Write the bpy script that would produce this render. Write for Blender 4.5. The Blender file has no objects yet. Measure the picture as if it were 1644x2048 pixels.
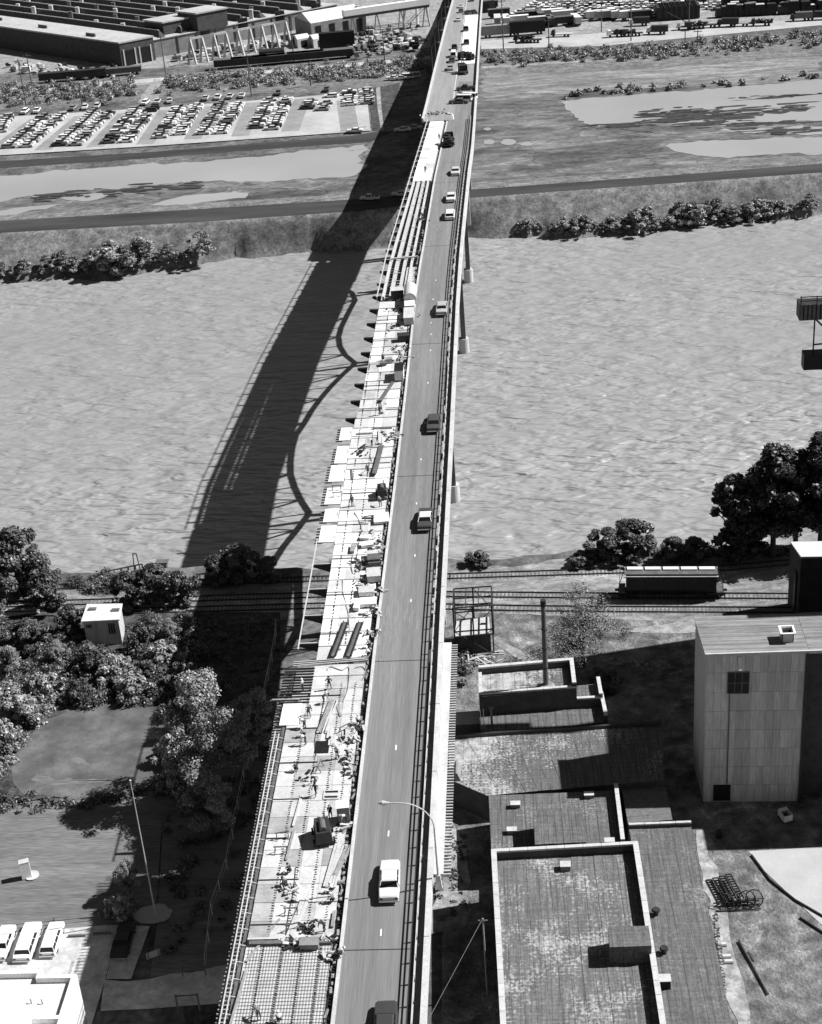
import bpy, math, random
import numpy as np
from mathutils import Vector, Matrix
random.seed(7); rng = np.random.default_rng(7)
S = bpy.context.scene; COL = S.collection
# ------------------------------------------------------------------ camera
F = 3151.5425; CX, CY, HC = 822., 1024., 127.54
RM = np.array([[0.99668932,-0.04104015,-0.07018616],[0.04283529,-0.46866851,0.88233495],[-0.0691052,-0.88242027,-0.46535893]])
cd = bpy.data.cameras.new('camera'); cam = bpy.data.objects.new('camera', cd); COL.objects.link(cam); S.camera = cam
cd.sensor_fit = 'HORIZONTAL'; cd.sensor_width = 36; cd.lens = F/1644*36; cd.clip_end = 20000; cd.clip_start = 1
m4 = Matrix.Identity(4)
for i in range(3):
    m4[i][0] = RM[i][0]; m4[i][1] = -RM[i][1]; m4[i][2] = -RM[i][2]
m4[2][3] = HC; cam.matrix_world = m4
# ------------------------------------------------------------------ world and sun
SD = Vector((-.95, -.21, -1.0))                      # direction the sunlight travels
W = bpy.data.worlds.new('World'); S.world = W; W.use_nodes = True
nt = W.node_tree; bg = nt.nodes['Background']; bg.inputs[1].default_value = .05
sky = nt.nodes.new('ShaderNodeTexSky'); sky.sky_type = 'NISHITA'; sky.sun_disc = False
sky.sun_elevation = math.radians(45.8); sky.sun_rotation = math.radians(77); sky.air_density = .5; sky.dust_density = .5; sky.altitude = 300
bw = nt.nodes.new('ShaderNodeRGBToBW'); nt.links.new(sky.outputs[0], bw.inputs[0]); nt.links.new(bw.outputs[0], bg.inputs[0])
sl = bpy.data.lights.new('sun', 'SUN'); sl.energy = 5; sl.angle = math.radians(.5)
sun = bpy.data.objects.new('sun', sl); COL.objects.link(sun); sun.rotation_euler = SD.to_track_quat('-Z', 'Y').to_euler()
S.view_settings.view_transform = 'Standard'; S.view_settings.look = 'None'; S.view_settings.exposure = .55; S.view_settings.gamma = 1
S.render.engine = 'CYCLES'
# ------------------------------------------------------------------ placement helpers
ZY = [0,100,150,220,280,340,390,440,500,555,595,631,667,740,1200]; ZZ = [26,26,26.6,29.6,32.4,31,27.4,24,20.5,17,14.7,12,9.2,5,5]
def zd(Y): return float(np.interp(Y, ZY, ZZ))
def P(px, py, z=0.):
    d = RM @ np.array([px-CX, py-CY, F]); t = (HC-z)/-d[2]
    return Vector((d[0]*t, d[1]*t, z))
def D(px, py, dz=0.):
    z = 28.
    for _ in range(30):
        p = P(px, py, z); z = .5*z+.5*(zd(p[1])+dz)
    return p
def Z1(x, y): return D(540+x/4.11, 1120+y/4.11)
def Z2(x, y): return D(440+x/3.425, 1560+y/3.425)
def Z5(x, y): return D(600+x/3.5925, 580+y/3.5925)
def Z4(x, y): return D(700+x/3.413, y/3.413)
def XR(Y): return float(np.interp(Y, [0,160,210,258,302,368,400,479,740], [-10.05,-9.9,-9.6,-9.4,-8.85,-7.9,-7.8,-7.7,-7.5]))
def XAL(Y): return float(np.interp(Y, [0,155,198,230,264,287,336,409,410.5,740], [-17.95,-17.85,-17.35,-17.1,-17.0,-16.5,-15.9,-15.0,-14.8,-14.3]))
def XL(Y): return float(np.interp(Y, [0,153,154.5,213,225,262,294,338,409,410,490,685], [-26.7,-27.0,-24.85,-24.8,-24.1,-23.4,-22.4,-20.9,-19.7,-21.9,-21.5,-20.3]))
# ------------------------------------------------------------------ materials
def mat(name, v, rough=.85, var=.35, scale=1., bump=0., spec=.25, stretch=(1,1,1), fine=None, world=False, var2=.15, rot=0, metal=0):
    m = bpy.data.materials.new(name); m.use_nodes = True; n = m.node_tree.nodes; l = m.node_tree.links
    b = n['Principled BSDF']; b.inputs['Roughness'].default_value = rough; b.inputs['Specular IOR Level'].default_value = spec
    b.inputs['Metallic'].default_value = metal
    if world:
        g = n.new('ShaderNodeNewGeometry'); co = g.outputs['Position']
    else:
        g = n.new('ShaderNodeTexCoord'); co = g.outputs['Object']
    mp = n.new('ShaderNodeMapping'); mp.inputs['Scale'].default_value = stretch; mp.inputs['Rotation'].default_value = (0,0,rot); l.new(co, mp.inputs[0])
    a = n.new('ShaderNodeTexNoise'); a.inputs['Scale'].default_value = scale; a.inputs['Detail'].default_value = 7; a.inputs['Roughness'].default_value = .65
    l.new(mp.outputs[0], a.inputs[0])
    c = n.new('ShaderNodeTexNoise'); c.inputs['Scale'].default_value = fine or scale*9; c.inputs['Detail'].default_value = 3; l.new(mp.outputs[0], c.inputs[0])
    r1 = n.new('ShaderNodeMapRange'); r1.inputs[1].default_value = .32; r1.inputs[2].default_value = .68
    r1.inputs[3].default_value = v*(1-var); r1.inputs[4].default_value = v*(1+var); l.new(a.outputs[0], r1.inputs[0])
    r2 = n.new('ShaderNodeMapRange'); r2.inputs[1].default_value = .3; r2.inputs[2].default_value = .7
    r2.inputs[3].default_value = 1-var2; r2.inputs[4].default_value = 1+var2; l.new(c.outputs[0], r2.inputs[0])
    mu = n.new('ShaderNodeMath'); mu.operation = 'MULTIPLY'; l.new(r1.outputs[0], mu.inputs[0]); l.new(r2.outputs[0], mu.inputs[1])
    l.new(mu.outputs[0], b.inputs['Base Color'])
    if bump:
        bp = n.new('ShaderNodeBump'); bp.inputs['Strength'].default_value = 1; bp.inputs['Distance'].default_value = bump
        ad = n.new('ShaderNodeMath'); ad.operation = 'ADD'; l.new(a.outputs[0], ad.inputs[0]); l.new(c.outputs[0], ad.inputs[1])
        l.new(ad.outputs[0], bp.inputs['Height']); l.new(bp.outputs[0], b.inputs['Normal'])
    return m
def patchy(name, lo, hi, scale, thr=.5, width=.08, stretch=(1,1,1), rot=0, rough=.9, fine=6, fv=.3, world=True, bump=0, scale2=None, v3=None, vein=0, vs=.1, vdark=False):
    """two tones mixed by a noise with soft edges: dirt and grass, roofing and dust"""
    m = mat(name, 1, rough=rough, var=.25, scale=scale*2.7, fine=fine, var2=fv, stretch=stretch, rot=rot, world=world, bump=bump)
    n = m.node_tree.nodes; l = m.node_tree.links; b = n['Principled BSDF']
    prev = b.inputs['Base Color'].links[0].from_socket; mp = [x for x in n if x.type == 'MAPPING'][0]
    a = n.new('ShaderNodeTexNoise'); a.inputs['Scale'].default_value = scale; a.inputs['Detail'].default_value = 9; a.inputs['Roughness'].default_value = .62; a.inputs['Distortion'].default_value = .3
    l.new(mp.outputs[0], a.inputs[0])
    r = n.new('ShaderNodeMapRange'); r.inputs[1].default_value = thr-width; r.inputs[2].default_value = thr+width; r.inputs[3].default_value = lo; r.inputs[4].default_value = hi
    l.new(a.outputs[0], r.inputs[0])
    mu = n.new('ShaderNodeMath'); mu.operation = 'MULTIPLY'; l.new(prev, mu.inputs[0]); l.new(r.outputs[0], mu.inputs[1])
    out = mu.outputs[0]
    if scale2:
        a2 = n.new('ShaderNodeTexNoise'); a2.inputs['Scale'].default_value = scale2; a2.inputs['Detail'].default_value = 6; l.new(mp.outputs[0], a2.inputs[0])
        r3 = n.new('ShaderNodeMapRange'); r3.inputs[1].default_value = .35; r3.inputs[2].default_value = .65; r3.inputs[3].default_value = 1-v3; r3.inputs[4].default_value = 1+v3; l.new(a2.outputs[0], r3.inputs[0])
        m3 = n.new('ShaderNodeMath'); m3.operation = 'MULTIPLY'; l.new(out, m3.inputs[0]); l.new(r3.outputs[0], m3.inputs[1]); out = m3.outputs[0]
    for vi in range(2 if vein else 0):          # curved pale ridges and wheel lines
        a3 = n.new('ShaderNodeTexNoise'); a3.inputs['Scale'].default_value = vs*(1+.7*vi); a3.inputs['Detail'].default_value = 2; a3.inputs['Distortion'].default_value = .6+vi; l.new(mp.outputs[0], a3.inputs[0])
        sb = n.new('ShaderNodeMath'); sb.operation = 'SUBTRACT'; l.new(a3.outputs[0], sb.inputs[0]); sb.inputs[1].default_value = .5
        ab = n.new('ShaderNodeMath'); ab.operation = 'ABSOLUTE'; l.new(sb.outputs[0], ab.inputs[0])
        rv = n.new('ShaderNodeMapRange'); rv.interpolation_type = 'SMOOTHSTEP'; rv.inputs[1].default_value = 0; rv.inputs[2].default_value = .022; rv.inputs[3].default_value = 1+(vein if vi == 0 or not vdark else -.45); rv.inputs[4].default_value = 1; l.new(ab.outputs[0], rv.inputs[0])
        m4_ = n.new('ShaderNodeMath'); m4_.operation = 'MULTIPLY'; l.new(out, m4_.inputs[0]); l.new(rv.outputs[0], m4_.inputs[1]); out = m4_.outputs[0]
    l.new(out, b.inputs['Base Color'])
    return m
def roofmat(name, base, scuff, thr=.55, x0=None, x1=None, grid=(1.1,.95)):
    """built up felt: streaks both ways, sheet joints, pale scuffs; optional dust that thins along X"""
    m = bpy.data.materials.new(name); m.use_nodes = True; n = m.node_tree.nodes; l = m.node_tree.links
    b = n['Principled BSDF']; b.inputs['Roughness'].default_value = .85; g = n.new('ShaderNodeNewGeometry')
    def noise(sc, st, d=4, rot=-.03):
        mp = n.new('ShaderNodeMapping'); mp.inputs['Scale'].default_value = st; mp.inputs['Rotation'].default_value = (0,0,rot); l.new(g.outputs['Position'], mp.inputs[0]); a = n.new('ShaderNodeTexNoise'); a.inputs['Scale'].default_value = sc; a.inputs['Detail'].default_value = d; l.new(mp.outputs[0], a.inputs[0]); return a.outputs[0]
    def mr(x, a0, a1, b0, b1): q = n.new('ShaderNodeMapRange'); q.inputs[1].default_value = a0; q.inputs[2].default_value = a1; q.inputs[3].default_value = b0; q.inputs[4].default_value = b1; l.new(x, q.inputs[0]); return q.outputs[0]
    def op(o, x, y): q = n.new('ShaderNodeMath'); q.operation = o; l.new(x, q.inputs[0]); (l.new(y, q.inputs[1]) if not isinstance(y,(int,float)) else setattr(q.inputs[1],'default_value',y)); return q.outputs[0]
    s1 = noise(2.2,(1.6,.12,1)); s2 = noise(2.2,(.12,1.6,1)); bl = noise(.16,(1,1,1),5); fn = noise(3.2,(1,1,1),5); bl2 = noise(.9,(1,1,1),4)
    stv = op('MULTIPLY', mr(s1,.3,.7,.72,1.3), mr(s2,.3,.7,.85,1.15)); bs = op('MULTIPLY', mr(fn,.3,.7,base*.75,base*1.25), stv)
    mk = op('ADD', op('MULTIPLY', bl, .45), op('ADD', op('MULTIPLY', fn, .3), op('MULTIPLY', op('ADD', s1, s2), .125)))
    if x0 is not None:
        sx = n.new('ShaderNodeSeparateXYZ'); l.new(g.outputs['Position'], sx.inputs[0]); mk = op('ADD', mk, mr(sx.outputs[0], x0, x1, .16, 0))
    mk = op('MULTIPLY', mr(mk, thr-.02, thr+.07, 0, 1), mr(bl2,.35,.6,.35,1))
    k = op('MULTIPLY', mk, op('SUBTRACT', mr(fn,.2,.8,scuff*.8,scuff*1.2), 0.)); out = op('ADD', op('MULTIPLY', bs, mr(mk,0,1,1,.2)), k)
    for ax, gs in ((0,grid[0]),(1,grid[1])):
        sx = n.new('ShaderNodeSeparateXYZ'); l.new(g.outputs['Position'], sx.inputs[0]); fr = op('FRACT', op('ADD', op('MULTIPLY', sx.outputs[ax], 1/gs), op('MULTIPLY', bl2, .12)), 0); out = op('MULTIPLY', out, mr(op('ABSOLUTE', op('SUBTRACT', fr, .5), 0), .44, .49, 1, .62 if ax == 0 else .75))
    l.new(out, b.inputs['Base Color']); return m
def water_mat(name, v, wscale, dist, rough=.35, rot=0., st=(1,1,1)):
    m = bpy.data.materials.new(name); m.use_nodes = True; n = m.node_tree.nodes; l = m.node_tree.links
    b = n['Principled BSDF']; b.inputs['Roughness'].default_value = rough; b.inputs['Specular IOR Level'].default_value = .35
    g = n.new('ShaderNodeNewGeometry'); mp = n.new('ShaderNodeMapping'); mp.inputs['Rotation'].default_value = (0,0,rot); mp.inputs['Scale'].default_value = st
    l.new(g.outputs['Position'], mp.inputs[0])
    def noise(s, d, ds=0.):
        a = n.new('ShaderNodeTexNoise'); a.inputs['Scale'].default_value = s; a.inputs['Detail'].default_value = d; a.inputs['Distortion'].default_value = ds; l.new(mp.outputs[0], a.inputs[0]); return a
    a = noise(wscale, 2.2, .3); c = noise(wscale*.3, 3, .4); e = noise(wscale*.03, 3)
    pw = n.new('ShaderNodeMapRange'); pw.inputs[1].default_value = .38; pw.inputs[2].default_value = .62; pw.inputs[3].default_value = .35; pw.inputs[4].default_value = 1.25; l.new(e.outputs[0], pw.inputs[0])
    s1 = n.new('ShaderNodeMath'); s1.operation = 'MULTIPLY'; l.new(a.outputs[0], s1.inputs[0]); l.new(pw.outputs[0], s1.inputs[1])
    s2 = n.new('ShaderNodeMath'); s2.operation = 'MULTIPLY_ADD'; l.new(c.outputs[0], s2.inputs[0]); s2.inputs[1].default_value = 1.1; l.new(s1.outputs[0], s2.inputs[2])
    bp = n.new('ShaderNodeBump'); bp.inputs['Strength'].default_value = 1; bp.inputs['Distance'].default_value = dist; l.new(s2.outputs[0], bp.inputs['Height']); l.new(bp.outputs[0], b.inputs['Normal'])
    r = n.new('ShaderNodeMapRange'); r.inputs[1].default_value = .3; r.inputs[2].default_value = .7; r.inputs[3].default_value = v*.9; r.inputs[4].default_value = v*1.1; l.new(e.outputs[0], r.inputs[0]); l.new(r.outputs[0], b.inputs['Base Color'])
    return m
def objcol(name, rough=.35, spec=.5):
    m = bpy.data.materials.new(name); m.use_nodes = True; n = m.node_tree.nodes; l = m.node_tree.links
    b = n['Principled BSDF']; b.inputs['Roughness'].default_value = rough; b.inputs['Specular IOR Level'].default_value = spec
    oi = n.new('ShaderNodeObjectInfo'); l.new(oi.outputs['Color'], b.inputs['Base Color']); return m
M = {}
M['asphalt'] = mat('asphalt', .19, var=.22, scale=.5, fine=9, var2=.16, stretch=(1.6,.03,1), world=True)
M['asphalt_new'] = mat('far_concrete_lane', .26, var=.15, scale=.6, fine=7, stretch=(1.5,.05,1), world=True)
M['concrete'] = mat('concrete', .5, var=.14, scale=.4, fine=5)
M['concrete_white'] = mat('pale_concrete', .66, var=.12, scale=.5, fine=6)
M['roof_seam'] = mat('roof_seam', .05, var=.2, scale=1)
M['concrete_dark'] = mat('grey_concrete', .25, var=.25, scale=.4, fine=5)
M['ply'] = mat('plywood', .54, var=.15, scale=.7, fine=8); M['ply_white'] = mat('pale_plywood', .72, var=.1, scale=.7, fine=8)
M['ply_mid'] = mat('weathered_plywood', .42, var=.2, scale=.7, fine=8); M['ply_grey'] = mat('wet_plywood', .33, var=.25, scale=.7, fine=8)
M['timber'] = mat('timber', .5, var=.2, scale=2, fine=12, stretch=(1,4,1)); M['timber_dark'] = mat('old_timber', .14, var=.3, scale=2, fine=12)
M['tie'] = mat('weathered_tie', .14, var=.35, scale=1.5)
M['timber_mid'] = mat('worn_timber', .28, var=.3, scale=2, fine=12)
M['steel'] = mat('dark_steel', .035, rough=.55, var=.3, scale=1); M['steel_mid'] = mat('weathered_steel', .12, rough=.6, var=.3, scale=1)
M['steel_light'] = mat('galvanised_steel', .5, rough=.45, var=.15, scale=1)
M['black'] = mat('black_paint', .015, rough=.5, var=.3); M['rubber'] = mat('rubber', .02, rough=.8, var=.2)
M['glass'] = mat('dark_glass', .012, rough=.15, var=.1, spec=.5); M['chrome'] = mat('chrome', .6, rough=.2, var=.05, metal=.9)
M['white'] = mat('white_paint', .78, rough=.5, var=.05, scale=.6); M['lightgrey'] = mat('light_grey_paint', .5, rough=.5, var=.08)
M['car'] = objcol('car_paint'); M['lamp'] = mat('lamp_lens', .5, rough=.2, var=.1, spec=.7)
M['terrain'] = patchy('grassy_soil', .07, .17, .06, thr=.52, width=.14, fine=1.1, fv=.35, scale2=.35, v3=.3)
M['slope'] = patchy('bank_grass', .11, .2, .09, width=.2, fine=1.6, fv=.4, scale2=.45, v3=.3)
M['mud'] = patchy('tracked_mud', .07, .17, .05, width=.12, stretch=(.5,1.1,1), rot=.5, fine=1.2, fv=.3, scale2=.25, v3=.3, vein=.45, vs=.05, vdark=True)
M['straw'] = patchy('dry_grass', .14, .26, .05, width=.15, stretch=(.4,1.4,1), rot=.15, fine=1.4, fv=.35, scale2=.3, v3=.3)
M['rut'] = mat('wet_rut', .085, var=.3, scale=.5)
M['rut_dry'] = mat('dry_rut', .17, var=.3, scale=.5)
M['darkroad'] = mat('dark_dirt_road', .045, var=.4, scale=.12, fine=1.2, stretch=(.15,1,1), rot=-.08, world=True)
M['gravel'] = patchy('pale_gravel', .2, .34, .12, width=.2, fine=3, fv=.25, scale2=.8, v3=.25)
M['ballast'] = patchy('ballast', .13, .3, .1, width=.2, stretch=(.4,1,1), fine=4, fv=.35, scale2=.9, v3=.3)
M['lot'] = mat('parking_surface', .4, var=.18, scale=.08, fine=.7, var2=.08, world=True)
M['lane'] = mat('oil_darkened_aisle', .25, var=.2, scale=.1, fine=.7, var2=.1, world=True)
M['lawn'] = mat('mown_lawn', .16, var=.28, scale=.25, fine=5, var2=.3, stretch=(.12,1.3,1), world=True, rot=.1)
M['scrub'] = patchy('scrub_floor', .035, .085, .2, width=.15, fine=4, fv=.5, scale2=1.2, v3=.4)
M['dirt'] = patchy('bare_dirt', .1, .2, .13, width=.14, fine=3, fv=.25, scale2=.5, v3=.4, bump=.2, vein=.4, vs=.06)
M['pave'] = patchy('stained_concrete', .34, .62, .3, thr=.45, width=.2, fine=4, fv=.1)
M['slab'] = mat('pale_concrete_yard', .42, var=.08, scale=.3, fine=5, var2=.08, world=True)
M['river'] = water_mat('river_water', .285, .36, 1.9, st=(.5,1.35,1), rot=.45, rough=.45)
M['pond'] = water_mat('pond_water', .33, .6, .025, rough=.3); M['greenpond'] = patchy('algae_pond', .1, .15, .12, width=.1, rough=.35, fine=2, fv=.08, scale2=.3, v3=.12)
M['roof'] = roofmat('felt_roof', .115, .24, .575); M['roof_dust'] = roofmat('dust_covered_roof', .11, .42, .56, -9, 1)
M['roof_patch'] = roofmat('puddled_roof', .135, .4, .525)
M['roof_light'] = mat('white_roof', .6, var=.06, scale=.8, fine=6)
M['shingle'] = mat('roof_boards', .2, var=.25, scale=1, fine=6, stretch=(.2,1,1)); M['shingle2'] = mat('roof_boards_pale', .25, var=.25, scale=1, fine=6, stretch=(.2,1,1))
M['clad'] = mat('tower_cladding', .56, var=.14, scale=.8, fine=5, stretch=(1,1,.12)); M['clad2'] = mat('weathered_cladding', .48, var=.18, scale=.8, fine=5, stretch=(1,1,.1))
M['brick'] = mat('dark_brick', .07, var=.3, scale=.8, fine=6); M['brick_mid'] = mat('grey_brick', .2, var=.25, scale=.4, fine=4)
M['coping'] = mat('pale_coping', .5, var=.15, scale=1); M['tarpaper'] = mat('factory_roof', .42, var=.12, scale=.1, fine=1)
M['bark'] = mat('bark', .07, var=.3, scale=2, bump=.03)
def leafmat(name, v):
    m = bpy.data.materials.new(name); m.use_nodes = True; n = m.node_tree.nodes; l = m.node_tree.links
    b = n['Principled BSDF']; b.inputs['Roughness'].default_value = .45; b.inputs['Specular IOR Level'].default_value = .45
    at = n.new('ShaderNodeAttribute'); at.attribute_name = 'tone'
    mu = n.new('ShaderNodeMath'); mu.operation = 'MULTIPLY'; mu.inputs[1].default_value = v; l.new(at.outputs['Fac'], mu.inputs[0]); l.new(mu.outputs[0], b.inputs['Base Color']); return m
M['leaf'] = leafmat('leaves', .085); M['leaf_pale'] = leafmat('pale_leaves', .22); M['leaf_airy'] = leafmat('thin_leaves', .15); M['leaf_dark'] = leafmat('dark_leaves', .045); M['leaf_far'] = leafmat('far_leaves', .2)
M['skin'] = mat('skin', .35, var=.1); M['cloth_dark'] = mat('dark_trousers', .05, var=.2); M['cloth_mid'] = mat('grey_shirt', .2, var=.2); M['cloth_light'] = mat('pale_shirt', .6, var=.1)
# ------------------------------------------------------------------ mesh builder
def tag(o, label=None, cat=None, group=None, kind=None):
    if label: o['label'] = label
    if cat: o['category'] = cat
    if group: o['group'] = group
    if kind: o['kind'] = kind
    return o
def empty(name, loc, label, cat, group=None, rz=0):
    o = bpy.data.objects.new(name, None); COL.objects.link(o); o.location = loc; o.rotation_euler = (0,0,rz); o.empty_display_size = .5
    return tag(o, label, cat, group)
class MB:
    def __init__(s): s.v = []; s.f = []; s.mi = []; s.cur = 0
    def add(s, vs, fs):
        n = len(s.v); s.v += [tuple(x) for x in vs]; s.f += [tuple(i+n for i in f) for f in fs]; s.mi += [s.cur]*len(fs); return s
    def hexa(s, p):   # bottom four ccw, top four ccw
        return s.add(p, [(3,2,1,0),(4,5,6,7),(0,1,5,4),(1,2,6,5),(2,3,7,6),(3,0,4,7)])
    def box(s, c, d, rz=0):
        x, y, z = d[0]/2, d[1]/2, d[2]/2; ca, sa = math.cos(rz), math.sin(rz); o = []
        for k in (-z, z):
            for i, j in ((-x,-y),(x,-y),(x,y),(-x,y)): o.append((c[0]+i*ca-j*sa, c[1]+i*sa+j*ca, c[2]+k))
        return s.hexa(o)
    def bx(s, x0, x1, y0, y1, z0, z1): return s.box(((x0+x1)/2,(y0+y1)/2,(z0+z1)/2), (abs(x1-x0),abs(y1-y0),abs(z1-z0)))
    def prism(s, poly, z0, z1):
        n = len(poly); a = sum(poly[i][0]*poly[(i+1)%n][1]-poly[(i+1)%n][0]*poly[i][1] for i in range(n))
        if a < 0: poly = poly[::-1]
        vs = [(p[0],p[1],z0) for p in poly]+[(p[0],p[1],z1) for p in poly]
        return s.add(vs, [tuple(range(n))[::-1], tuple(range(n,2*n))]+[(i,(i+1)%n,(i+1)%n+n,i+n) for i in range(n)])
    def bar(s, a, b, w, h=None):
        a = Vector(a); b = Vector(b); h = h or w; d = (b-a)
        if d.length < 1e-4: return s
        d.normalize(); u = d.cross(Vector((0,0,1)))
        if u.length < .01: u = Vector((1,0,0))
        u.normalize(); t = u.cross(d); u *= w/2; t *= h/2
        return s.add([a-u-t,a+u-t,a+u+t,a-u+t,b-u-t,b+u-t,b+u+t,b-u+t], [(0,1,2,3),(7,6,5,4),(1,0,4,5),(2,1,5,6),(3,2,6,7),(0,3,7,4)])
    def cyl(s, a, b, r0, r1=None, n=10, caps=True):
        r1 = r0 if r1 is None else r1; a = Vector(a); b = Vector(b); d = (b-a).normalized()
        u = d.cross(Vector((0,0,1)));  u = Vector((1,0,0)) if u.length < .01 else u.normalized(); t = u.cross(d); vs = []
        for c, r in ((a,r0),(b,r1)):
            for i in range(n): th = 2*math.pi*i/n; vs.append(c+u*r*math.cos(th)+t*r*math.sin(th))
        fs = [((i+1)%n, i, i+n, (i+1)%n+n) for i in range(n)]
        if caps: fs += [tuple(range(n)), tuple(range(n,2*n))[::-1]]
        return s.add(vs, fs)
    def tube(s, pts, r, n=6):
        for a, b in zip(pts[:-1], pts[1:]): s.cyl(a, b, r, r, n)
        return s
    def build(s, name, m, parent=None, world=True, smooth=False, **k):
        me = bpy.data.meshes.new(name); v = s.v
        if parent is not None and world:
            l = parent_loc(parent); v = [(x-l[0],y-l[1],z-l[2]) for x,y,z in v]
        me.from_pydata(v, [], s.f)
        for q in (m if isinstance(m, (list,tuple)) else [m]): me.materials.append(M[q] if isinstance(q,str) else q)
        if isinstance(m, (list,tuple)): me.polygons.foreach_set('material_index', s.mi)
        if smooth: me.polygons.foreach_set('use_smooth', [True]*len(s.f))
        me.update(); o = bpy.data.objects.new(name, me); COL.objects.link(o)
        if parent is not None: o.parent = parent
        return tag(o, **k)
def parent_loc(p):
    l = Vector(p.location)
    while p.parent is not None: p = p.parent; l += Vector(p.location)
    return l
KIDS = {}
def copy_tree(o, parent=None, **k):
    c = o.copy(); COL.objects.link(c)
    if parent is not None: c.parent = parent
    for ch in [x for x in CH.get(o.name, o.children)]: copy_tree(ch, c)
    return tag(c, **k)
CH = {}
def pick(l): return random.choice(l)
ORD = ['first','second','third','fourth','fifth','sixth','seventh','eighth','ninth','tenth','eleventh','twelfth','thirteenth','fourteenth','fifteenth','sixteenth','seventeenth','eighteenth','nineteenth','twentieth']
TENS = {2:('twenty','twentieth'),3:('thirty','thirtieth'),4:('forty','fortieth'),5:('fifty','fiftieth'),6:('sixty','sixtieth'),7:('seventy','seventieth'),8:('eighty','eightieth')}
def o_(i):
    if i < 20: return ORD[i]
    t, u = divmod(i+1, 10)
    return 'twentieth' if i+1 == 20 else (TENS[t][1] if u == 0 else TENS[t][0]+'-'+ORD[u-1])
# ------------------------------------------------------------------ terrain
def line(pts, z): q = sorted([tuple(P(*p, z)[:2]) for p in pts]); return np.array([a for a,b in q]), np.array([b for a,b in q])
nx, ny_ = line([(0,1128),(140,1150),(230,1142),(375,1137),(550,1132),(640,1138),(895,1118),(1000,1118),(1130,1108),(1200,1090),(1300,1092),(1430,1092),(1640,1085)], 0)
fx, fy = line([(0,567),(100,558),(200,560),(330,540),(420,522),(640,505),(760,497),(930,475),(1030,478),(1240,470),(1400,452),(1560,437),(1644,428)], -8)
c1x, c1y = line([(0,468),(400,446),(720,424),(960,396),(1300,372),(1644,347)], 1)
c2x, c2y = line([(0,440),(400,416),(720,396),(960,376),(1300,352),(1644,325)], 1)
def ext(x, xs, ys): # extend with the end slopes
    return np.interp(x, np.r_[xs[0]-3000,xs,xs[-1]+3000], np.r_[ys[0]+60,ys,ys[-1]+60])
def height(x, y):
    w = 1.3*np.sin(x*.31)+.9*np.sin(x*.83+1)+.6*np.sin(x*1.9)+1.2*np.sin(x*.11+2)
    yn = ext(x,nx,ny_)+w*.35; yf = ext(x,fx,fy)+w*.8; y1 = ext(x,c1x,c1y); y2 = ext(x,c2x,c2y)
    sm = lambda t: np.clip(t,0,1)**2*(3-2*np.clip(t,0,1))
    z = np.full_like(x, -10.)
    z = np.where(y < yn+8, -10+10*np.clip((yn+8-y)/8,0,1)**.8, z)
    a = -10+2*sm((y-yf+4)/4); b = -8+9*np.clip((y-yf)/np.maximum(y1-yf,1),0,1)**.9
    z = np.where(y > yf-4, np.where(y < yf, a, b), z)
    z = np.where(y > y1, 1., z); z = np.where(y > y2, 1-sm((y-y2)/9), z)
    return z
xs = np.r_[-6000,-2000,-900,-600,np.arange(-420,421,2.5),600,900,2000,6000]; ys = np.r_[-4000,-1000,-200,20,np.arange(60,232,6),np.arange(232,262,1),np.arange(262,360,6),np.arange(360,440,1.),np.arange(440,470,3),np.arange(470,1200,15),1500,2500,9000]
# near shore slants, so refine a wider band there
ys = np.unique(np.r_[ys, np.arange(205,260,1.)])
X_, Y_ = np.meshgrid(xs, ys); H_ = height(X_, Y_)
nv = len(xs); vs = np.c_[X_.ravel(), Y_.ravel(), H_.ravel()]
ii = (np.arange(len(ys)-1)[:,None]*nv+np.arange(nv-1)[None]).ravel()
fs = np.c_[ii, ii+1, ii+1+nv, ii+nv]
me = bpy.data.meshes.new('ground'); me.from_pydata(vs.tolist(), [], fs.tolist()); me.materials.append(M['terrain']); me.materials.append(M['slope'])
yc = vs[fs[:,0],1]; xc = vs[fs[:,0],0]; me.polygons.foreach_set('material_index', ((yc > ext(xc,fx,fy)-5)&(yc < ext(xc,c2x,c2y)+9)).astype(int)); me.polygons.foreach_set('use_smooth',[True]*len(fs))
ground = bpy.data.objects.new('ground', me); COL.objects.link(ground); tag(ground, kind='structure')
w = MB(); w.add([(-6000,150,-8),(6000,150,-8),(6000,520,-8),(-6000,520,-8)], [(0,1,2,3)]); w.build('river', 'river', kind='structure')
LV = [0]
def sheet(name, pts, m, z=None, jit=0, px=True, kind='structure', step=2., **k):
    if z is None: LV[0] += 1; z = .015+.004*LV[0]
    q = [P(p[0],p[1],z) for p in pts] if px else [Vector((p[0],p[1],z)) for p in pts]
    if jit:
        r = []
        for a, b in zip(q, q[1:]+q[:1]):
            n = max(1, int((b-a).length/step)); nm = Vector((-(b-a).y,(b-a).x,0)).normalized()
            for i in range(n):
                ph = a.lerp(b,i/n); lo = math.sin(ph.x*.23+ph.y*.11)+.6*math.sin(ph.x*.61+1+ph.y*.3)+.4*math.sin(ph.x*1.3-ph.y*.9)
                r.append(ph+nm*(random.gauss(0,jit)*.45+jit*.75*lo*min(1,4*i*(n-i)/n/n+.2)))
        q = r
    b = MB(); b.add(q, [tuple(range(len(q)))]); o = b.build(name, m, kind=kind, **k)
    if o.data.polygons[0].normal.z < 0:
        o.data.flip_normals()
    return o
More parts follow.
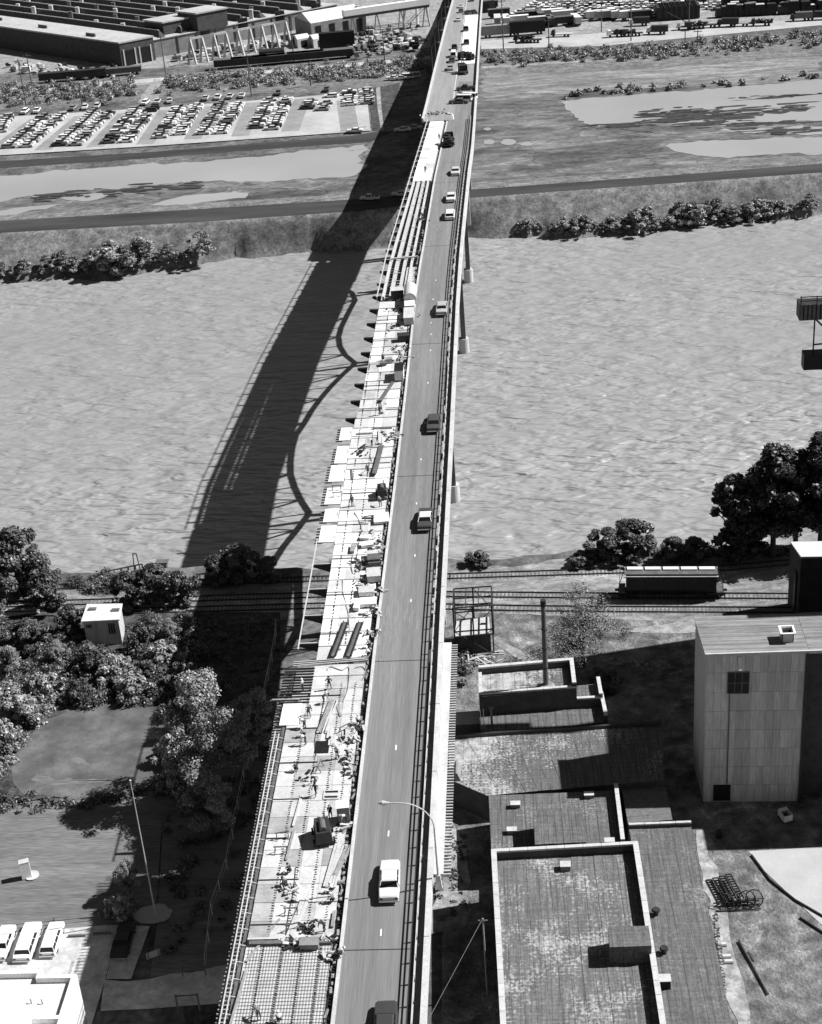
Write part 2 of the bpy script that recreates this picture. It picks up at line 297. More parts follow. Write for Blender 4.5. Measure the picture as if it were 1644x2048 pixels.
# levee road on the crest
def strip(name, xa, ya, xb, yb, z, m, x0=-400, x1=400):
    b = MB(); X = np.arange(x0, x1, 8.)
    A = [(x, float(ext(x,xa,ya))+1, z) for x in X]; B = [(x, float(ext(x,xb,yb))-1, z) for x in X]
    n = len(X); b.add(A+B, [(i,i+1,n+i+1,n+i) for i in range(n-1)]); return b.build(name, m, kind='structure')
strip('levee_road', c1x, c1y, c2x, c2y, 1.03, 'darkroad')
# far land sheets
sheet('mud_flat', [(955,375),(1644,322),(1644,120),(1300,160),(960,150),(900,250),(880,340)], 'mud', jit=1)
sheet('dry_field', [(962,150),(1644,85),(1644,150),(1130,188),(1050,186),(970,200)], 'straw', jit=1.5)
sheet('pond_basin', [(-60,372),(730,285),(745,350),(600,410),(-60,440)], 'mud', jit=1)
sheet('rail_yard', [(-100,150),(250,140),(600,118),(860,95),(900,-60),(-100,-60)], 'gravel', jit=.6)
sheet('storage_yard', [(962,95),(1150,85),(1644,45),(1644,-60),(955,-60)], 'gravel', jit=.6)
sheet('scrub_verge', [(-60,225),(-60,172),(270,155),(850,108),(850,170),(300,200)], 'slope', jit=1)
sheet('grass_verge', [(962,112),(1644,68),(1644,110),(1250,140),(962,150)], 'slope', jit=1)
sheet('far_road', [(-60,186),(300,163),(600,143),(850,128),(850,132),(600,148),(300,169),(-60,193)], 'gravel')
sheet('yard_road', [(-60,182),(280,158),(640,132),(860,112),(860,118),(640,139),(280,166),(-60,190)], 'lot')
sheet('access_track', [(275,206),(308,158),(322,158),(316,204)], 'gravel', jit=.3)
sheet('parking_lot', [(-60,238),(300,216),(600,194),(733,181),(741,261),(500,278),(300,292),(-60,314)], 'lot', z=.3)
sheet('perimeter_road', [(-60,326),(300,304),(500,288),(700,272),(760,262),(790,262),(740,284),(500,300),(300,316),(-60,340)], 'darkroad')
sheet('canal_bank', [(738,178),(800,165),(795,190),(760,262),(744,262)], 'scrub')
sheet('ditch', [(752,176),(760,173),(763,215),(768,262),(762,262),(755,215)], 'gravel')
sheet('lane_road', [(962,98),(1200,92),(1644,50),(1644,36),(1200,66),(962,82)], 'lot')
sheet('track_road', [(962,133),(1100,124),(1300,112),(1300,116),(1100,128),(962,137)], 'gravel')
# ponds
sheet('left_pond', [(-60,372),(0,352),(200,335),(420,322),(560,308),(722,290),(734,300),(722,322),(727,338),(700,353),(560,362),(430,362),(300,372),(240,385),(180,402),(60,392),(-60,412)], 'pond', jit=1.1)
sheet('small_pond', [(298,411),(340,398),(400,388),(470,384),(497,386),(490,396),(430,402),(350,410)], 'pond', jit=.7)
sheet('mud_bar', [(85,388),(180,380),(270,372),(262,378),(190,386),(120,394)], 'mud', jit=1.0)
sheet('mud_spit', [(250,374),(330,368),(430,364),(425,369),(350,376),(280,382)], 'mud', jit=1.0)
sheet('shallow_pool', [(-40,428),(60,412),(130,408),(90,418),(-40,438)], 'pond', jit=1)
sheet('right_pond', [(1124,203),(1180,196),(1300,187),(1450,176),(1644,158),(1760,150),(1760,262),(1644,270),(1560,268),(1420,262),(1330,258),(1270,258),(1180,252),(1150,238),(1130,220)], 'pond', jit=1)
sheet('lower_pond', [(1328,291),(1400,282),(1520,277),(1644,274),(1760,270),(1760,300),(1644,308),(1520,310),(1440,314),(1390,312),(1350,303)], 'pond', jit=1)
sheet('mud_shoal', [(1270,246),(1330,237),(1350,226),(1390,222),(1400,232),(1480,228),(1600,216),(1610,222),(1500,235),(1400,240),(1350,247)], 'darkroad', jit=1.6)
sheet('silt_bank', [(1160,254),(1230,248),(1310,245),(1400,252),(1500,246),(1644,240),(1760,236),(1760,246),(1644,252),(1480,258),(1400,266),(1300,264)], 'mud', jit=1.4)
sheet('silt_ridge', [(1460,202),(1560,192),(1644,186),(1644,188),(1560,196)], 'darkroad', jit=.5)
for i, (x, y, a, b) in enumerate([(978,284,14,5),(1018,284,18,6),(1054,288,14,4),(975,258,9,3)]):
    sheet('puddle', [(x+a*math.cos(t)*random.uniform(.7,1.2), y+b*math.sin(t)) for t in np.linspace(0,6.28,12)[:-1]], 'pond', jit=.3)
# ruts and drying mud on the flats, scattered silt islands in the shallow ponds
def ruts(name, m, seeds, n, L, w, z, spread):
    b = MB()
    for k in range(n):
        (x0,y0,x1,y1) = random.choice(seeds); A = P(x0+random.gauss(0,spread),y0+random.gauss(0,spread*.4),z); B_ = P(x1+random.gauss(0,spread),y1+random.gauss(0,spread*.4),z)
        d = B_-A; nr = Vector((-d.y,d.x,0)).normalized(); cv = random.gauss(0,.07)*d.length; ww = random.uniform(w*.5,w*1.4); pts = []
        t0 = random.uniform(0,.4); t1 = random.uniform(.6,1)
        for t in np.linspace(t0,t1,16): pts.append(A+d*t+nr*(cv*math.sin(math.pi*t)+random.gauss(0,.12)))
        for off in ((0,) if random.random()<.5 else (-.9,.9)):
            vs = []
            for p in pts: hw = ww*random.uniform(.35,1)/2; vs += [(p.x+nr.x*(off-hw),p.y+nr.y*(off-hw),z),(p.x+nr.x*(off+hw),p.y+nr.y*(off+hw),z)]
            b.add(vs,[(2*i,2*i+1,2*i+3,2*i+2) for i in range(15)])
    return b.build(name, m, label='wheel ruts and drying streaks across the graded mud', cat='ruts', kind='stuff')
SD_ = [(960,180,1100,340),(1000,160,1180,330),(1030,190,1320,340),(960,250,1300,330),(1100,260,1400,350),(970,320,1250,350),(960,200,1120,210),(1040,150,1640,120),(1000,170,1640,140),(1050,200,1100,330),(1300,320,1640,315)]
b = MB()
for (x0,y0,x1,y1,n,sx,sy,sc) in [(1290,232,1640,208,60,18,4,2.2),(1340,222,1480,240,60,22,6,2.),(1180,250,1640,246,50,20,3,2.5),(1460,196,1644,187,26,14,1,1.2),(60,398,420,366,60,20,4,2.),(1500,262,1640,260,26,20,3,2.2),(1340,226,1420,236,50,12,5,1.6)]:
    for k in range(n):
        t = random.random(); p = P(x0+(x1-x0)*t+random.gauss(0,sx), y0+(y1-y0)*t+random.gauss(0,sy), .2); a_, c_ = sc*random.uniform(.3,1.6)*1.6, sc*random.uniform(.12,.5); nn = 9; zz = .2+.0005*k
        b.add([(p.x+a_*math.cos(q)*random.uniform(.5,1.2),p.y+c_*math.sin(q)*random.uniform(.5,1.2),zz) for q in np.linspace(0,2*math.pi,nn+1)[:-1]],[tuple(range(nn))])
b.build('silt_islands','darkroad',label='dark silt islands breaking the surface of the shallow ponds',cat='silt',kind='stuff')
# near land sheets
sheet('rail_bed', [(-100,1190),(300,1178),(640,1165),(890,1140),(1150,1118),(1400,1116),(1760,1102),(1760,1262),(1400,1258),(1200,1236),(890,1226),(600,1236),(-100,1262)], 'ballast', jit=.6, z=.1)
sheet('dirt_yard', [(890,1222),(1200,1236),(1760,1262),(1760,2400),(880,2400)], 'dirt')
sheet('scrub_ground', [(-200,1215),(560,1225),(560,1560),(470,2400),(400,2400),(330,1560),(-200,1640)], 'scrub')
sheet('lawn', [(-200,1640),(0,1617),(120,1600),(330,1580),(320,1700),(310,1852),(200,1852),(0,1868),(-200,1880)], 'lawn')
sheet('shaded_lawn', [(330,1575),(520,1500),(560,1560),(470,1930),(300,1955),(315,1840)], 'lawn')
sheet('car_park', [(-200,1890),(0,1868),(215,1850),(238,1850),(210,1960),(180,2060),(160,2400),(-200,2400)], 'pave')
sheet('driveway', [(210,1958),(300,1955),(470,1925),(470,2010),(300,2018),(200,2022)], 'pave', jit=.3)
sheet('parking_bay', [(238,1850),(300,1852),(262,1958),(212,1958)], 'pave')
sheet('algae_pond', [(22,1530),(50,1480),(85,1440),(140,1418),(240,1404),(310,1420),(345,1450),(330,1530),(290,1580),(240,1592),(150,1600),(60,1590),(28,1565)], 'greenpond', jit=.5, step=1.5)
for L_ in ([(62,1560),(75,1545),(95,1548),(110,1560),(140,1555),(150,1568),(120,1572),(90,1570)],[(140,1520),(150,1512),(165,1518),(185,1530),(175,1534),(155,1528)],[(95,1568),(130,1560),(200,1556),(235,1560),(200,1566),(140,1574)]): sheet('algae_scum', L_, 'lawn', jit=.25, step=.8)
sheet('concrete_yard', [(1497,1702),(1644,1694),(1800,1690),(1800,1930),(1644,1850),(1580,1790),(1525,1738)], 'slab')
sheet('clay_path', [(985,1272),(1010,1285),(1040,1300),(1075,1322),(1080,1330),(1050,1325),(1010,1300),(975,1280)], 'gravel', jit=.15)
sheet('sand_track', [(1243,1262),(1330,1248),(1400,1236),(1400,1262),(1330,1268)], 'gravel', jit=.3)
sheet('gravel_edge', [(1392,1660),(1405,1660),(1440,1790),(1470,1900),(1500,2060),(1520,2200),(1490,2200),(1470,2040),(1430,1850)], 'gravel', jit=.5)
sheet('roadside_strip', [(884,1622),(905,1640),(925,1690),(938,1790),(930,1850),(862,1868),(866,1750)], 'gravel', jit=.4)
# ------------------------------------------------------------------ the viaduct
BR = empty('viaduct', (-17,200,0), 'long high viaduct crossing the river, half open to traffic and half being redecked', 'bridge')
def ribbon(b, Y0, Y1, xa, xb, top, bot, step=6.):
    """solid strip following the bridge line; xa, xb functions of Y; top/bot relative to the deck"""
    n = max(1, int(round((Y1-Y0)/step))); Yl = [Y0+(Y1-Y0)*i/n for i in range(n+1)]; vs = []
    for Y in Yl:
        z = zd(Y); a, c = xa(Y), xb(Y); vs += [(a,Y,z+bot),(c,Y,z+bot),(c,Y,z+top),(a,Y,z+top)]
    fs = [(0,1,2,3)]
    for i in range(n):
        k = 4*i; fs += [(k+3,k+2,k+6,k+7),(k+1,k,k+4,k+5),(k,k+3,k+7,k+4),(k+2,k+1,k+5,k+6)]
    k = 4*n; fs += [(k+3,k+2,k+1,k)]
    return b.add(vs, fs)
def rib(name, Y0, Y1, xa, xb, top, bot, m, step=6., parent=BR, **k):
    b = MB(); ribbon(b, Y0, Y1, xa, xb, top, bot, step); return b.build(name, m, parent, **k)
xr = lambda o: (lambda Y: XR(Y)+o)
xal = lambda o=0: (lambda Y: XAL(Y)+o)
xl = lambda o=0: (lambda Y: XL(Y)+o)
joints = [60,107.5,154,198.3,243,289,335,381,410]
for a, b_ in zip(joints[:-1], joints[1:]): rib('road_slab', a+.06, b_-.06, xal(), xr(-1.75), 0, -.35, 'asphalt')
rib('road_slab', 410, 760, lambda Y: XL(Y)+.5, lambda Y: XR(Y)-.3, 0, -.35, 'asphalt_new', label='pale new concrete road slab')
for Y in joints[1:-1]: rib('expansion_joint', Y-.06, Y+.06, xal(), xr(-1.75), .012, -.3, 'steel', 1)
# the closed near lane stays dark between the end of the works and the fresh pour
rib('overlay', 355, 470, lambda Y: XR(Y)-5.6 if Y>408 else XR(Y)-5.9, xr(-1.4), .03, 0, 'asphalt', 8, label='dark old surface of the closed lane')
rib('fresh_pour', round(D(940,128,0).y,1), round(D(955,30,0).y,1), lambda Y: XR(Y)-6.2, xr(-1.2), .12, 0, 'ply_white', 8, label='bright fresh concrete pour in the closed lane')
rib('kerb', 60, 410, xr(-1.30), xr(-1.12), .28, -.3, 'coping')
rib('walkway', 60, 760, xr(-1.12), xr(-.42), .12, -.3, 'concrete_dark', 10)
for a in range(60, 760, 12): rib('parapet', a+.04, a+11.96, xr(-.48), xr(0), 1.0, -.6, 'concrete')
rib('road_kerb', 60, 408, xal(-.32), xal(0), .22, -.35, 'concrete')
rib('far_kerb', 411, 760, xl(0), xl(.5), .7, -.5, 'concrete', 10)
# guard rail between the road and the walkway: posts and three rails
for dz, r in ((.55,.05),(.95,.05)): rib('guard_rail', 60, 410, xr(-1.62-r), xr(-1.62+r), dz+r, dz-r, 'steel', 6)
rib('guard_rail', 60, 410, xr(-1.25), xr(-1.17), 1.0, .93, 'lightgrey', 6)
g = MB(); g.bx(-.05,.05,-.05,.05,0,1.0); g0 = g.build('guard_post', 'steel', BR, world=False); proto = g0
for i, Y in enumerate(np.arange(72, 408, 2.6)):
    for k, o in enumerate((-1.62,-1.21)):
        p = proto if (i == 0 and k == 0) else proto.copy()
        if p is not proto: COL.objects.link(p)
        p.location = (XR(Y)+o+17, Y-200, zd(Y))
# lane dashes
dash = None
for (x, y) in [(762,1865),(777,1667),(792,1495),(805,1346),(822,1200),(830,1110),(842,918),(833,1006),(850,845),(856,765),(861,700),(862,668),(862,645),(866,598),(872,560),(775,1760)]:
    p = D(x, y); b = MB(); b.bx(p.x-.07,p.x+.07,p.y-.45,p.y+.45,zd(p.y)+.004,zd(p.y)+.008); b.build('lane_dash', 'white', BR)
for q in [[(895,225),(905,228),(911,248)]]:
    pts = [D(*c) for c in q]; b = MB()
    for u, v in zip(pts[:-1],pts[1:]): b.bar(u+Vector((0,0,.01)), v+Vector((0,0,.01)), .25, .01)
    b.build('taper_line', 'white', BR)
rib('centre_line', 435, 740, lambda Y: XR(Y)-6.65, lambda Y: XR(Y)-6.5, .01, 0, 'white', 20)
# pale dust dragged along the lanes: many thin slivers
b = MB()
for (x, y, a, l_, n) in [(765,1300,1.6,4.5,26),(775,1235,1.3,5,20),(893,372,2.4,17,120),(878,440,2.,14,50),(820,1225,1,6,10)]:
    p = D(x, y)
    for i in range(n):
        X0, Y0, L0, w0 = p.x+random.gauss(0,a*.45), p.y+random.gauss(0,l_*.4), random.uniform(.2,2.2), random.uniform(.015,.08)
        if XAL(Y0)+.1 < X0 < XR(Y0)-1.9: b.add([(X0-w0,Y0,zd(Y0)+.006),(X0+w0,Y0,zd(Y0)+.006),(X0+w0*.6,Y0+L0,zd(Y0+L0)+.006),(X0-w0*.6,Y0+L0,zd(Y0+L0)+.006)],[(0,1,2,3)])
b.build('dust_streaks', 'asphalt_new', BR, kind='stuff')
# old gap beside the kerb: dark trough with stubs of reinforcement
rib('joint_trough', 60, 408, xal(-1.05), xal(-.32), -.35, -.55, 'black')
b = MB()
for Y in np.arange(72, 300, .42):
    x = XAL(Y)-.36; z = zd(Y); dx = random.uniform(-.35,-.1); b.bar((x,Y,z-.1),(x+dx-.25,Y+random.uniform(-.15,.15),z+random.uniform(-.15,.25)),.035)
    if random.random() < .5: b.bar((x-.45,Y,z-.3),(x-.45+random.uniform(-.1,.1),Y,z+random.uniform(.2,.5)),.04)
b.build('starter_bars', 'steel', BR, kind='stuff')
b = MB()
for Y in np.arange(72, 300, .9):
    if random.random() < .8: x = XAL(Y)-.75+random.uniform(-.15,.15); b.box((x,Y,zd(Y)-.05),(random.uniform(.1,.3),random.uniform(.3,1.1),random.uniform(.08,.3)),random.uniform(-.3,.3))
b.build('form_offcuts', 'timber_mid', BR, kind='stuff')
# steel under the deck: girders and floor beams over land, haunched trusses over the river
for o in ('a','b','c','d'):
    f_ = {'a': lambda Y: XR(Y)-1.6, 'b': lambda Y: XR(Y)-6.0, 'c': lambda Y: XAL(Y)-1.6, 'd': lambda Y: XL(Y)+1.2}[o]
    for Y0, Y1 in ((60,154),(392,760)): rib('girder', Y0, Y1, (lambda f_: lambda Y: f_(Y)-.18)(f_), (lambda f_: lambda Y: f_(Y)+.18)(f_), -.55, -2.5, 'steel_mid', 12)
piers = [154,205,261,334,381]
def bot(Y):
    if Y < 154 or Y > 392: return -3.
    pr_ = sorted(piers+[392]); 
    for a, c in zip(pr_[:-1], pr_[1:]):
        if a <= Y <= c:
            t = abs((Y-a)/(c-a)*2-1); mx = {154:12,205:16,261:21.5,334:21.5,381:15}; d = mx.get(a if Y < (a+c)/2 else c, 10)
            return -(14.2+(d-14.2)*t**2) if 204 < Y < 382 else -(9+(d-9)*t**2.2)
    return -7.
TY = list(np.arange(154, 393, 6.)); 
def TX(side, Y): return XR(Y)-3.2 if side else (XAL(Y)-5.0 if Y < 300 else XL(Y)+1.5)
rib('girder', 154, 392, lambda Y: XR(Y)-2.7, lambda Y: XR(Y)-2.3, -.55, -3.0, 'steel_mid', 6)
for side in (0,):
    for i, Y in enumerate(TY):
        x = TX(side, Y); z = zd(Y); zb = z+bot(Y)
        b = MB(); b.bar((x,Y,z-1.3),(x,Y,zb),.35); b.build('truss_post', 'steel_mid', BR)
        if i < len(TY)-1:
            Yn = TY[i+1]; xn = TX(side,Yn); zn = zd(Yn); zbn = zn+bot(Yn)
            b = MB(); b.bar((x,Y,z-1.3),(xn,Yn,zn-1.3),.5,.6); b.build('top_chord', 'steel_mid', BR)
            b = MB(); b.bar((x,Y,zb),(xn,Yn,zbn),.7,.8); b.build('bottom_chord', 'steel_mid', BR)
            b = MB(); b.bar((x,Y,zb if i%2 else z-1.3),(xn,Yn,zn-1.3 if i%2 else zbn),.42); b.build('truss_diagonal', 'steel_mid', BR)
for i, Y in enumerate(TY):
    if Y > 204: continue
    b = MB(); z = zd(Y); x0, x1 = TX(0,Y), TX(1,Y); b.bar((x0,Y,z+bot(Y)),(x1,Y,z+bot(Y)),.35); b.bar((x0,Y,z-1.5),((x0+x1)/2,Y,z+bot(Y)),.25); b.bar((x1,Y,z-1.5),((x0+x1)/2,Y,z+bot(Y)),.25)
    b.build('cross_frame', 'steel_mid', BR)
    if i < len(TY)-1:
        Yn = TY[i+1]; b = MB(); b.bar((x0,Y,z+bot(Y)),(TX(1,Yn),Yn,zd(Yn)+bot(Yn)),.22); b.build('lateral_brace', 'steel_mid', BR)
# floor beams ending in tapered brackets on the left
for i, Y in enumerate(np.arange(64, 408, 5.9)):
    z = zd(Y); x0 = XL(Y)-.2; x1 = XR(Y)-.3; b = MB()
    b.bx(x0, x1, Y-.15, Y+.15, z-1.5, z-.62); fb = b.build('floor_beam', 'steel_mid', BR)
    if Y > 215 or (154 < Y < 182):
        tip = {True: -1.6, False: -1.3}[Y < 270]
        t = XL(Y)+tip
        if 154 < Y < 182: t = XL(Y)-2.4
        b = MB(); b.add([(t,Y-.22,z-.45),(t,Y-.22,z-.1),(XL(Y)+.4,Y-.22,z-.1),(XL(Y)+.4,Y-.22,z-1.5),(t,Y+.22,z-.45),(t,Y+.22,z-.1),(XL(Y)+.4,Y+.22,z-.1),(XL(Y)+.4,Y+.22,z-1.5)],
                       [(0,3,2,1),(4,5,6,7),(0,1,5,4),(1,2,6,5),(2,3,7,6),(3,0,4,7)]); br = b.build('bracket', 'steel', BR)
        if Y > 262 or Y < 182:
            b = MB(); b.bx(t, XL(Y)+.2, Y-.1, Y+.06, z-.095, z-.06); b.build('bracket_flange', 'lightgrey', BR)
# piers
def pier(Y, zb, kind):
    xa, xc = TX(0,Y), TX(1,Y); z = zd(Y)
    for x in (xa, xc):
        b = MB()
        if kind == 'river':
            b.cyl((x,Y,-12),(x,Y,-4.6),1.25,1.15,20); b.build('pier_base', 'concrete', BR, smooth=False)
            b = MB(); b.hexa([(x-.55,Y-.8,-4.6),(x+.55,Y-.8,-4.6),(x+.55,Y+.8,-4.6),(x-.55,Y+.8,-4.6),(x-.35,Y-.35,z+(bot(Y) if x==xa else -3)),(x+.35,Y-.35,z+(bot(Y) if x==xa else -3)),(x+.35,Y+.35,z+(bot(Y) if x==xa else -3)),(x-.35,Y+.35,z+(bot(Y) if x==xa else -3))]); b.build('pier_leg', 'steel_mid', BR)
        else:
            b.hexa([(x-.6,Y-.8,-1),(x+.6,Y-.8,-1),(x+.6,Y+.8,-1),(x-.6,Y+.8,-1),(x-.45,Y-.5,z-2.5 if kind=='g' else z+bot(Y)),(x+.45,Y-.5,z-2.5 if kind=='g' else z+bot(Y)),(x+.45,Y+.5,z-2.5 if kind=='g' else z+bot(Y)),(x-.45,Y+.5,z-2.5 if kind=='g' else z+bot(Y))]); b.build('pier_leg', 'concrete', BR)
    b = MB(); zt = z-2.5 if kind == 'g' else z+bot(Y)-.4; b.bx(xa-1, xc+1, Y-.5, Y+.5, zt-.9, zt); b.build('pier_cap', 'concrete' if kind!='river' else 'steel_mid', BR)
for Y in (261,334): pier(Y, 0, 'river')
pier(381, 0, 'river')
for Y in (154,205): pier(Y, 0, 't')
for Y in (92,122)+tuple(range(406,760,26)): pier(Y, 0, 'g')
# ---- right hand falsework platform: planks and joist ends
rib('work_platform', 117.5, 157.5, xr(.02), xr(.98), -.1, -.16, 'concrete', 4, label='pale plank platform outside the parapet')
b = MB(); b.bx(-.7,.55,-.06,.06,-.16,0)
J0 = b.build('joist_end', 'timber', BR, world=False); n_ = 0
for Y in np.arange(117.6, 157.5, .47):
    p = J0 if n_ == 0 else J0.copy()
    if n_: COL.objects.link(p)
    p.location = (XR(Y)+1.15+17, Y-200, zd(Y)-.17); n_ += 1
b = MB(); b.bx(-1.0,.5,-.07,.07,-.2,0); J1 = b.build('joist_end', 'timber_mid', BR, world=False); n_ = 0
for Y in np.arange(70, 152, .5):
    p = J1 if n_ == 0 else J1.copy()
    if n_: COL.objects.link(p)
    p.location = (XL(Y)-.55+17+random.uniform(-.06,.06), Y-200, zd(Y)-.35); n_ += 1
# dark band outside new deck edge plus the two white rails and posts
rib('edge_form', 62, 151, xl(-.42), xl(-.12), -.18, -.4, 'steel_mid', 6)
for o, dz in ((-.85,.85),(-.5,.5)): rib('safety_rail', 62, 140, xl(o-.05), xl(o+.05), dz+.05, dz-.05, 'coping', 6)
for Y in np.arange(64, 140, 2.1):
    b = MB(); z = zd(Y); b.bar((XL(Y)-.85,Y,z-.35),(XL(Y)-.85,Y,z+.9),.07); b.bar((XL(Y)-.5,Y+.05,z-.35),(XL(Y)-.5,Y+.05,z+.55),.07); b.bar((XL(Y)-.85,Y,z+.5),(XL(Y)-.05,Y+.4,z-.15),.06); b.build('rail_post', 'coping', BR)
# ---- the new deck
rib('deck_soffit', 62, 153.8, xl(.05), xal(-1.05), -.30, -.36, 'timber_mid')
rib('deck_soffit', 154.6, 262, xl(.05), xal(-1.05), -.30, -.36, 'timber_mid')
rib('deck_soffit', 338, 409, xl(.05), xal(-.7), -.30, -.36, 'timber_mid')
cnt = 0
def panels(Y0, Y1, cols, L, mats, wts, ax=lambda Y: XL(Y)+.05, bx_=lambda Y: XAL(Y)-1.06, skip=0):
    global cnt
    Y = Y0
    while Y < Y1-.3:
        Ye = min(Y+L, Y1)
        for c in range(cols):
            if random.random() < skip: continue
            t0, t1 = c/cols, (c+1)/cols; ym = (Y+Ye)/2
            a = ax(ym)+(bx_(ym)-ax(ym))*t0+.012; e = ax(ym)+(bx_(ym)-ax(ym))*t1-.012
            z = zd(ym); b = MB(); dz = random.uniform(-.02,.012); b.bx(a, e, Y+.012, Ye-.012, z-.29, z+dz)
            b.build('formwork_panel', random.choices(mats, wts)[0], BR); cnt += 1
        Y = Ye
panels(109, 153.8, 4, 2.5, ['ply','ply_mid','ply_grey','concrete'], [5,2.5,1.2,2])
panels(154.6, 201, 3, 2.9, ['ply_white','ply','concrete'], [9,1,2])
panels(201, 262, 3, 3.2, ['ply_white','ply','ply_mid','concrete'], [4,3,1.5,3])
panels(338, 409, 2, 3.6, ['ply_white','concrete'], [5,1])
# reinforcement field at the near end
rib('mesh_formwork', 62, 108.5, xl(.05), xal(-1.06), -.05, -.2, 'ply', 6)
b = MB()
for Y in np.arange(88, 108.2, .42): z = zd(Y); b.bx(XL(Y)+.15, XAL(Y)-.7, Y-.013, Y+.013, z+.0, z+.03)
for x in np.arange(-26.5,-18.6,.27):
    for Y in (88,98.1): b.bar((x,Y,zd(Y)+.045),(x,Y+10.1,zd(Y+10.1)+.045),.024,.02)
for x in (-25.2,-23.4,-21.6,-19.9):
    for Y in np.arange(88, 108.2, .26): b.bx(x-.1,x+.1,Y-.035,Y+.035,zd(Y)+.06,zd(Y)+.12)
b.build('reinforcement_mesh', 'steel', BR, kind='stuff')
# dotted chains of shear studs along the panels, cross lines, cables
b = MB()
for x in (-25.0,-23.2,-21.4,-19.8):
    for Y in np.arange(109, 150, .35): b.box((x+random.uniform(-.05,.05),Y,zd(Y)+.03),(random.uniform(.08,.3),.07,.07),random.uniform(-.5,.5))
for x in (-23.6,-21.6):
    for Y in np.arange(158, 258, .8): b.box((x,Y,zd(Y)+.03),(.12,random.uniform(.2,.7),.05))
b.build('stud_rows', 'steel', BR, kind='stuff')
for Y in list(np.arange(111,152,6.1))+list(np.arange(160,260,8.5)):
    b = MB(); x0 = XL(Y)+.1; x1 = x0+random.uniform(2.,6.5); b.bx(x0,x1,Y-.05,Y+.05,zd(Y)+.03,zd(Y)+.1); b.build('tie_beam', 'steel', BR)
# big white cross joint with hoses at the end of the near stretch
z = zd(154)
for k in range(3): b = MB(); b.bar((-27.4,153.5+k*.35,z+.12+.03*k),(-18.6,154.2+k*.35,z+.15),.12,.1); b.build('cross_pipe', 'steel_light', BR)
b = MB(); b.bx(-26.6,-18.9,108.3,108.75,26.1,26.35); b.build('stop_end_board', 'timber_dark', BR); b = MB(); b.bx(-26.8,-23.9,108.85,109.1,26.1,26.4); b.build('stop_end_board', 'timber', BR)
# bare joists where the panels are missing near the worker in white
rib('stringer', 147, 154, xl(-1.2), xl(-1.05), -.2, -.5, 'steel_mid')
b = MB()
for Y in np.arange(146.4, 153.4, .55):
    b = MB(); b.bx(XL(Y)-1.3, XL(Y)+2.2, Y-.08, Y+.08, zd(Y)+.02, zd(Y)+.16); b.build('bare_joist', 'steel', BR)
# white platforms cantilevered on the left beyond the joint
for (xa_, ya_, xb_, yb_) in [(680,856,716,882),(672,893,706,928),(660,931,698,965),(652,976,694,1010),(648,1018,684,1045),(640,1052,678,1086),(565,1402,612,1412),(562,1414,608,1450)]:
    A = D(xa_, ya_); B_ = D(xb_, yb_); b = MB(); xe = XL((A.y+B_.y)/2)-.03 if A.y > 154.5 else A.x+2.3
    x0 = min(A.x, D(xa_,yb_).x)+.2; z = zd(A.y); b.bx(x0, xe, B_.y, A.y, z-.12, z+.02); b.build('work_platform', 'ply_white', BR)
    for Y in np.arange(B_.y+.2, A.y, .8): b = MB(); b.bx(x0-.55, x0+.5, Y-.06, Y+.06, z-.32, z-.13); b.build('platform_joist', 'timber_dark', BR)
# open stringer stretch
for t, wd, m_ in ((.02,.42,'coping'),(.24,.62,'steel_light'),(.5,.5,'steel_light'),(.74,.35,'coping')):
    f_ = lambda Y, t=t: XL(Y)+(XAL(Y)-.6-XL(Y))*t
    rib('stringer', 262.5, 338, (lambda f_: f_)(f_), (lambda f_, wd: lambda Y: f_(Y)+wd)(f_, wd), -.05, -.75, m_, 8)
for Y in np.arange(263.5, 338, 1.25):
    b = MB(); z = zd(Y); b.bx(XL(Y)+.1, XAL(Y)-.4, Y-.14, Y+.14, z-.95, z-.6); b.build('cross_joist', 'steel', BR)
    if random.random() < .45: b = MB(); x = random.uniform(XL(Y)+1.2, XAL(Y)-1.6); b.box((x,Y,z-.02),(random.uniform(.5,1.5),.14,.1)); b.build('loose_plank', 'timber', BR)
A, B_ = D(780,521), D(836,516); b = MB(); b.bar(A+Vector((0,0,.3)),B_+Vector((0,0,.3)),.35,.25); b.build('gantry_beam', 'steel_light', BR)
rib('mesh_formwork', 264, 278, lambda Y: XAL(Y)-2.6, xal(-.7), -.3, -.4, 'ply_mid', 6)
for o in (-.5,): rib('safety_rail', 262, 409, xl(o-.08), xl(o+.08), .85, .7, 'coping', 6)
for Y in np.arange(262, 409, 5.9): b = MB(); z = zd(Y); b.bar((XL(Y)-.5,Y,z-.3),(XL(Y)-.5,Y,z+.85),.1); b.build('rail_post', 'coping', BR)
for Y in np.arange(158, 214, 6.): b = MB(); z = zd(Y); b.bar((XL(Y)-.1,Y,z-.3),(XL(Y)-.1,Y,z+.5),.08); b.build('rail_post', 'steel', BR)
rib('safety_rail', 157, 182, xl(-2.42), xl(-2.3), .1, -.08, 'coping', 6)
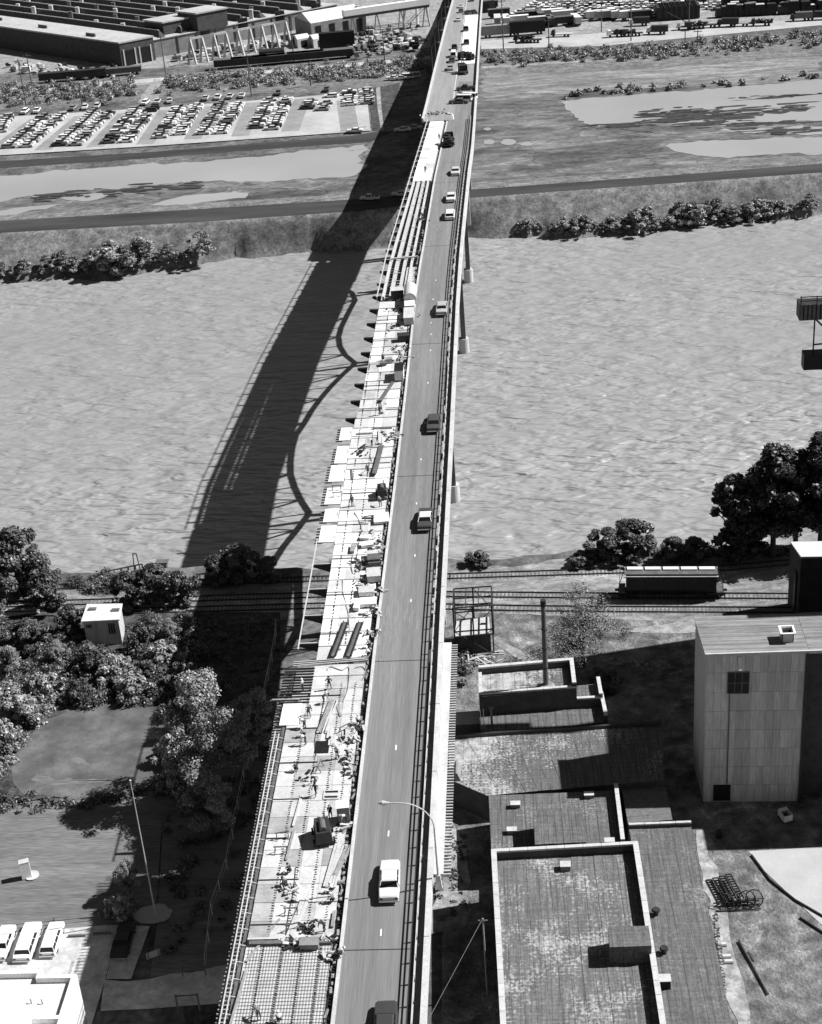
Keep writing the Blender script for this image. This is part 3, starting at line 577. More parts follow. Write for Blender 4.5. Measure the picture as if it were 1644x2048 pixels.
# ------------------------------------------------------------------ trees and shrubs
def leaf_mesh(name, clumps, n, size, m, trunk=None, tone=(.6,1.5)):
    """clumps: list of (centre, radii); leaves are small quads spread in the shells of the clumps"""
    cs = np.array([c for c,_ in clumps]); rs = np.array([r for _,r in clumps]); wt = np.prod(rs,1)**(2/3); wt /= wt.sum()
    idx = rng.choice(len(cs), n, p=wt); d = rng.normal(size=(n,3)); d /= np.linalg.norm(d,axis=1)[:,None]
    rad = rng.uniform(.1,1.35,size=(n,1))**.7; p = cs[idx]+d*rs[idx]*rad
    nm = d+rng.normal(size=(n,3))*.7+np.array([0,0,.5]); nm /= np.linalg.norm(nm,axis=1)[:,None]
    t = np.cross(nm, rng.normal(size=(n,3))); t /= np.linalg.norm(t,axis=1)[:,None]; u = np.cross(nm,t)
    sz = size*rng.uniform(.6,1.4,size=(n,1)); a = t*sz; b = u*sz*.6
    V = np.stack([p-a, p-b*.9+a*.1, p+a, p+b*.9+a*.1],1).reshape(-1,3)
    FA = np.arange(4*n).reshape(-1,4); tn = np.repeat(rng.uniform(tone[0],tone[1],size=len(cs))[idx]*rng.uniform(.7,1.35,size=n),4)
    me = bpy.data.meshes.new(name); me.from_pydata(V.tolist(), [], FA.tolist()); me.materials.append(M[m])
    at = me.attributes.new('tone','FLOAT','POINT'); at.data.foreach_set('value', tn.astype(np.float32))
    return me
def tree_proto(h, r, nc, nl, size, leafm, seed, low=.35, spread=1., squash=.8, bare=0):
    rr = random.Random(seed); cl = []; tips = []
    for i in range(nc):
        th = rr.uniform(0,6.28); q = rr.random()**.6; zc = h*(low+(1-low)*rr.random()); prof = math.sin(math.pi*min(.97,max(.12,(zc/h-low*.6)/(1-low*.6))))**.6
        x, y = r*q*prof*math.cos(th)*spread, r*q*prof*math.sin(th); cr = r*rr.uniform(.1,.26); cl.append(((x,y,zc),(cr,cr,cr*squash))); tips.append((x,y,zc))
    crown = leaf_mesh('crown', cl, nl, size, leafm)
    b = MB(); b.cyl((0,0,-.5),(rr.uniform(-.2,.2),0,h*.4),h*.025+.05,h*.017+.03,8); b.cyl((0,0,h*.4),(0,0,h*.8),h*.017+.03,h*.006,6)
    for t in tips[:min(14,nc)]:
        z0 = h*rr.uniform(.22,.5); mid = (t[0]*.5,t[1]*.5,z0+(t[2]-z0)*.65); b.cyl((0,0,z0),mid,h*.01+.02,h*.007,5); b.cyl(mid,t,h*.007,h*.003,5)
    for i in range(bare):
        th = rr.uniform(0,6.28); z0 = h*rr.uniform(.3,.6); e = (r*1.1*math.cos(th),r*1.1*math.sin(th),z0+rr.uniform(0,h*.2)); b.cyl((0,0,z0-h*.1),e,.06,.015,4)
    return crown, b
PT = {}
def defproto(key, *a, **k):
    cr, b = tree_proto(*a, **k); me = bpy.data.meshes.new('trunk'); me.from_pydata(b.v, [], b.f); me.materials.append(M['bark']); PT[key] = (cr, me, a[0])
defproto('broad', 11, 4.6, 60, 26000, .125, 'leaf_pale', 1, low=.25)
defproto('broad2', 8, 3.2, 46, 17000, .12, 'leaf_pale', 2, low=.2)
defproto('dense', 9, 4.3, 70, 20000, .24, 'leaf', 3, low=.1)
defproto('dense2', 6, 3.2, 55, 14000, .21, 'leaf', 4, low=.05)
defproto('bush', 3.2, 2.4, 40, 9000, .19, 'leaf', 5, low=.0)
defproto('bush2', 2.2, 1.9, 30, 6000, .16, 'leaf_pale', 6, low=.0)
defproto('tall', 22, 6.5, 90, 20000, .38, 'leaf_dark', 7, low=.3)
defproto('slim', 15, 3.6, 60, 11000, .34, 'leaf_dark', 8, low=.1)
defproto('airy', 12, 5.8, 60, 13000, .11, 'leaf_airy', 9, low=.25, bare=14, squash=1)
defproto('farbush', 6, 4, 34, 5200, .33, 'leaf_far', 10, low=.0)
defproto('fartree', 9, 4, 36, 5600, .33, 'leaf_far', 11, low=.1)
def tree(key, loc, s, label, cat='tree', group=None, name=None, sxy=1.):
    cr, tr, h = PT[key]; f = s/h
    e = empty(name or ('shrub' if cat in ('shrub','bush') else 'tree'), loc, label, cat, group, random.uniform(0,6.28)); e.scale = (f*sxy,f*sxy,f)
    for nm, me in (('trunk',tr),('crown',cr)): o = bpy.data.objects.new(nm, me); COL.objects.link(o); o.parent = e
    return e
T = lambda key, px, py, s, label, z=0, **k: tree(key, P(px,py,z), s, label, **k)
# near left trees
T('broad', 425, 1590, 18, 'tall sunlit pale leaved tree standing in the bridge shadow above the small pond', sxy=.85)
T('broad2', 515, 1515, 10, 'slender pale tree just right of the tall sunlit tree in the bridge shadow')
T('broad2', 428, 1672, 9.5, 'round pale leaved tree below the tall sunlit tree at the pond end')
T('bush2', 345, 1520, 3.2, 'small pale bush at the right rim of the algae pond', cat='bush')
T('bush2', 352, 1580, 3, 'small pale bush left of the round tree at the lawn edge', cat='bush')
T('broad2', 262, 1795, 5.5, 'young tree half in sun on the lawn left of the thin flagpole', sxy=.8)
T('bush2', 245, 1830, 2.5, 'leafy bush on the lawn beside the young tree', cat='bush')
T('dense', 40, 1185, 11, 'large round crowned tree at the left picture edge by the river')
T('dense', -25, 1230, 10, 'broad tree at the far left edge beside the pale lane')
T('dense2', 105, 1215, 6.5, 'bushy tree left of the little white roofed hut')
T('dense2', 150, 1268, 5, 'low tree hugging the left wall of the hut')
T('dense2', 262, 1215, 6, 'tree right behind the white roofed hut')
T('dense2', 315, 1205, 6.5, 'tree between the hut and the bridge shadow near the tracks')
T('dense2', 365, 1208, 5.5, 'tree at the shadow edge by the railway tracks')
T('dense2', 480, 1165, 6.5, 'dark tree in the bridge shadow on the river bank')
T('dense2', 440, 1168, 5, 'dark low tree in the bridge shadow at the waters edge')
T('dense2', 540, 1165, 4.5, 'dark low tree in the shadow nearest the truss shadows')
T('airy', 1165, 1335, 12.5, 'thin leaved tree with bare branches beside the tall chimney')
T('bush', 1205, 1382, 3.2, 'leafy bush growing over the wall below the thin leaved tree', cat='bush')
for i, (x, y, s, k) in enumerate([(1462,1122,15,'slim'),(1500,1118,14,'slim'),(1545,1115,19,'tall'),(1590,1108,17,'tall'),(1640,1105,20,'tall'),(1690,1105,20,'tall'),(1478,1128,9,'slim')]):
    T(k, x, y, s, ['dark vine covered tree at the left end of the tall riverside row','dark pointed tree second in the tall riverside row','tall dark tree in the middle of the riverside row','dark leafy tree behind the tall one in the riverside row','tall dark tree at the right edge above the flat white roof','dark tree beyond the right picture edge by the river','low dark tree at the foot of the leftmost riverside tree'][i], group='tall dark trees on the right river bank')
for i, (x, y, s, lab) in enumerate([(1215,1118,6,'bushy tree on the right bank left of the hopper car'),(1270,1112,7,'bushy tree on the bank above the hopper car left end'),(1345,1122,4.5,'low dark bush on the bank above the hopper car middle'),(1390,1122,4.5,'low dark bush on the bank above the hopper car right end'),(960,1130,2.6,'lone dark bush at the water edge right of the bridge'),(1165,1128,2.6,'small scrubby bush on the bank by the outer track')]):
    T('dense2' if s > 4 else 'bush', x, y, s*.85, lab, cat='bush', sxy=1.3)
for i, (x, y, s_, k) in enumerate([(60,1300,5,'dense2'),(120,1330,4,'broad2'),(185,1345,4.5,'bush'),(235,1360,3.6,'bush2'),(290,1300,4.6,'dense2'),(330,1335,3.5,'bush2'),(20,1350,5,'broad2'),(95,1395,3.4,'bush2'),(160,1400,3.2,'bush'),(270,1395,3.2,'bush2'),(345,1285,4,'broad2'),(45,1440,3.5,'bush2'),(15,1500,3.5,'bush2'),(365,1370,3.4,'bush'),(300,1365,3,'bush')]):
    T(k, x, y, s_, f'{o_(i)} shrub rising out of the thicket between the hut and the algae pond', cat='bush', group='shrubs in the thicket', sxy=random.uniform(.8,1.2))
# scrub masses: nobody could count these
def scrubmass(name, pts, label, m='leaf', size=.2, z=0):
    cl = []; 
    for (x0,y0,x1,y1,n,r0,r1) in pts:
        for i in range(n):
            t = random.random(); p = P(x0+(x1-x0)*t+random.gauss(0,4), y0+(y1-y0)*t+random.gauss(0,4), z); r = random.uniform(r0,r1); cl.append(((p.x,p.y,z+r*.5),(r,r,r*.8)))
    vol = sum(c[1][0]**2 for c in cl); me = leaf_mesh(name, cl, int(min(90000, vol*(190 if size<.3 else 60))), size, m)
    o = bpy.data.objects.new(name, me); COL.objects.link(o); tag(o, label, 'undergrowth', kind='stuff'); return o
def area(poly, n, r0, r1):
    out = []; P0 = np.array(poly); mn, mx = P0.min(0), P0.max(0)
    while len(out) < n:
        x, y = random.uniform(mn[0],mx[0]), random.uniform(mn[1],mx[1]); ins = False; j = len(poly)-1
        for i in range(len(poly)):
            if (poly[i][1] > y) != (poly[j][1] > y) and x < (poly[j][0]-poly[i][0])*(y-poly[i][1])/(poly[j][1]-poly[i][1])+poly[i][0]: ins = not ins
            j = i
        if ins: out.append((x,y,x,y,1,r0,r1))
    return out
scrubmass('thicket', area([(-60,1235),(130,1270),(170,1290),(250,1310),(270,1240),(330,1225),(400,1232),(420,1300),(330,1400),(240,1410),(140,1425),(-60,1330)], 420, .35, 1.5), 'dense leafy thicket between the hut and the algae pond')
scrubmass('thicket', area([(-60,1340),(60,1380),(110,1425),(50,1480),(20,1540),(-60,1600)], 110, .5, 1.4), 'pale weedy thicket left of the algae pond', 'leaf_pale')
scrubmass('thicket', area([(-60,1590),(40,1595),(160,1600),(330,1575),(330,1590),(150,1618),(-60,1635)], 90, .3, .9), 'band of weeds between the algae pond and the lawn')
scrubmass('thicket', area([(130,1158),(350,1152),(400,1165),(330,1180),(160,1180)], 90, .4, 1.2), 'grassy weeds on the left river bank')
scrubmass('thicket', area([(330,1250),(560,1230),(560,1560),(440,1930),(330,1900),(330,1600)], 190, .3, 1.0), 'dark undergrowth in the shade of the bridge')
scrubmass('thicket', area([(900,1310),(935,1310),(930,1370),(900,1380)], 26, .4, .9)+area([(905,1650),(935,1680),(930,1830),(880,1850),(870,1790)], 40, .2, .6), 'weeds along the right foot of the bridge')
scrubmass('thicket', area([(1130,1108),(1450,1100),(1760,1098),(1760,1112),(1450,1118),(1180,1124)], 130, .3, 1.0), 'weeds on the right river bank above the tracks')
scrubmass('hedgerow', area([(-60,215),(-60,176),(270,160),(272,190),(200,205)], 260, .5, 1.9)+area([(325,185),(330,158),(640,136),(850,115),(850,140),(700,160)], 320, .5, 2.0), 'rough brushy verge below the factory', 'leaf_far', .36)
scrubmass('hedgerow', area([(962,130),(964,108),(1300,92),(1644,68),(1700,66),(1700,88),(1300,118)], 340, .5, 1.9), 'rough brushy verge along the far truck road', 'leaf_far', .36)
scrubmass('hedgerow', area([(1130,190),(1644,150),(1644,156),(1130,198)], 40, .6, 1.4), 'dark weeds along the upper rim of the far right pond', 'leaf_far', .5)
def fb(x, y, s, lab, key='farbush'):
    z = -4.
    for _ in range(12): q = P(x,y,z); z = .5*z+.5*float(height(np.array([q.x]), np.array([q.y]))[0])
    T(key, x, y-3, s, lab, z=max(z,-7.8), sxy=random.uniform(.9,1.7), cat='bush', group='bushes along the far river bank')
k_ = 0
for x0, x1, ya, yb, n in ((0,110,555,548,7),(112,330,548,530,18),(335,425,525,514,6),(1035,1150,474,468,8),(1155,1320,468,456,15),(1330,1400,456,450,5),(1400,1560,448,434,11),(1560,1650,432,422,5)):
    for i in range(n):
        t = (i+.5)/n; x = x0+(x1-x0)*t+random.gauss(0,3); y = ya+(yb-ya)*t+random.gauss(0,3); s = random.choice([2.2,3,4.2,5.5])*random.uniform(.8,1.2)*(1.15 if 180 < x < 290 or 1180 < x < 1240 else .9)
        side = 'left' if x < 800 else 'right'; k_ += 1
        fb(x, y, s, f'{o_(k_-1)} bush from the left along the far river bank, {side} of the bridge', pick(['farbush','fartree']))
# ------------------------------------------------------------------ vehicles (local: length along +Y, front at +Y)
def loft(b, secs):
    """secs: (y, halfwidth, z0, z1, topinset)"""
    vs = []
    for y, w_, z0, z1, ti in secs:
        zm = z0+(z1-z0)*.62
        vs += [(-w_*.93,y,z0),(w_*.93,y,z0),(w_,y,z0+.12),(w_,y,zm),(w_-ti,y,z1),(0,y,z1+.03),(-w_+ti,y,z1),(-w_,y,zm),(-w_,y,z0+.12)]
    fs = [tuple(range(9))]; n = len(secs)
    for i in range(n-1):
        for k in range(9): a = 9*i+k; c = 9*i+(k+1)%9; fs.append((c,a,a+9,c+9))
    fs.append(tuple(range(9*(n-1),9*n))[::-1]); return b.add(vs, fs)
def car(px, py, label, shade, kind='sedan', rz=0, z=None, loc=None, group=None, roof=None, trunk=None, W_=1.0, name='parked_car'):
    p = loc if loc is not None else (D(px,py) if z is None else P(px,py,z)); l2 = 2.7*W_; hw = 1.0*W_
    e = empty(name, p, label, 'car' if kind != 'pickup' else 'pickup truck', group, rz)
    def put(b, nm, m, par=e, sh=None, smooth=False):
        o = b.build(nm, m, par, world=False, smooth=smooth); c = shade if sh is None else sh; o.color = (c,c,c,1); return o
    b = MB(); loft(b, [(-l2,hw*.86,.45,.82,.08),(-l2+.12,hw*.95,.32,.92,.1),(-l2*.55,hw,.25,.97,.1),(0,hw,.22,.95,.1),(l2*.5,hw,.25,.93,.1),(l2-.2,hw*.96,.3,.86,.12),(l2,hw*.88,.42,.78,.1)]); body = put(b,'body','car')
    if kind == 'sedan': c0, c1, r0, r1 = -1.55, 1.15, -.95, .55
    elif kind == 'wagon': c0, c1, r0, r1 = -2.55, 1.15, -2.3, .5
    elif kind == 'van': c0, c1, r0, r1 = -2.6, 2.0, -2.5, 1.5
    else: c0, c1, r0, r1 = -.5, 1.25, -.35, .8
    h = {'sedan':1.42,'wagon':1.5,'van':1.95,'pickup':1.65}[kind]; wg = hw*.88; wr = hw*.72
    b = MB(); b.hexa([(-wg,c0,.93),(wg,c0,.93),(wg,c1,.93),(-wg,c1,.93),(-wr,r0,h-.04),(wr,r0,h-.04),(wr,r1,h-.04),(-wr,r1,h-.04)]); put(b,'window_glass','glass')
    b = MB(); b.hexa([(-wr-.04,r0-.05,h-.06),(wr+.04,r0-.05,h-.06),(wr+.04,r1+.05,h-.06),(-wr-.04,r1+.05,h-.06),(-wr+.06,r0+.06,h+.02),(wr-.06,r0+.06,h+.02),(wr-.06,r1-.08,h+.02),(-wr+.06,r1-.08,h+.02)]); put(b,'roof','car',sh=roof)
    pl = [(c0,r0),(c1,r1)]+[(c0+(c1-c0)*t, r0+(r1-r0)*t) for t in ((.5,) if kind != 'wagon' else (.35,.68))]
    for s_ in (-1,1):
        for c, r in pl: b = MB(); b.bar((s_*(wg+.01),c,.93),(s_*(wr+.01),r,h-.03),.07); put(b,'pillar','car',sh=roof)
    for s_ in (-1,1):
        for y in (-l2*.58, l2*.6): b = MB(); b.cyl((s_*(hw-.24),y,.33),(s_*(hw-.01),y,.33),.34,.34,14); w = put(b,'wheel','rubber'); b = MB(); b.cyl((s_*(hw-.02),y,.33),(s_*(hw+.005),y,.33),.17,.17,10); b.build('hubcap','chrome',w,world=False)
        b = MB(); b.box((s_*hw*.72,-l2-.005,.68),(.3,.05,.16)); put(b,'taillight','steel')
        b = MB(); b.box((s_*hw*.7,l2+.0,.66),(.36,.05,.17)); put(b,'headlight','lamp')
    for y in (-l2-.07, l2+.07): b = MB(); b.hexa([(-hw*.95,y-.07,.36),(hw*.95,y-.07,.36),(hw*.95,y+.07,.36),(-hw*.95,y+.07,.36),(-hw*.93,y-.06,.52),(hw*.93,y-.06,.52),(hw*.93,y+.06,.52),(-hw*.93,y+.06,.52)]); put(b,'bumper','chrome')
    if kind == 'pickup': b = MB(); b.bx(-hw*.8,hw*.8,-2.55,-.65,.93,.99); put(b,'truck_bed','black')
    if trunk is not None: b = MB(); b.hexa([(-hw*.86,-l2*.95,.9),(hw*.86,-l2*.95,.9),(hw*.86,c0,.95),(-hw*.86,c0,.95),(-hw*.84,-l2*.94,.97),(hw*.84,-l2*.94,.97),(hw*.84,c0,1.03),(-hw*.84,c0,1.03)]); put(b,'trunk_lid','car',sh=trunk)
    return e
lane = lambda x, y: (lambda p: (p.x, p.y, zd(p.y)+.01))(D(x, y))
car(0,0,'pale two tone sedan driving alone nearest the street lamp',.62,loc=lane(780,1770),rz=.03,name='car')
car(0,0,'dark sedan cut by the bottom picture edge on the bridge',.05,loc=lane(772,2062),rz=.03,name='car')
car(0,0,'dark car with a white roof between the two river bridge joints',.06,loc=lane(851,1045),roof=.75,name='car')
car(0,0,'dark grey sedan driving ahead of the white roofed car',.07,loc=lane(868,852),name='car')
car(0,0,'light grey sedan driving beside the tanks at the end of the deck works',.42,loc=lane(884,622),name='car')
car(0,0,'white station wagon last of the three close white cars on the bridge',.75,'wagon',loc=lane(900,434),name='car')
car(0,0,'white sedan in the middle of the three close white cars on the bridge',.65,loc=lane(902,399),name='car')
car(0,0,'pale sedan foremost of the three close white cars on the bridge',.55,loc=lane(911,347),name='car')
for i, (x, y, sh, k, lab) in enumerate([(901,139,.3,'sedan','grey sedan last in the queue on the far left lane'),(904,124,.05,'sedan','black car second last in the far queue'),(907,113,.7,'van','white van in the middle of the far queue on the bridge'),(909,99,.04,'pickup','black truck heading the far queue on the bridge'),(917,42,.5,'sedan','light car near the top of the bridge beside the white pour'),(922,25,.08,'sedan','dark car following the lone light car near the bridge top'),(922,15,.6,'sedan','light car near the top edge on the bridge'),(944,2,.05,'sedan','dark car at the very top edge on the bridge')]):
    car(0,0,lab,sh,k,loc=lane(x,y),name='car')
for x, y, sh, k, lab, rz in [(932,62,.05,'pickup','dark pickup on the white pour farthest from the camera',0),(933,89,.05,'pickup','dark pickup on the white pour nearer the camera',0),(918,207,.1,'sedan','dark car parked across the closed lane left of the white van',1.35),(925,203,.7,'van','white van parked across the closed lane',1.35),(936,199,.75,'van','second white van parked by the parapet in the closed lane',1.2),(932,180,.08,'pickup','dark flatbed truck parked beyond the white vans',1.5),(936,28,.05,'sedan','dark car parked at the far end of the white pour',.3),(947,27,.04,'sedan','black car parked by the parapet at the far end of the pour',.3)]:
    car(0,0,lab,sh,k,loc=lane(x,y),rz=rz,name='parked_car')
# near left car park
car(8,1892,'white sedan leftmost of the parked white cars',.8,'sedan',z=.12,rz=.02); car(57,1890,'long white wagon in the middle of the parked white cars',.8,'wagon',z=.12,rz=.02,W_=1.12)
car(106,1885,'white tail finned wagon rightmost of the parked white cars',.78,'wagon',z=.12,rz=.02,W_=.98); car(248,1886,'black sedan parked in the shade of the bridge',.03,'sedan',z=.2,rz=0,W_=1.08)
# cars and pickups under the bridge on the far side
for x, y, z, sh, k, lab in [(740,399,1.1,.65,'pickup','pale pickup on the levee road in the bridge shadow'),(803,391,1.1,.5,'sedan','light car on the levee road nearly under the bridge'),(806,262,.4,.6,'sedan','white car on the perimeter road just left of the bridge'),(827,258,.4,.3,'sedan','grey car on the perimeter road touching the bridge edge'),(710,264,.4,.7,'sedan','long white car outside the near corner of the parking lot'),(787,158,.4,.65,'sedan','leftmost light car on the dirt lot beside the bridge shadow'),(802,158,.4,.7,'sedan','middle light car on the dirt lot beside the bridge shadow'),(813,157,.4,.75,'van','white van at the edge of the bridge shadow on the dirt lot'),(826,155,.4,.45,'van','box van parked just inside the far bridge shadow')]:
    car(0,0,lab,sh,k,loc=P(x,y,z),rz=1.5)
# ------------------------------------------------------------------ distant cars: one small mesh per body style
def farcar(kind):
    b = MB(); l2 = 2.6; b.cur = 0
    b.hexa([(-.98,-l2,.3),(.98,-l2,.3),(.98,l2,.3),(-.98,l2,.3),(-.9,-l2+.1,.95),(.9,-l2+.1,.95),(.9,l2-.15,.88),(-.9,l2-.15,.88)])
    c0,c1,r0,r1 = {'sedan':(-1.7,1.2,-1.0,.5),'wagon':(-2.4,1.2,-2.2,.5),'pickup':(-.6,1.2,-.4,.6)}[kind]
    b.cur = 1; b.hexa([(-.86,c0,.92),(.86,c0,.92),(.86,c1,.92),(-.86,c1,.92),(-.7,r0,1.38),(.7,r0,1.38),(.7,r1,1.38),(-.7,r1,1.38)])
    b.cur = 0; b.bx(-.72,.72,r0,r1,1.39,1.45)
    b.cur = 2; 
    for y in (-1.5,1.6): b.bx(-1.0,1.0,y-.33,y+.33,.0,.5)
    me = bpy.data.meshes.new('parked_car'); me.from_pydata(b.v, [], b.f)
    for q in ('car','glass','rubber'): me.materials.append(M[q])
    me.polygons.foreach_set('material_index', b.mi); return me
FC = {k: farcar(k) for k in ('sedan','wagon','pickup')}
SH = [('white',.8,42),('pale grey',.55,28),('mid grey',.3,14),('dark grey',.12,9),('black',.03,7)]
def put_far(loc, rz, label, group, cat='car'):
    k = random.choices(['sedan','wagon','pickup'],[7,2,1])[0]; nm, sh, _ = random.choices(SH,[s[2] for s in SH])[0]
    o = bpy.data.objects.new('parked_car', FC[k]); COL.objects.link(o); o.location = loc; o.rotation_euler = (0,0,rz); o.color = (sh,sh,sh,1)
    return tag(o, label.replace('#', f'{nm} {k}'), cat, group)
ROWS = [((0,234),(-22,272),2),((110,231),(30,299),2),((207,223),(128,297),2),((290,218),(232,289),2),((378,213),(332,282),2),((462,206),(420,274),2),((558,199),(524,267),2),((648,193),(622,228),2),((716,182),(718,213),2)]
nfar = 0
for ri, (a, b_, nf) in enumerate(ROWS):
    A = P(*a,.3); B_ = P(*b_,.3); d = B_-A; L = d.length; d.normalize(); n = int(L/3.15); ang = math.atan2(-d.x, d.y); nrm = Vector((-d.y,d.x,0)); 
    if nrm.x < 0: nrm = -nrm
    for f_ in (0,1):
        for i in range(n):
            if random.random() < .12+(.1 if ri > 5 else 0): continue
            p = A+d*(i+.5)*3.15+nrm*(2.9*(1 if f_ else -1))+Vector((random.uniform(-.3,.3),random.uniform(-.2,.2),0))
            put_far(p, ang+math.pi/2+random.gauss(0,.03)+(math.pi if f_ else 0), f'#, {o_(i)} car from the top in the {"right" if f_ else "left"} file of {o_(ri)} double row', 'cars in the far parking lot'); nfar += 1
A = P(38,226,.3); B_ = P(690,178,.3); d = (B_-A); n = int(d.length/4.2)
for i in range(n):
    if random.random() < .3: continue
    put_far(A.lerp(B_,(i+.5)/n), random.gauss(0,.1)+math.pi*(random.random()<.5), f'#, {o_(i)} car from the left along the top edge of the far lot', 'cars in the far parking lot'); nfar += 1
# the darker driving aisles between rows
for a, b_ in [((75,238),(-10,300)),((165,232),(85,300)),((252,226),(190,294)),((335,219),(290,288)),((422,212),(385,278)),((508,205),(480,272)),((605,197),(580,262)),((690,200),(700,262))]:
    A = P(*a,.31); B_ = P(*b_,.31); d = (B_-A).normalized(); nr = Vector((-d.y,d.x,0))*3.0; b = MB(); b.add([A-nr,A+nr,B_+nr,B_-nr],[(0,1,2,3)]); o = b.build('parking_aisle','lane',kind='structure')
    if o.data.polygons[0].normal.z < 0: o.data.flip_normals()
print('far cars', nfar)
# storage lot at the top right: nearest ones individually, the rest as one mass
cand = []
for r in range(13):
    for i in range(46):
        t = i/45; y = 38-4.2*r-(10+1.2*r)*t; x = 1015+t*660+r*8
        if (y > 18 and x > 1310) or x > 1440+r*8 or random.random() < .22: continue
        cand.append((r, x+random.uniform(-2,2), y))
cand.sort(); quota = max(0, 285-nfar-8); idx = {}
mass = MB(); shades = MB()
for j, (rw, x, y) in enumerate(cand):
    p = P(x, y, .3)
    if j < quota:
        idx[rw] = idx.get(rw, 0)+1
        put_far(p, 1.35+random.gauss(0,.12), f'#, {o_(idx[rw]-1)} from the left in the {o_(rw)} row of the top right lot', 'cars in the top right storage lot')
    else:
        mass.cur = random.choices([0,1,2],[6,3,2])[0]; a = 1.35+random.gauss(0,.1); mass.box((p.x,p.y,.7),(1.9,5.1,.75),a); mass.cur = 1; mass.box((p.x,p.y,1.2),(1.5,2.2,.4),a); mass.cur = 0 if random.random()<.6 else 2; mass.box((p.x,p.y,1.43),(1.4,1.6,.06),a)
mass.build('car_mass', ['white','black','lightgrey'], label='hazy mass of parked cars filling the storage lot at the top', cat='cars', kind='stuff')
# ------------------------------------------------------------------ people: one skinned body per pose
def person_mesh(pose):
    j = {'pel':(0,0,.95),'chest':(0,.0,1.28),'neck':(0,.0,1.48),'head':(0,.02,1.58),'top':(0,.02,1.72),
         'shL':(-.19,0,1.42),'elL':(-.27,0,1.14),'wrL':(-.28,.08,.9),'shR':(.19,0,1.42),'elR':(.27,0,1.14),'wrR':(.28,.08,.9),
         'hiL':(-.1,0,.9),'knL':(-.12,.02,.5),'anL':(-.13,-.02,.09),'toL':(-.14,.17,.05),'hiR':(.1,0,.9),'knR':(.12,.02,.5),'anR':(.13,-.02,.09),'toR':(.14,.17,.05)}
    if pose == 'hips':
        j.update(elL=(-.4,-.05,1.18),wrL=(-.2,.06,1.02),elR=(.4,-.05,1.18),wrR=(.2,.06,1.02),anL=(-.2,0,.09),toL=(-.24,.17,.05),knL=(-.16,.02,.5),anR=(.2,0,.09),toR=(.24,.17,.05),knR=(.16,.02,.5))
    if pose == 'walk':
        j.update(knL=(-.11,.2,.52),anL=(-.11,.22,.1),toL=(-.11,.4,.07),knR=(.11,-.05,.5),anR=(.11,-.33,.13),toR=(.11,-.18,.04),elL=(-.25,-.15,1.16),wrL=(-.24,-.12,.92),elR=(.25,.13,1.16),wrR=(.24,.3,1.0))
    if pose == 'bend':
        j.update(chest=(0,.3,1.12),neck=(0,.48,1.2),head=(0,.58,1.2),top=(0,.71,1.17),shL=(-.19,.42,1.16),shR=(.19,.42,1.16),elL=(-.24,.5,.88),wrL=(-.18,.55,.64),elR=(.24,.5,.88),wrR=(.18,.58,.64),knL=(-.14,.08,.5),knR=(.14,.08,.5))
    if pose == 'crouch':
        j.update(pel=(0,-.15,.42),hiL=(-.1,-.13,.4),hiR=(.1,-.13,.4),chest=(0,.08,.72),neck=(0,.17,.88),head=(0,.22,.97),top=(0,.28,1.1),shL=(-.19,.12,.83),shR=(.19,.12,.83),elL=(-.26,.3,.6),wrL=(-.16,.45,.42),elR=(.26,.3,.6),wrR=(.16,.45,.42),knL=(-.18,.25,.5),anL=(-.16,.02,.09),toL=(-.18,.2,.05),knR=(.18,.25,.5),anR=(.16,.02,.09),toR=(.18,.2,.05))
    R_ = dict(pel=.15,chest=.16,neck=.065,head=.1,top=.07,shL=.075,shR=.075,elL=.05,elR=.05,wrL=.035,wrR=.035,hiL=.1,hiR=.1,knL=.065,knR=.065,anL=.045,anR=.045,toL=.045,toR=.045)
    E_ = [('pel','chest'),('chest','neck'),('neck','head'),('head','top'),('chest','shL'),('shL','elL'),('elL','wrL'),('chest','shR'),('shR','elR'),('elR','wrR'),('pel','hiL'),('hiL','knL'),('knL','anL'),('anL','toL'),('pel','hiR'),('hiR','knR'),('knR','anR'),('anR','toR')]
    names = list(j); me = bpy.data.meshes.new('body'); me.from_pydata([j[n] for n in names], [(names.index(a),names.index(b)) for a,b in E_], [])
    o = bpy.data.objects.new('tmp', me); COL.objects.link(o); mo = o.modifiers.new('s','SKIN'); 
    for i, n in enumerate(names): me.skin_vertices[0].data[i].radius = (R_[n],R_[n])
    me.skin_vertices[0].data[0].use_root = True
    su = o.modifiers.new('u','SUBSURF'); su.levels = 1; su.render_levels = 1
    dg = bpy.context.evaluated_depsgraph_get(); dg.update(); ev = bpy.data.meshes.new_from_object(o.evaluated_get(dg)); bpy.data.objects.remove(o)
    # hands: palm, four unequal bent fingers and a thumb; nose and ears
    b = MB()
    for s_ in ('L','R'):
        w = Vector(j['wr'+s_]); d = (w-Vector(j['el'+s_])).normalized(); sd = Vector((1,0,0)); f = d.cross(sd).normalized()
        b.bar(w-d*.01, w+d*.09, .085, .035)
        for k, L in enumerate((.065,.078,.072,.055)): q = w+d*.085+sd*(-.03+.02*k); m_ = q+d*L*.6; b.bar(q, m_, .017); b.bar(m_, m_+(d*.6+f*.6).normalized()*L*.5, .015)
        q = w+d*.02+sd*(.045 if s_=='L' else -.045); b.bar(q, q+(d+sd*(.7 if s_=='L' else -.7)).normalized()*.06, .022)
    hd = Vector(j['head']); b.box(hd+Vector((0,.11,.0)),(.03,.04,.04)); b.box(hd+Vector((-.105,0,0)),(.02,.05,.06)); b.box(hd+Vector((.105,0,0)),(.02,.05,.06))
    n0 = len(ev.vertices); V = [tuple(v.co) for v in ev.vertices]+b.v; FA = [tuple(p.vertices) for p in ev.polygons]+[tuple(i+n0 for i in f) for f in b.f]
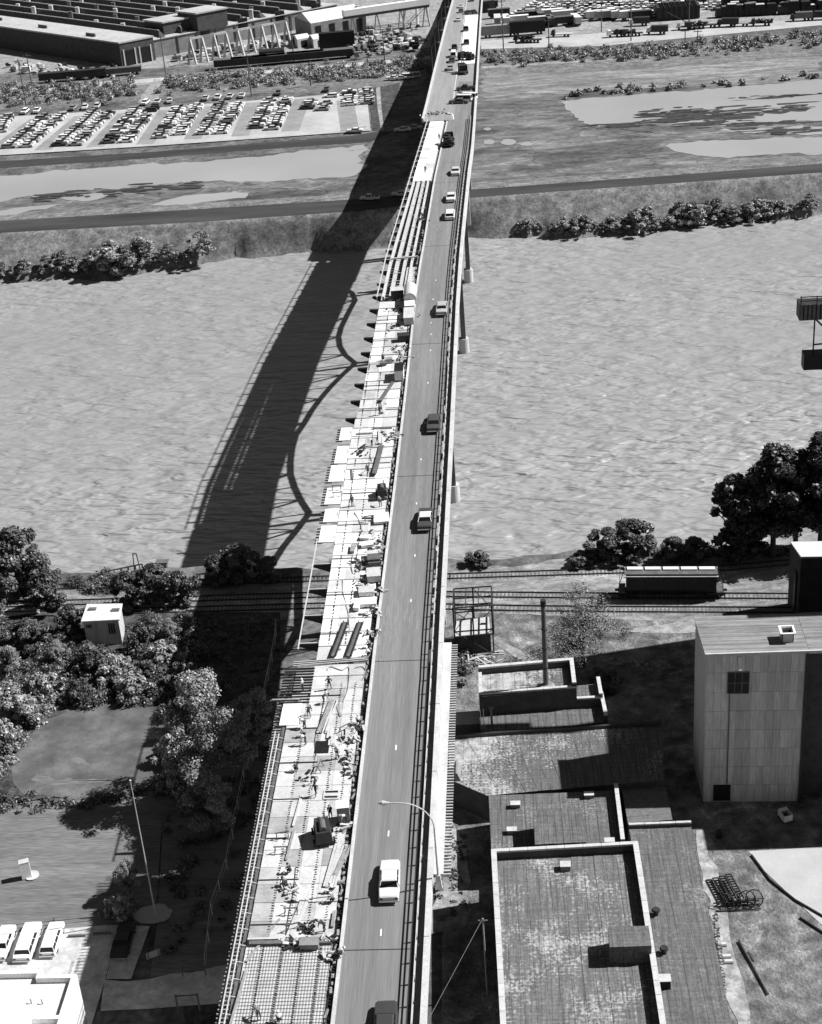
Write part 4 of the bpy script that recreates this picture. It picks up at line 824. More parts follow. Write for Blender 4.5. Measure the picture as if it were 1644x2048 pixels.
    me2 = bpy.data.meshes.new('body'); me2.from_pydata(V, [], FA); bpy.data.meshes.remove(ev)
    hip = j['pel'][2]; mi = []; neck = Vector(j['neck'])
    for p in me2.polygons:
        c = p.center; near = min((c-Vector(j[k])).length for k in ('wrL','wrR'))
        if near < .13 or (c-Vector(j['head'])).length < .17: mi.append(2)
        else:
            leg = min((c-Vector(j[k])).length for k in ('knL','knR','anL','anR','hiL','hiR','pel','toL','toR')); arm = min((c-Vector(j[k])).length for k in ('chest','shL','shR','elL','elR','neck')); mi.append(0 if leg < arm+.04 else 1)
    me2.update(); me2['mi'] = mi; top = Vector(j['head']).lerp(Vector(j['top']),.55); ax = (Vector(j['top'])-Vector(j['head'])).normalized(); return me2, mi, top, ax
POSES = {k: person_mesh(k) for k in ('stand','hips','walk','bend','crouch')}
def person(p, pose, shirt, rz, label, hat='white'):
    me, mi, top, ax = POSES[pose]; me = me.copy()
    for q in ('cloth_dark', shirt, 'skin'): me.materials.append(M[q])
    me.polygons.foreach_set('material_index', mi); me.polygons.foreach_set('use_smooth', [True]*len(mi))
    e = empty('person', p, label, 'person', 'workers on the deck', rz)
    o = bpy.data.objects.new('body', me); COL.objects.link(o); o.parent = e
    b = MB(); b.cyl(top-ax*.02, top+ax*.02, .15, .145, 12); b.cyl(top+ax*.02, top+ax*.12, .125, .06, 12); b.build('hard_hat', hat, e, world=False)
    return e
for (f_, x, y, pose, sh, rz, lab, hat) in [
    (Z1,272,1080,'stand','cloth_light',1.2,'person in a pale shirt standing on the bare joists left of the deck','white'),
    (Z1,490,1062,'hips','cloth_dark',0.,'person in dark clothes standing with hands on hips below the cross pipes','black'),
    (Z1,440,1180,'bend','cloth_mid',-1.4,'person bending over the top end of the long pale trough','black'),
    (Z1,322,1300,'bend','cloth_dark',-.2,'person in dark clothes bending at the edge of the white platform','black'),
    (Z1,290,1390,'bend','cloth_light',1.,'uppermost person of the crew of three at the left deck edge','white'),
    (Z1,282,1455,'crouch','cloth_mid',1.2,'middle person of the crew of three at the left deck edge','white'),
    (Z1,298,1520,'bend','cloth_light',1.4,'lowest person of the crew of three at the left deck edge','white'),
    (Z1,555,1635,'stand','cloth_light',-.3,'person in a pale shirt standing beside the dark pit cover','white'),
    (Z1,220,1740,'crouch','cloth_dark',.6,'person crouching over a dark tool in the left half of the deck','black'),
    (Z1,380,1940,'walk','cloth_dark',2.6,'person in dark clothes walking with a long shadow in mid deck','black'),
    (Z2,270,1648,'bend','cloth_mid',.4,'person at the bottom picture edge on the reinforcement field','white'),
    (Z2,410,1660,'crouch','cloth_light',.4,'person with a white hat at the bottom edge of the reinforcement field','white'),
    (Z1,870,640,'bend','cloth_dark',-2.,'person leaning over the kerb towards the open road','white'),
    (Z1,820,720,'crouch','cloth_mid',1.,'upper crouching person beside the joint trough above the cross pipes','white'),
    (Z1,815,790,'crouch','cloth_light',1.3,'lower crouching person beside the joint trough above the cross pipes','white'),
    (Z1,730,1350,'crouch','cloth_light',.3,'person with a white hat crouching at the kerb below the cross pipes','white'),
    (Z1,640,1650,'bend','cloth_light',-1.,'person bending by the timber heap near the kerb','white'),
    (Z2,760,270,'bend','cloth_dark',.2,'person bending behind the large compressor','black'),
    (Z2,870,300,'bend','cloth_light',1.8,'person with a white hat beside the tool cabinet','white'),
    (Z2,480,640,'crouch','cloth_dark',.8,'person crouching left of the fallen beam in mid deck','black'),
    (Z2,450,720,'crouch','cloth_mid',2.,'person kneeling among tools in the left middle of the deck','black'),
    (Z2,770,770,'crouch','cloth_light',1.,'upper of two white hatted persons by the lumber stack','white'),
    (Z2,775,840,'crouch','cloth_mid',1.,'lower of two white hatted persons by the lumber stack','white'),
    (Z2,640,1030,'crouch','cloth_dark',2.3,'left person of the pair working near the stop end','black'),
    (Z2,720,1040,'bend','cloth_dark',1.3,'right person of the pair working near the stop end','black'),
    (Z2,810,1230,'bend','cloth_light',-1.2,'person by the kerb just past the stop end board','white'),
    (Z5,378,1555,'stand','cloth_dark',.7,'person in dark clothes standing on the white deck near the hose','black'),
    (Z5,575,900,'stand','cloth_dark',1.,'person in dark clothes beside the fan of planks','black'),
    (Z5,492,1330,'bend','cloth_dark',.3,'person bent down beside the long dark channel over the river','black'),
    (Z5,520,1120,'bend','cloth_light',2.3,'person with a pale shirt left of the timber pile over the river','white'),
    (Z5,580,1560,'bend','cloth_mid',.3,'person behind the dark truck on the white deck','white'),
    (Z5,600,510,'crouch','cloth_dark',.3,'person crouching by the small boxes over the river','black'),
    (Z4,515,1185,'stand','cloth_dark',.3,'person standing alone on the fresh white far deck','black'),
    (Z4,495,1500,'bend','cloth_dark',.3,'person on the open steel beams beside the concrete gutter','black'),
    (Z4,610,960,'stand','cloth_dark',.3,'person near the right edge of the fresh far deck','black')]:
    p = f_(x, y); person((p.x,p.y,zd(p.y)+.04), pose, sh, rz, lab, hat)
# ------------------------------------------------------------------ things on the deck
def on(p, dz=.02): return (p.x, p.y, zd(p.y)+dz)
def planks(p, n, L, rz, m, label, w=.24, fan=0., name='lumber_stack', cat='lumber', layers=2):
    e = empty(name, on(p), label, cat, 'lumber lying on the deck works', rz)
    for i in range(n):
        b = MB(); a = (i-n/2)*fan+random.gauss(0,.012); l_ = L*random.uniform(.88,1.05)
        b.box(((i%max(1,n//layers)-n/layers/2)*w*1.08, random.uniform(-.1,.1), .04+.075*(i//max(1,n//layers))), (w,l_,.06), a); b.build('plank', m if random.random()<.8 else 'timber_mid', e, world=False)
    return e
def sawhorse(p, rz, label):
    e = empty('sawhorse', on(p), label, 'sawhorse', 'sawhorses on the deck works', rz); b = MB(); b.bx(-.7,.7,-.05,.05,.72,.82); b.build('top_rail','timber_dark',e,world=False)
    for s_ in (-.55,.55):
        for t in (-.3,.3): b = MB(); b.bar((s_,0,.75),(s_*1.1,t,0),.07); b.build('leg','timber_dark',e,world=False)
def crate(p, d, rz, m, label, lid=None, name='crate', cat='crate', group='crates and boxes on the deck works', z=None):
    e = empty(name, on(p) if z is None else (p.x,p.y,z), label, cat, group, rz); b = MB(); b.bx(-d[0]/2,d[0]/2,-d[1]/2,d[1]/2,.06,d[2]); b.build('box',m,e,world=False)
    b = MB(); b.bx(-d[0]/2-.04,d[0]/2+.04,-d[1]/2-.04,d[1]/2+.04,d[2],d[2]+.05); b.build('lid',lid or m,e,world=False)
    for s_ in (-1,1): b = MB(); b.bx(s_*d[0]*.35-.05,s_*d[0]*.35+.05,-d[1]/2,d[1]/2,0,.06); b.build('skid','timber_dark',e,world=False)
    return e
def heap(p, label, m='timber', n=26, s=1.2, m2='steel', name='debris_heap'):
    e = empty(name, on(p), label, 'debris heap', 'heaps of offcuts and tools on the deck works', random.uniform(0,3))
    for mm, k in ((m, n*2//3), (m2, n//3)):
        b = MB()
        for i in range(int(k*.6)): a, c = random.gauss(0,s*.45), random.gauss(0,s*.6); h = random.uniform(.05,.55); d = Vector((random.gauss(0,1),random.gauss(0,1),random.gauss(0,.18))).normalized()*random.uniform(.25,.95); b.bar(Vector((a,c,h*.6))-d*.5, Vector((a,c,h*.6))+d*.5, random.uniform(.06,.34), random.uniform(.05,.22))
        b.build('offcuts', mm, e, world=False, kind='stuff')
    return e
def compressor(p, rz, label, s=1.):
    e = empty('compressor', on(p), label, 'compressor', None, rz); 
    b = MB(); b.hexa([(-.75*s,-1.3*s,.45),(.75*s,-1.3*s,.45),(.75*s,1.2*s,.45),(-.75*s,1.2*s,.45),(-.6*s,-1.1*s,1.45*s),(.6*s,-1.1*s,1.45*s),(.6*s,.9*s,1.6*s),(-.6*s,.9*s,1.6*s)]); b.build('housing','steel',e,world=False)
    b = MB(); b.cyl((0,-.9*s,1.62*s),(0,.4*s,1.62*s),.3*s,.3*s,12); b.build('air_tank','steel_mid',e,world=False)
    b = MB(); b.cyl((.3*s,.7*s,1.5*s),(.3*s,.7*s,2.2*s),.07,.07,8); b.build('exhaust_pipe','steel_mid',e,world=False)
    for q in (-.6,-.2,.2,.6): b = MB(); b.bx(-.77*s,-.74*s,q*s-.14,q*s+.14,.6,1.1); b.build('side_vent','black',e,world=False)
    for s_ in (-1,1):
        for y in (-.8,.8): b = MB(); b.cyl((s_*.78*s,y*s,.35),(s_*.95*s,y*s,.35),.35,.35,12); b.build('wheel','rubber',e,world=False)
    b = MB(); b.bar((0,1.2*s,.5),(0,2.3*s,.3),.1); b.build('tow_bar','steel',e,world=False)
compressor(Z2(710,400), .2, 'large dark compressor standing in mid deck beside the tool cabinet', 1.15)
compressor(Z5(592,1480), .1, 'dark machine with a long shadow on the white deck by the joint', .95)
crate(Z2(850,270),(1.25,1.25,1.9),.12,'concrete_dark','tall grey tool cabinet with a pale top near the kerb','white',name='tool_cabinet',cat='cabinet')
crate(Z2(615,1140),(1.7,1.0,.6),.0,'concrete_dark','wide grey box standing right on the stop end board',name='tool_box',cat='box')
crate(Z1(810,365),(2.,1.6,.5),.05,'ply_white','white square box lowest of the pale boxes by the kerb')
crate(Z1(795,275),(1.9,1.5,.6),.05,'ply_white','white square box above the lowest pale box by the kerb','concrete')
crate(Z1(720,390),(.7,1.9,.5),-.1,'ply_white','narrow white box left of the two square boxes')
crate(Z1(855,150),(1.7,2.2,.9),.1,'coping','pale rounded bundle by the kerb above the square boxes',name='bundle',cat='bundle')
crate(Z1(860,35),(1.6,1.5,1.1),.1,'steel_mid','dark crate by the kerb near the river bank')
crate(Z5(480,1840),(1.5,1.1,.4),.2,'ply_white','upper white box of the pair over the near bank'); crate(Z5(470,1790),(1.3,1.,.4),-.2,'ply_white','top white box of the small boxes over the near bank')
crate(Z5(380,1870),(.5,1.9,.35),0,'timber_mid','narrow grey box beside the white boxes over the near bank'); crate(Z5(520,1920),(1.5,1.3,.6),.1,'coping','white box nearest the camera over the near bank')
crate(Z5(535,1980),(1.5,1.5,.8),.1,'steel_mid','dark crate beneath the white boxes over the near bank')
crate(Z5(585,1650),(2.0,2.6,.35),.1,'ply_white','broad white pallet below the dark machine',name='pallet',cat='pallet')
crate(Z5(716,625),(1.4,3.2,1.7),.02,'ply_white','white open top shed beside the joint trough over the river','black',name='site_box',cat='shed')
crate(Z5(785,215),(1.7,5.,1.3),.03,'coping','lower long pale tank in the row by the kerb',name='tank',cat='tank'); crate(Z5(640,520),(1.,1.,.7),.2,'timber_mid','small box left of the open site shed'); crate(Z5(598,540),(1.,1.,.5),.2,'timber_dark','small dark box beside the crouching worker over the river')
e = empty('tank', on(Z5(795,70)), 'round ended white tank at the start of the open steel', 'tank', None, .03); b = MB(); b.cyl((0,-3,1.2),(0,3,1.2),1.1,1.1,18); b.build('barrel','coping',e,world=False,smooth=False); b = MB(); b.bx(-.9,.9,-2.4,-2,0,.5); b.bx(-.9,.9,2,2.4,0,.5); b.build('cradle','timber_dark',e,world=False); b = MB(); b.cyl((0,3,1.2),(0,3.4,1.2),1.1,.5,18); b.build('tank_end','coping',e,world=False)
crate(Z5(700,50),(2.2,2.,1.5),.1,'steel','dark machine block at the end of the panelled deck','coping',name='generator',cat='generator'); crate(Z5(790,140),(1.7,3.,1.2),.05,'ply_white','white box between the two tanks by the kerb')
crate(Z5(745,360),(2.,1.6,1.0),.1,'steel','dark machine on a trailer by the joint trough',name='generator',cat='generator')
for (f_, x, y, n, L, rz, m, lab, fan) in [
    (Z1,490,1290,9,6.4,-.13,'timber','long pale trough of planks below the cross pipes',0), (Z1,520,1480,6,2.2,.05,'timber','stack of pale boards above the dark pit cover',0),
    (Z1,570,1240,1,2.6,.3,'steel','single dark plank right of the long pale trough',0), (Z1,655,1440,5,2.6,0,'timber','short board stack beside the debris at the kerb',.05),
    (Z2,800,590,10,6.2,-.1,'timber','long lumber stack along the kerb below the compressor',0), (Z2,800,700,4,1.6,1.57,'timber_dark','dark bearers under the end of the long lumber stack',0),
    (Z2,540,950,6,5.,-.17,'timber','narrow white plank stack on trestles in mid deck',0), (Z2,300,1100,1,6.2,-.42,'timber','single long white plank leaning across the left deck',0),
    (Z2,600,560,1,3.6,-.45,'timber','white pole lying alone below the compressor shadow',0), (Z2,540,210,2,5.2,-.08,'timber','pale plank pair upper left of the compressor',0),
    (Z2,490,450,2,4.6,-.08,'timber','pale plank pair left of the compressor shadow',0), (Z2,135,1500,2,6.5,-.1,'timber','white plank pair beside the left rail at the bottom',0),
    (Z2,850,560,5,4.5,-.25,'timber_mid','leaning poles by the kerb beside the long lumber stack',.03), (Z2,790,960,3,2.,0,'timber_mid','short dark boards by the kerb below the white hats',0),
    (Z1,130,1150,3,3.4,1.57,'timber_dark','dark boards lying across the platform joists',0), (Z1,500,1420,4,2.4,0,'timber','boards below the long trough',0),
    (Z5,610,850,5,3.8,0,'timber','fan of pale planks over the river',.09), (Z5,590,1060,7,4.6,0,'timber','pale pile of planks beside the worker over the river',.03),
    (Z5,590,990,3,3.,1.5,'timber','planks laid across above the pale pile',0), (Z5,515,1640,3,2.4,1.4,'timber_dark','dark boards left of the broad white pallet',.2),
    (Z5,375,1300,1,5.,.12,'timber_dark','dark pole leaning along the middle of the deck over the river',0), (Z5,740,460,5,3.4,.1,'timber','white boards by the trough above the site shed',.1), (Z5,740,250,4,4,.06,'timber','boards left of the long pale tank',.05),
    (Z5,465,1030,5,2.4,1.57,'steel_light','grate of bars on the left of the deck over the river',0)]:
    planks(f_(x,y), n, L, rz, m, lab, fan=fan)
for x, y, L, lab in [(575,660,7.6,'left of the two long dark channel beams on the white deck'),(700,660,7.6,'right of the two long dark channel beams on the white deck')]:
    p = Z1(x,y); e = empty('channel_beam', on(p,.03), lab, 'steel beam', None, -.12); b = MB(); b.bx(-.3,.3,-L/2,L/2,.12,.2); b.build('web','steel_mid',e,world=False)
    for s_ in (-1,1): b = MB(); b.bx(s_*.3-.03,s_*.3+.03,-L/2,L/2,.1,.4); b.build('flange','steel',e,world=False)
    for t in (-.27,.2): b = MB(); b.bx(-.6,.6,t*L-.07,t*L+.07,0,.1); b.build('bearer','timber_dark',e,world=False)
p = Z5(562,1230); e = empty('channel_beam', on(p,.03), 'long dark channel beam on the deck over the river', 'steel beam', None, -.05); b = MB(); b.bx(-.15,.15,-4.6,4.6,.0,.3); b.build('web','steel',e,world=False); b = MB(); b.bx(-.35,.35,-4.6,4.6,.3,.34); b.build('flange','steel_mid',e,world=False)
p = Z5(625,740); e = empty('channel_beam', on(p,.03), 'thin dark channel beam below the open site shed', 'steel beam', None, -.22); b = MB(); b.bx(-.12,.12,-3.6,3.6,.0,.3); b.build('web','steel',e,world=False); b = MB(); b.bx(-.3,.3,-3.6,3.6,.3,.34); b.build('flange','steel_mid',e,world=False)
# dark openings with raised covers
for f_, x, y, w_, l_, lab in [(Z1,430,1540,1.5,2.1,'dark square pit cover beside the pale boards'),(Z2,765,105,1.6,1.4,'pale plate with two dark slots above the tool cabinet'),(Z1,505,1930,1.7,1.4,'pale plate with a dark slot in the left half of the deck')]:
    p = f_(x,y); e = empty('pit_cover', on(p,.01), lab, 'cover'); b = MB(); b.bx(-w_/2,w_/2,-l_/2,l_/2,.0,.08); b.build('plate','black' if 'square' in lab else 'timber',e,world=False)
    if 'square' not in lab:
        for q in (-.3,.3): b = MB(); b.bx(-w_*.4,w_*.4,q*l_-.09,q*l_+.09,.08,.12); b.build('slot','black',e,world=False)
for f_, x, y, rz, lab in [(Z2,430,400,.2,'sawhorse beside the pale planks left of the compressor'),(Z2,420,500,0,'lower sawhorse beside the pale planks'),(Z2,490,920,0,'sawhorse under the upper end of the white plank stack'),(Z2,500,1030,.3,'sawhorse under the lower end of the white plank stack'),(Z1,615,1410,.7,'sawhorse amid the debris near the kerb'),(Z1,410,1720,1.4,'sawhorse on the pale sheet in the left deck'),(Z5,265,1440,0,'upper sawhorse on the white platform'),(Z5,270,1490,.1,'lower sawhorse on the white platform'),(Z5,500,1660,.2,'sawhorse on the white deck left of the pallet')]: sawhorse(f_(x,y), rz, lab)
for f_, x, y, n, s, m, lab in [(Z1,650,1480,40,1.3,'timber','heap of timber and tools at the kerb above the crouching worker'),(Z1,640,1640,30,1.1,'timber','scattered timber right of the standing worker'),(Z1,335,1800,26,.9,'timber','dark heap left of the pale sheet'),(Z1,660,1760,20,.8,'timber','small heap near the kerb above the compressor'),
    (Z2,470,770,34,.9,'timber','dark heap of bars in the left middle of the deck'),(Z2,610,1010,34,.9,'timber','tangle of tools near the stop end'),(Z2,500,1130,26,.9,'timber','debris left of the wide grey box'),(Z2,740,1100,30,.9,'timber','debris right of the wide grey box'),(Z2,860,320,24,.7,'coping','white sacks by the tool cabinet'),(Z2,770,1215,18,.7,'timber','ladder pieces by the kerb past the stop end'),
    (Z1,770,60,40,1.4,'timber_mid','large dark heap near the river bank end'),(Z1,770,190,34,1.2,'coping','pale heap left of the rounded bundle'),(Z1,870,250,30,1.2,'timber','loose poles along the kerb by the square boxes'),(Z1,860,430,34,1.3,'timber','dark heap right of the channel beams top'),(Z1,850,600,20,.8,'timber','heap by the leaning worker'),(Z1,730,1380,20,.7,'coping','pale sacks by the crouching worker at the kerb'),
    (Z5,500,1750,26,1.1,'coping','pale heap left of the trough over the near bank'),(Z5,555,1800,26,1.1,'coping','second pale heap over the near bank'),(Z5,560,1870,26,1.1,'timber','timber heap over the near bank'),(Z5,440,1960,26,1.1,'timber_dark','dark heap on the left over the near bank'),(Z5,650,1040,36,1.6,'timber','heap of splayed timber over the river'),(Z5,440,1160,24,1.2,'steel','dark rods on the left deck over the river'),(Z5,720,420,40,2.,'timber','dark heap by the trough over the river'),(Z5,735,500,34,1.7,'coping','pale heap by the trough above the site shed'),(Z5,745,180,40,2.2,'timber','rubble left of the long pale tank'),(Z5,700,140,26,1.8,'steel','dark rubble left of the white box'),(Z5,680,265,16,1.2,'steel','dark tools on the deck centre below the tanks'),
    (Z4,600,780,50,3.6,'steel','dark scaffold heap across the lane where the works start'),(Z4,530,790,30,2.6,'timber','timber heap at the jog of the left kerb'),(Z4,495,1500,24,1.6,'steel','dark heap on the open beams'),(Z4,690,990,12,1.2,'steel','dark load fallen beside the truck'),(Z4,770,640,30,2.5,'steel','steel bars stacked across the closed lane')]:
    heap(f_(x,y), lab, m, n, s)
# hoses, cables and one lamp shadow drawn as a dark tube
def hose(pts, label, r=.05, m='timber_mid', name='hose'):
    q = [Vector(on(p,.07)) for p in pts]; out = []
    for i in range(len(q)-1):
        p0 = q[max(0,i-1)]; p1 = q[i]; p2 = q[i+1]; p3 = q[min(len(q)-1,i+2)]
        for t in np.linspace(0,1,7)[:-1]: out.append(.5*((2*p1)+(-p0+p2)*t+(2*p0-5*p1+4*p2-p3)*t*t+(-p0+3*p1-3*p2+p3)*t**3))
    out.append(q[-1]); b = MB(); b.tube(out, r, 5); o = b.build(name, m); tag(o, label, 'hose'); return o
hose([Z5(390,1600),Z5(435,1680),Z5(440,1760),Z5(400,1850),Z5(370,1960),Z5(380,2040)], 'grey hose snaking down the white deck')
hose([Z5(500,1190),Z5(515,1230),Z5(480,1290),Z5(440,1320)], 'short grey hose on the deck over the river'); hose([Z5(290,1570),Z5(340,1560),Z5(400,1555)], 'dark hose by the standing worker on the white deck', m='steel')
hose([Z1(470,910),Z1(500,880),Z1(590,910),Z1(650,890),Z1(640,1060),Z1(600,1170)], 'looped hose below the cross pipes', m='timber_mid'); hose([Z1(600,160),Z1(600,260),Z1(640,420),Z1(655,600)], 'thin cable running down the white deck', .035)
hose([Z1(760,990),Z1(790,930),Z1(760,880),Z1(700,890)], 'short hose at the kerb below the cross pipes'); hose([Z1(380,1610),Z1(370,1480),Z1(400,1370),Z1(450,1140)], 'dark cable left of the long pale trough', .03, 'steel')
hose([Z2(560,830),Z2(630,815),Z2(760,800)], 'painted shadow line of the street lamp across the deck at the white hats', .03, 'steel'); hose([Z2(520,600),Z2(500,780),Z2(470,930),Z2(440,1160)], 'dark cable along mid deck', .03, 'steel')  # first call draws the street lamp's cast shadow as a dark tube
# dark loads in the traffic: truck with load, crane truck
def truck(p, rz, label, load, m='steel', name='truck', L=7., cab='black', group=None, z=None, cat='truck'):
    e = empty(name, on(p) if z is None else (p.x,p.y,z), label, cat, group, rz)
    b = MB(); b.hexa([(-1.1,L/2-1.8,.6),(1.1,L/2-1.8,.6),(1.1,L/2,.6),(-1.1,L/2,.6),(-1.05,L/2-1.7,2.5),(1.05,L/2-1.7,2.5),(1.0,L/2-.5,2.4),(-1.0,L/2-.5,2.4)]); b.build('cab',cab,e,world=False)
    b = MB(); b.bx(-1.2,1.2,-L/2,L/2-1.9,.8,1.05); b.build('flatbed',m,e,world=False)
    b = MB(); b.bx(-.9,.9,L/2-.95,L/2-.88+.3,1.6,2.2); b.build('windscreen','glass',e,world=False)
    for s_ in (-1,1):
        for y in (-L*.32,-L*.16,L*.36): b = MB(); b.cyl((s_*.8,y,.45),(s_*1.12,y,.45),.45,.45,12); b.build('wheel','rubber',e,world=False)
    if load == 'box': b = MB(); b.bx(-1.25,1.25,-L/2,L/2-2.0,1.05,3.1); b.build('cargo_box',m,e,world=False)
    if load == 'heap':
        b = MB()
        for i in range(40): c = Vector((random.uniform(-1,1),random.uniform(-L/2+.2,L/2-2.1),1.1+random.random()*1.1)); b.box(c,(random.uniform(.3,.9),random.uniform(.3,1.2),random.uniform(.2,.6)),random.uniform(0,3))
        b.build('load','steel',e,world=False)
    if load == 'crane':
        b = MB(); b.bx(-1.2,1.2,-2,1,1.1,2.6); b.build('turret','steel',e,world=False); b = MB()
        for s_ in (-.4,.4): b.bar((s_,0,2.4),(s_*.3+1,8,6.5),.16); 
        for i in range(8): t = i/8; b.bar((-.4+(.7+0)*t*1,8*t,2.4+4.1*t),(.4+1*t*.9,8*t+.8,2.4+4.1*t+.4),.08)
        b.build('boom','steel',e,world=False)
    return e
truck(D(898,290), 0., 'dark truck with a heaped load beside the fresh far deck', 'heap', L=7.5)
truck(D(926,146), .15, 'dark crane truck blocking the closed lane', 'crane', L=8.); truck(D(933,120), .9, 'dark truck parked beside the crane truck', 'heap', L=6)
# ------------------------------------------------------------------ street lamps
def lamp(base, tip, h, label, r=.11, arm=None, m='steel_light'):
    e = empty('street_lamp', base, label, 'street lamp', None); bx_, t = Vector(base), Vector(tip)
    b = MB(); b.hexa([(-.35,-.3,-.7),(.35,-.3,-.7),(.35,.3,-.7),(-.35,.3,-.7),(-.2,-.18,.9),(.2,-.18,.9),(.2,.18,.9),(-.2,.18,.9)]); b.build('base_bracket',m,e,world=False)
    d = t-bx_; d.z = 0; L = d.length; d.normalize(); pts = [Vector((0,0,0)), Vector((0,0,h*.7))]
    for a in np.linspace(.15,1.57,9): pts.append(Vector((0,0,h*.7))+d*(L*.62*(1-math.cos(a)))+Vector((0,0,h*.3*math.sin(a))))
    b = MB(); b.cyl((0,0,.5),(0,0,h*.7),r,r*.7,10); b.build('pole',m,e,world=False)
    b = MB(); b.tube(pts[1:]+[d*L*.93+Vector((0,0,h))], r*.6, 8); b.build('arm',m,e,world=False)
    b = MB(); c = d*L*.96+Vector((0,0,h)); b.cyl(c-d*.55,c+d*.1,.1,.24,10); b.cyl(c+d*.1,c+d*.5,.24,.1,10); b.build('lamp_head',m,e,world=False); b = MB(); b.cyl(c-Vector((0,0,.25)),c-Vector((0,0,.1)),.14,.2,10); b.build('lens','lamp',e,world=False)
p = D(866,1760,.6); lamp((-9.35,p.y-.1,zd(p.y)+.4), (-14.1,p.y+.2,0), 9.4, 'tall curved street lamp on the parapet beside the nearest pale car')
for i, (x, y) in enumerate([(867,145),(873,118),(880,92),(886,66),(893,44),(899,22)]):
    p = D(x,y); lamp((p.x-.2,p.y,zd(p.y)), (p.x+2.2,p.y,0), 9, f'{o_(i)} slender lamp from the nearest on the far left kerb', .1, m='steel_mid')
# ------------------------------------------------------------------ buildings near right
def quad(pts, z): return [P(x,y,z) for x,y in pts]
def inset(q, d):
    n = len(q); c = sum(q, Vector((0,0,0)))/n; out = []
    for i in range(n):
        a, b, p = q[i-1], q[(i+1)%n], q[i]; u = (a-p).normalized(); v = (b-p).normalized(); s = abs(u.cross(v).z) or 1
        w = (u+v)*d/s; cand = p+w
        out.append(cand)
    return out
def coping(q, i, z, par, w=.55, h=.25, m='coping', seg=1.9, drop=0, inward=True):
    """coping stones along edge i of the polygon, each its own piece"""
    a, b = Vector(q[i]), Vector(q[(i+1)%len(q)]); a.z = b.z = z; d = b-a; L = d.length; d.normalize(); c = sum((Vector(v) for v in q), Vector((0,0,0)))/len(q); nr = Vector((-d.y,d.x,0))
    if (c-a).dot(nr) < 0: nr = -nr
    n = max(1,int(L/seg))
    for k in range(n):
        s0 = a+d*(L*k/n+.02)+nr*w/2; s1 = a+d*(L*(k+1)/n-.02)+nr*w/2; bb = MB(); bb.bar(s0+Vector((0,0,h/2+random.uniform(-.012,.012))), s1+Vector((0,0,h/2)), w, h); bb.build('coping_stone', m, par)
def wallblock(q, i, z0, z1, par, m, w=.45, name='parapet'):
    a, b = Vector(q[i]), Vector(q[(i+1)%len(q)]); d = (b-a).normalized(); c = sum((Vector(v) for v in q), Vector((0,0,0)))/len(q); nr = Vector((-d.y,d.x,0))
    if (c-a).dot(nr) < 0: nr = -nr
    bb = MB(); bb.prism([a+nr*.02,b+nr*.02,b+nr*w,a+nr*w], z0, z1); bb.build(name, m, par)
def seams(q, z, par, n, m, across=True, w=.0, name='roof_strip', jit=.0, mats=None):
    """roof laid in strips, each a thin piece of its own, butted with small laps; q ordered TL TR BR BL"""
    for k in range(n):
        t0, t1 = k/n, (k+1)/n; g = .012
        if across: A, B_, C_, D_ = q[0].lerp(q[1],t0+g/ n), q[0].lerp(q[1],t1-g/n), q[3].lerp(q[2],t1-g/n), q[3].lerp(q[2],t0+g/n)
        else: A, B_, C_, D_ = q[0].lerp(q[3],t0), q[1].lerp(q[2],t0), q[1].lerp(q[2],t1), q[0].lerp(q[3],t1)
        bb = MB(); bb.prism([A,B_,C_,D_], z, z+.05+random.uniform(0,.05)); bb.build(name, (random.choice(mats) if mats else m), par)
def building(label, pts, z, wall, roof, strips=0, across=True, base=0, cat='building', name='warehouse', mats=None, m_in=.0):
    q = quad(pts, z); c = sum(q, Vector((0,0,0)))/4; e = empty(name, (c.x,c.y,base), label, cat)
    b = MB(); b.prism(q, base, z); b.build('walls', wall, e)
    if strips: seams(q, z+.005, e, strips, roof, across, mats=mats)
    elif roof: b = MB(); b.prism(q, z+.005, z+.06); b.build('roof', roof, e)
    return e, q
def roofbox(e, px, py, z, d, m='shingle', lidm='coping', rz=.0, name='roof_vent'):
    p = P(px,py,z); b = MB(); b.box((p.x,p.y,z+d[2]/2),d,rz); o = b.build(name, m, e); b = MB(); b.box((p.x,p.y,z+d[2]+.04),(d[0]+.12,d[1]+.12,.08),rz); b.build('cap', lidm, o)
# R1 big near roof with raised coping
e1, q = building('large flat roofed warehouse with pale coping at the bottom of the picture', [(983,1716),(1276,1700),(1342,2130),(1005,2130)], 6.4, 'brick', 'roof_patch', 13, True, mats=['roof_patch'])
for i in (0,1,3): wallblock(q, i, 6.4, 7.5, e1, 'brick'); coping(q, i, 7.5, e1, .62 if i else .5)
roofbox(e1, 1131,1738,6.45,(1.1,.9,.7)); b = MB(); A = [P(1217,1888,6.4),P(1297,1887,6.4),P(1303,1927,6.4),P(1220,1930,6.4)]; b.prism(A, 6.4, 8.9); b.build('stair_housing','roof',e1)
p = P(1003,1938,6.5); b = MB(); b.cyl((p.x,p.y,6.5),(p.x,p.y,7.4),.18,.18,10); b.cyl((p.x+.0,p.y-.5,6.5),(p.x,p.y-.5,7.2),.15,.15,8); b.build('roof_pipe','steel_mid',e1)
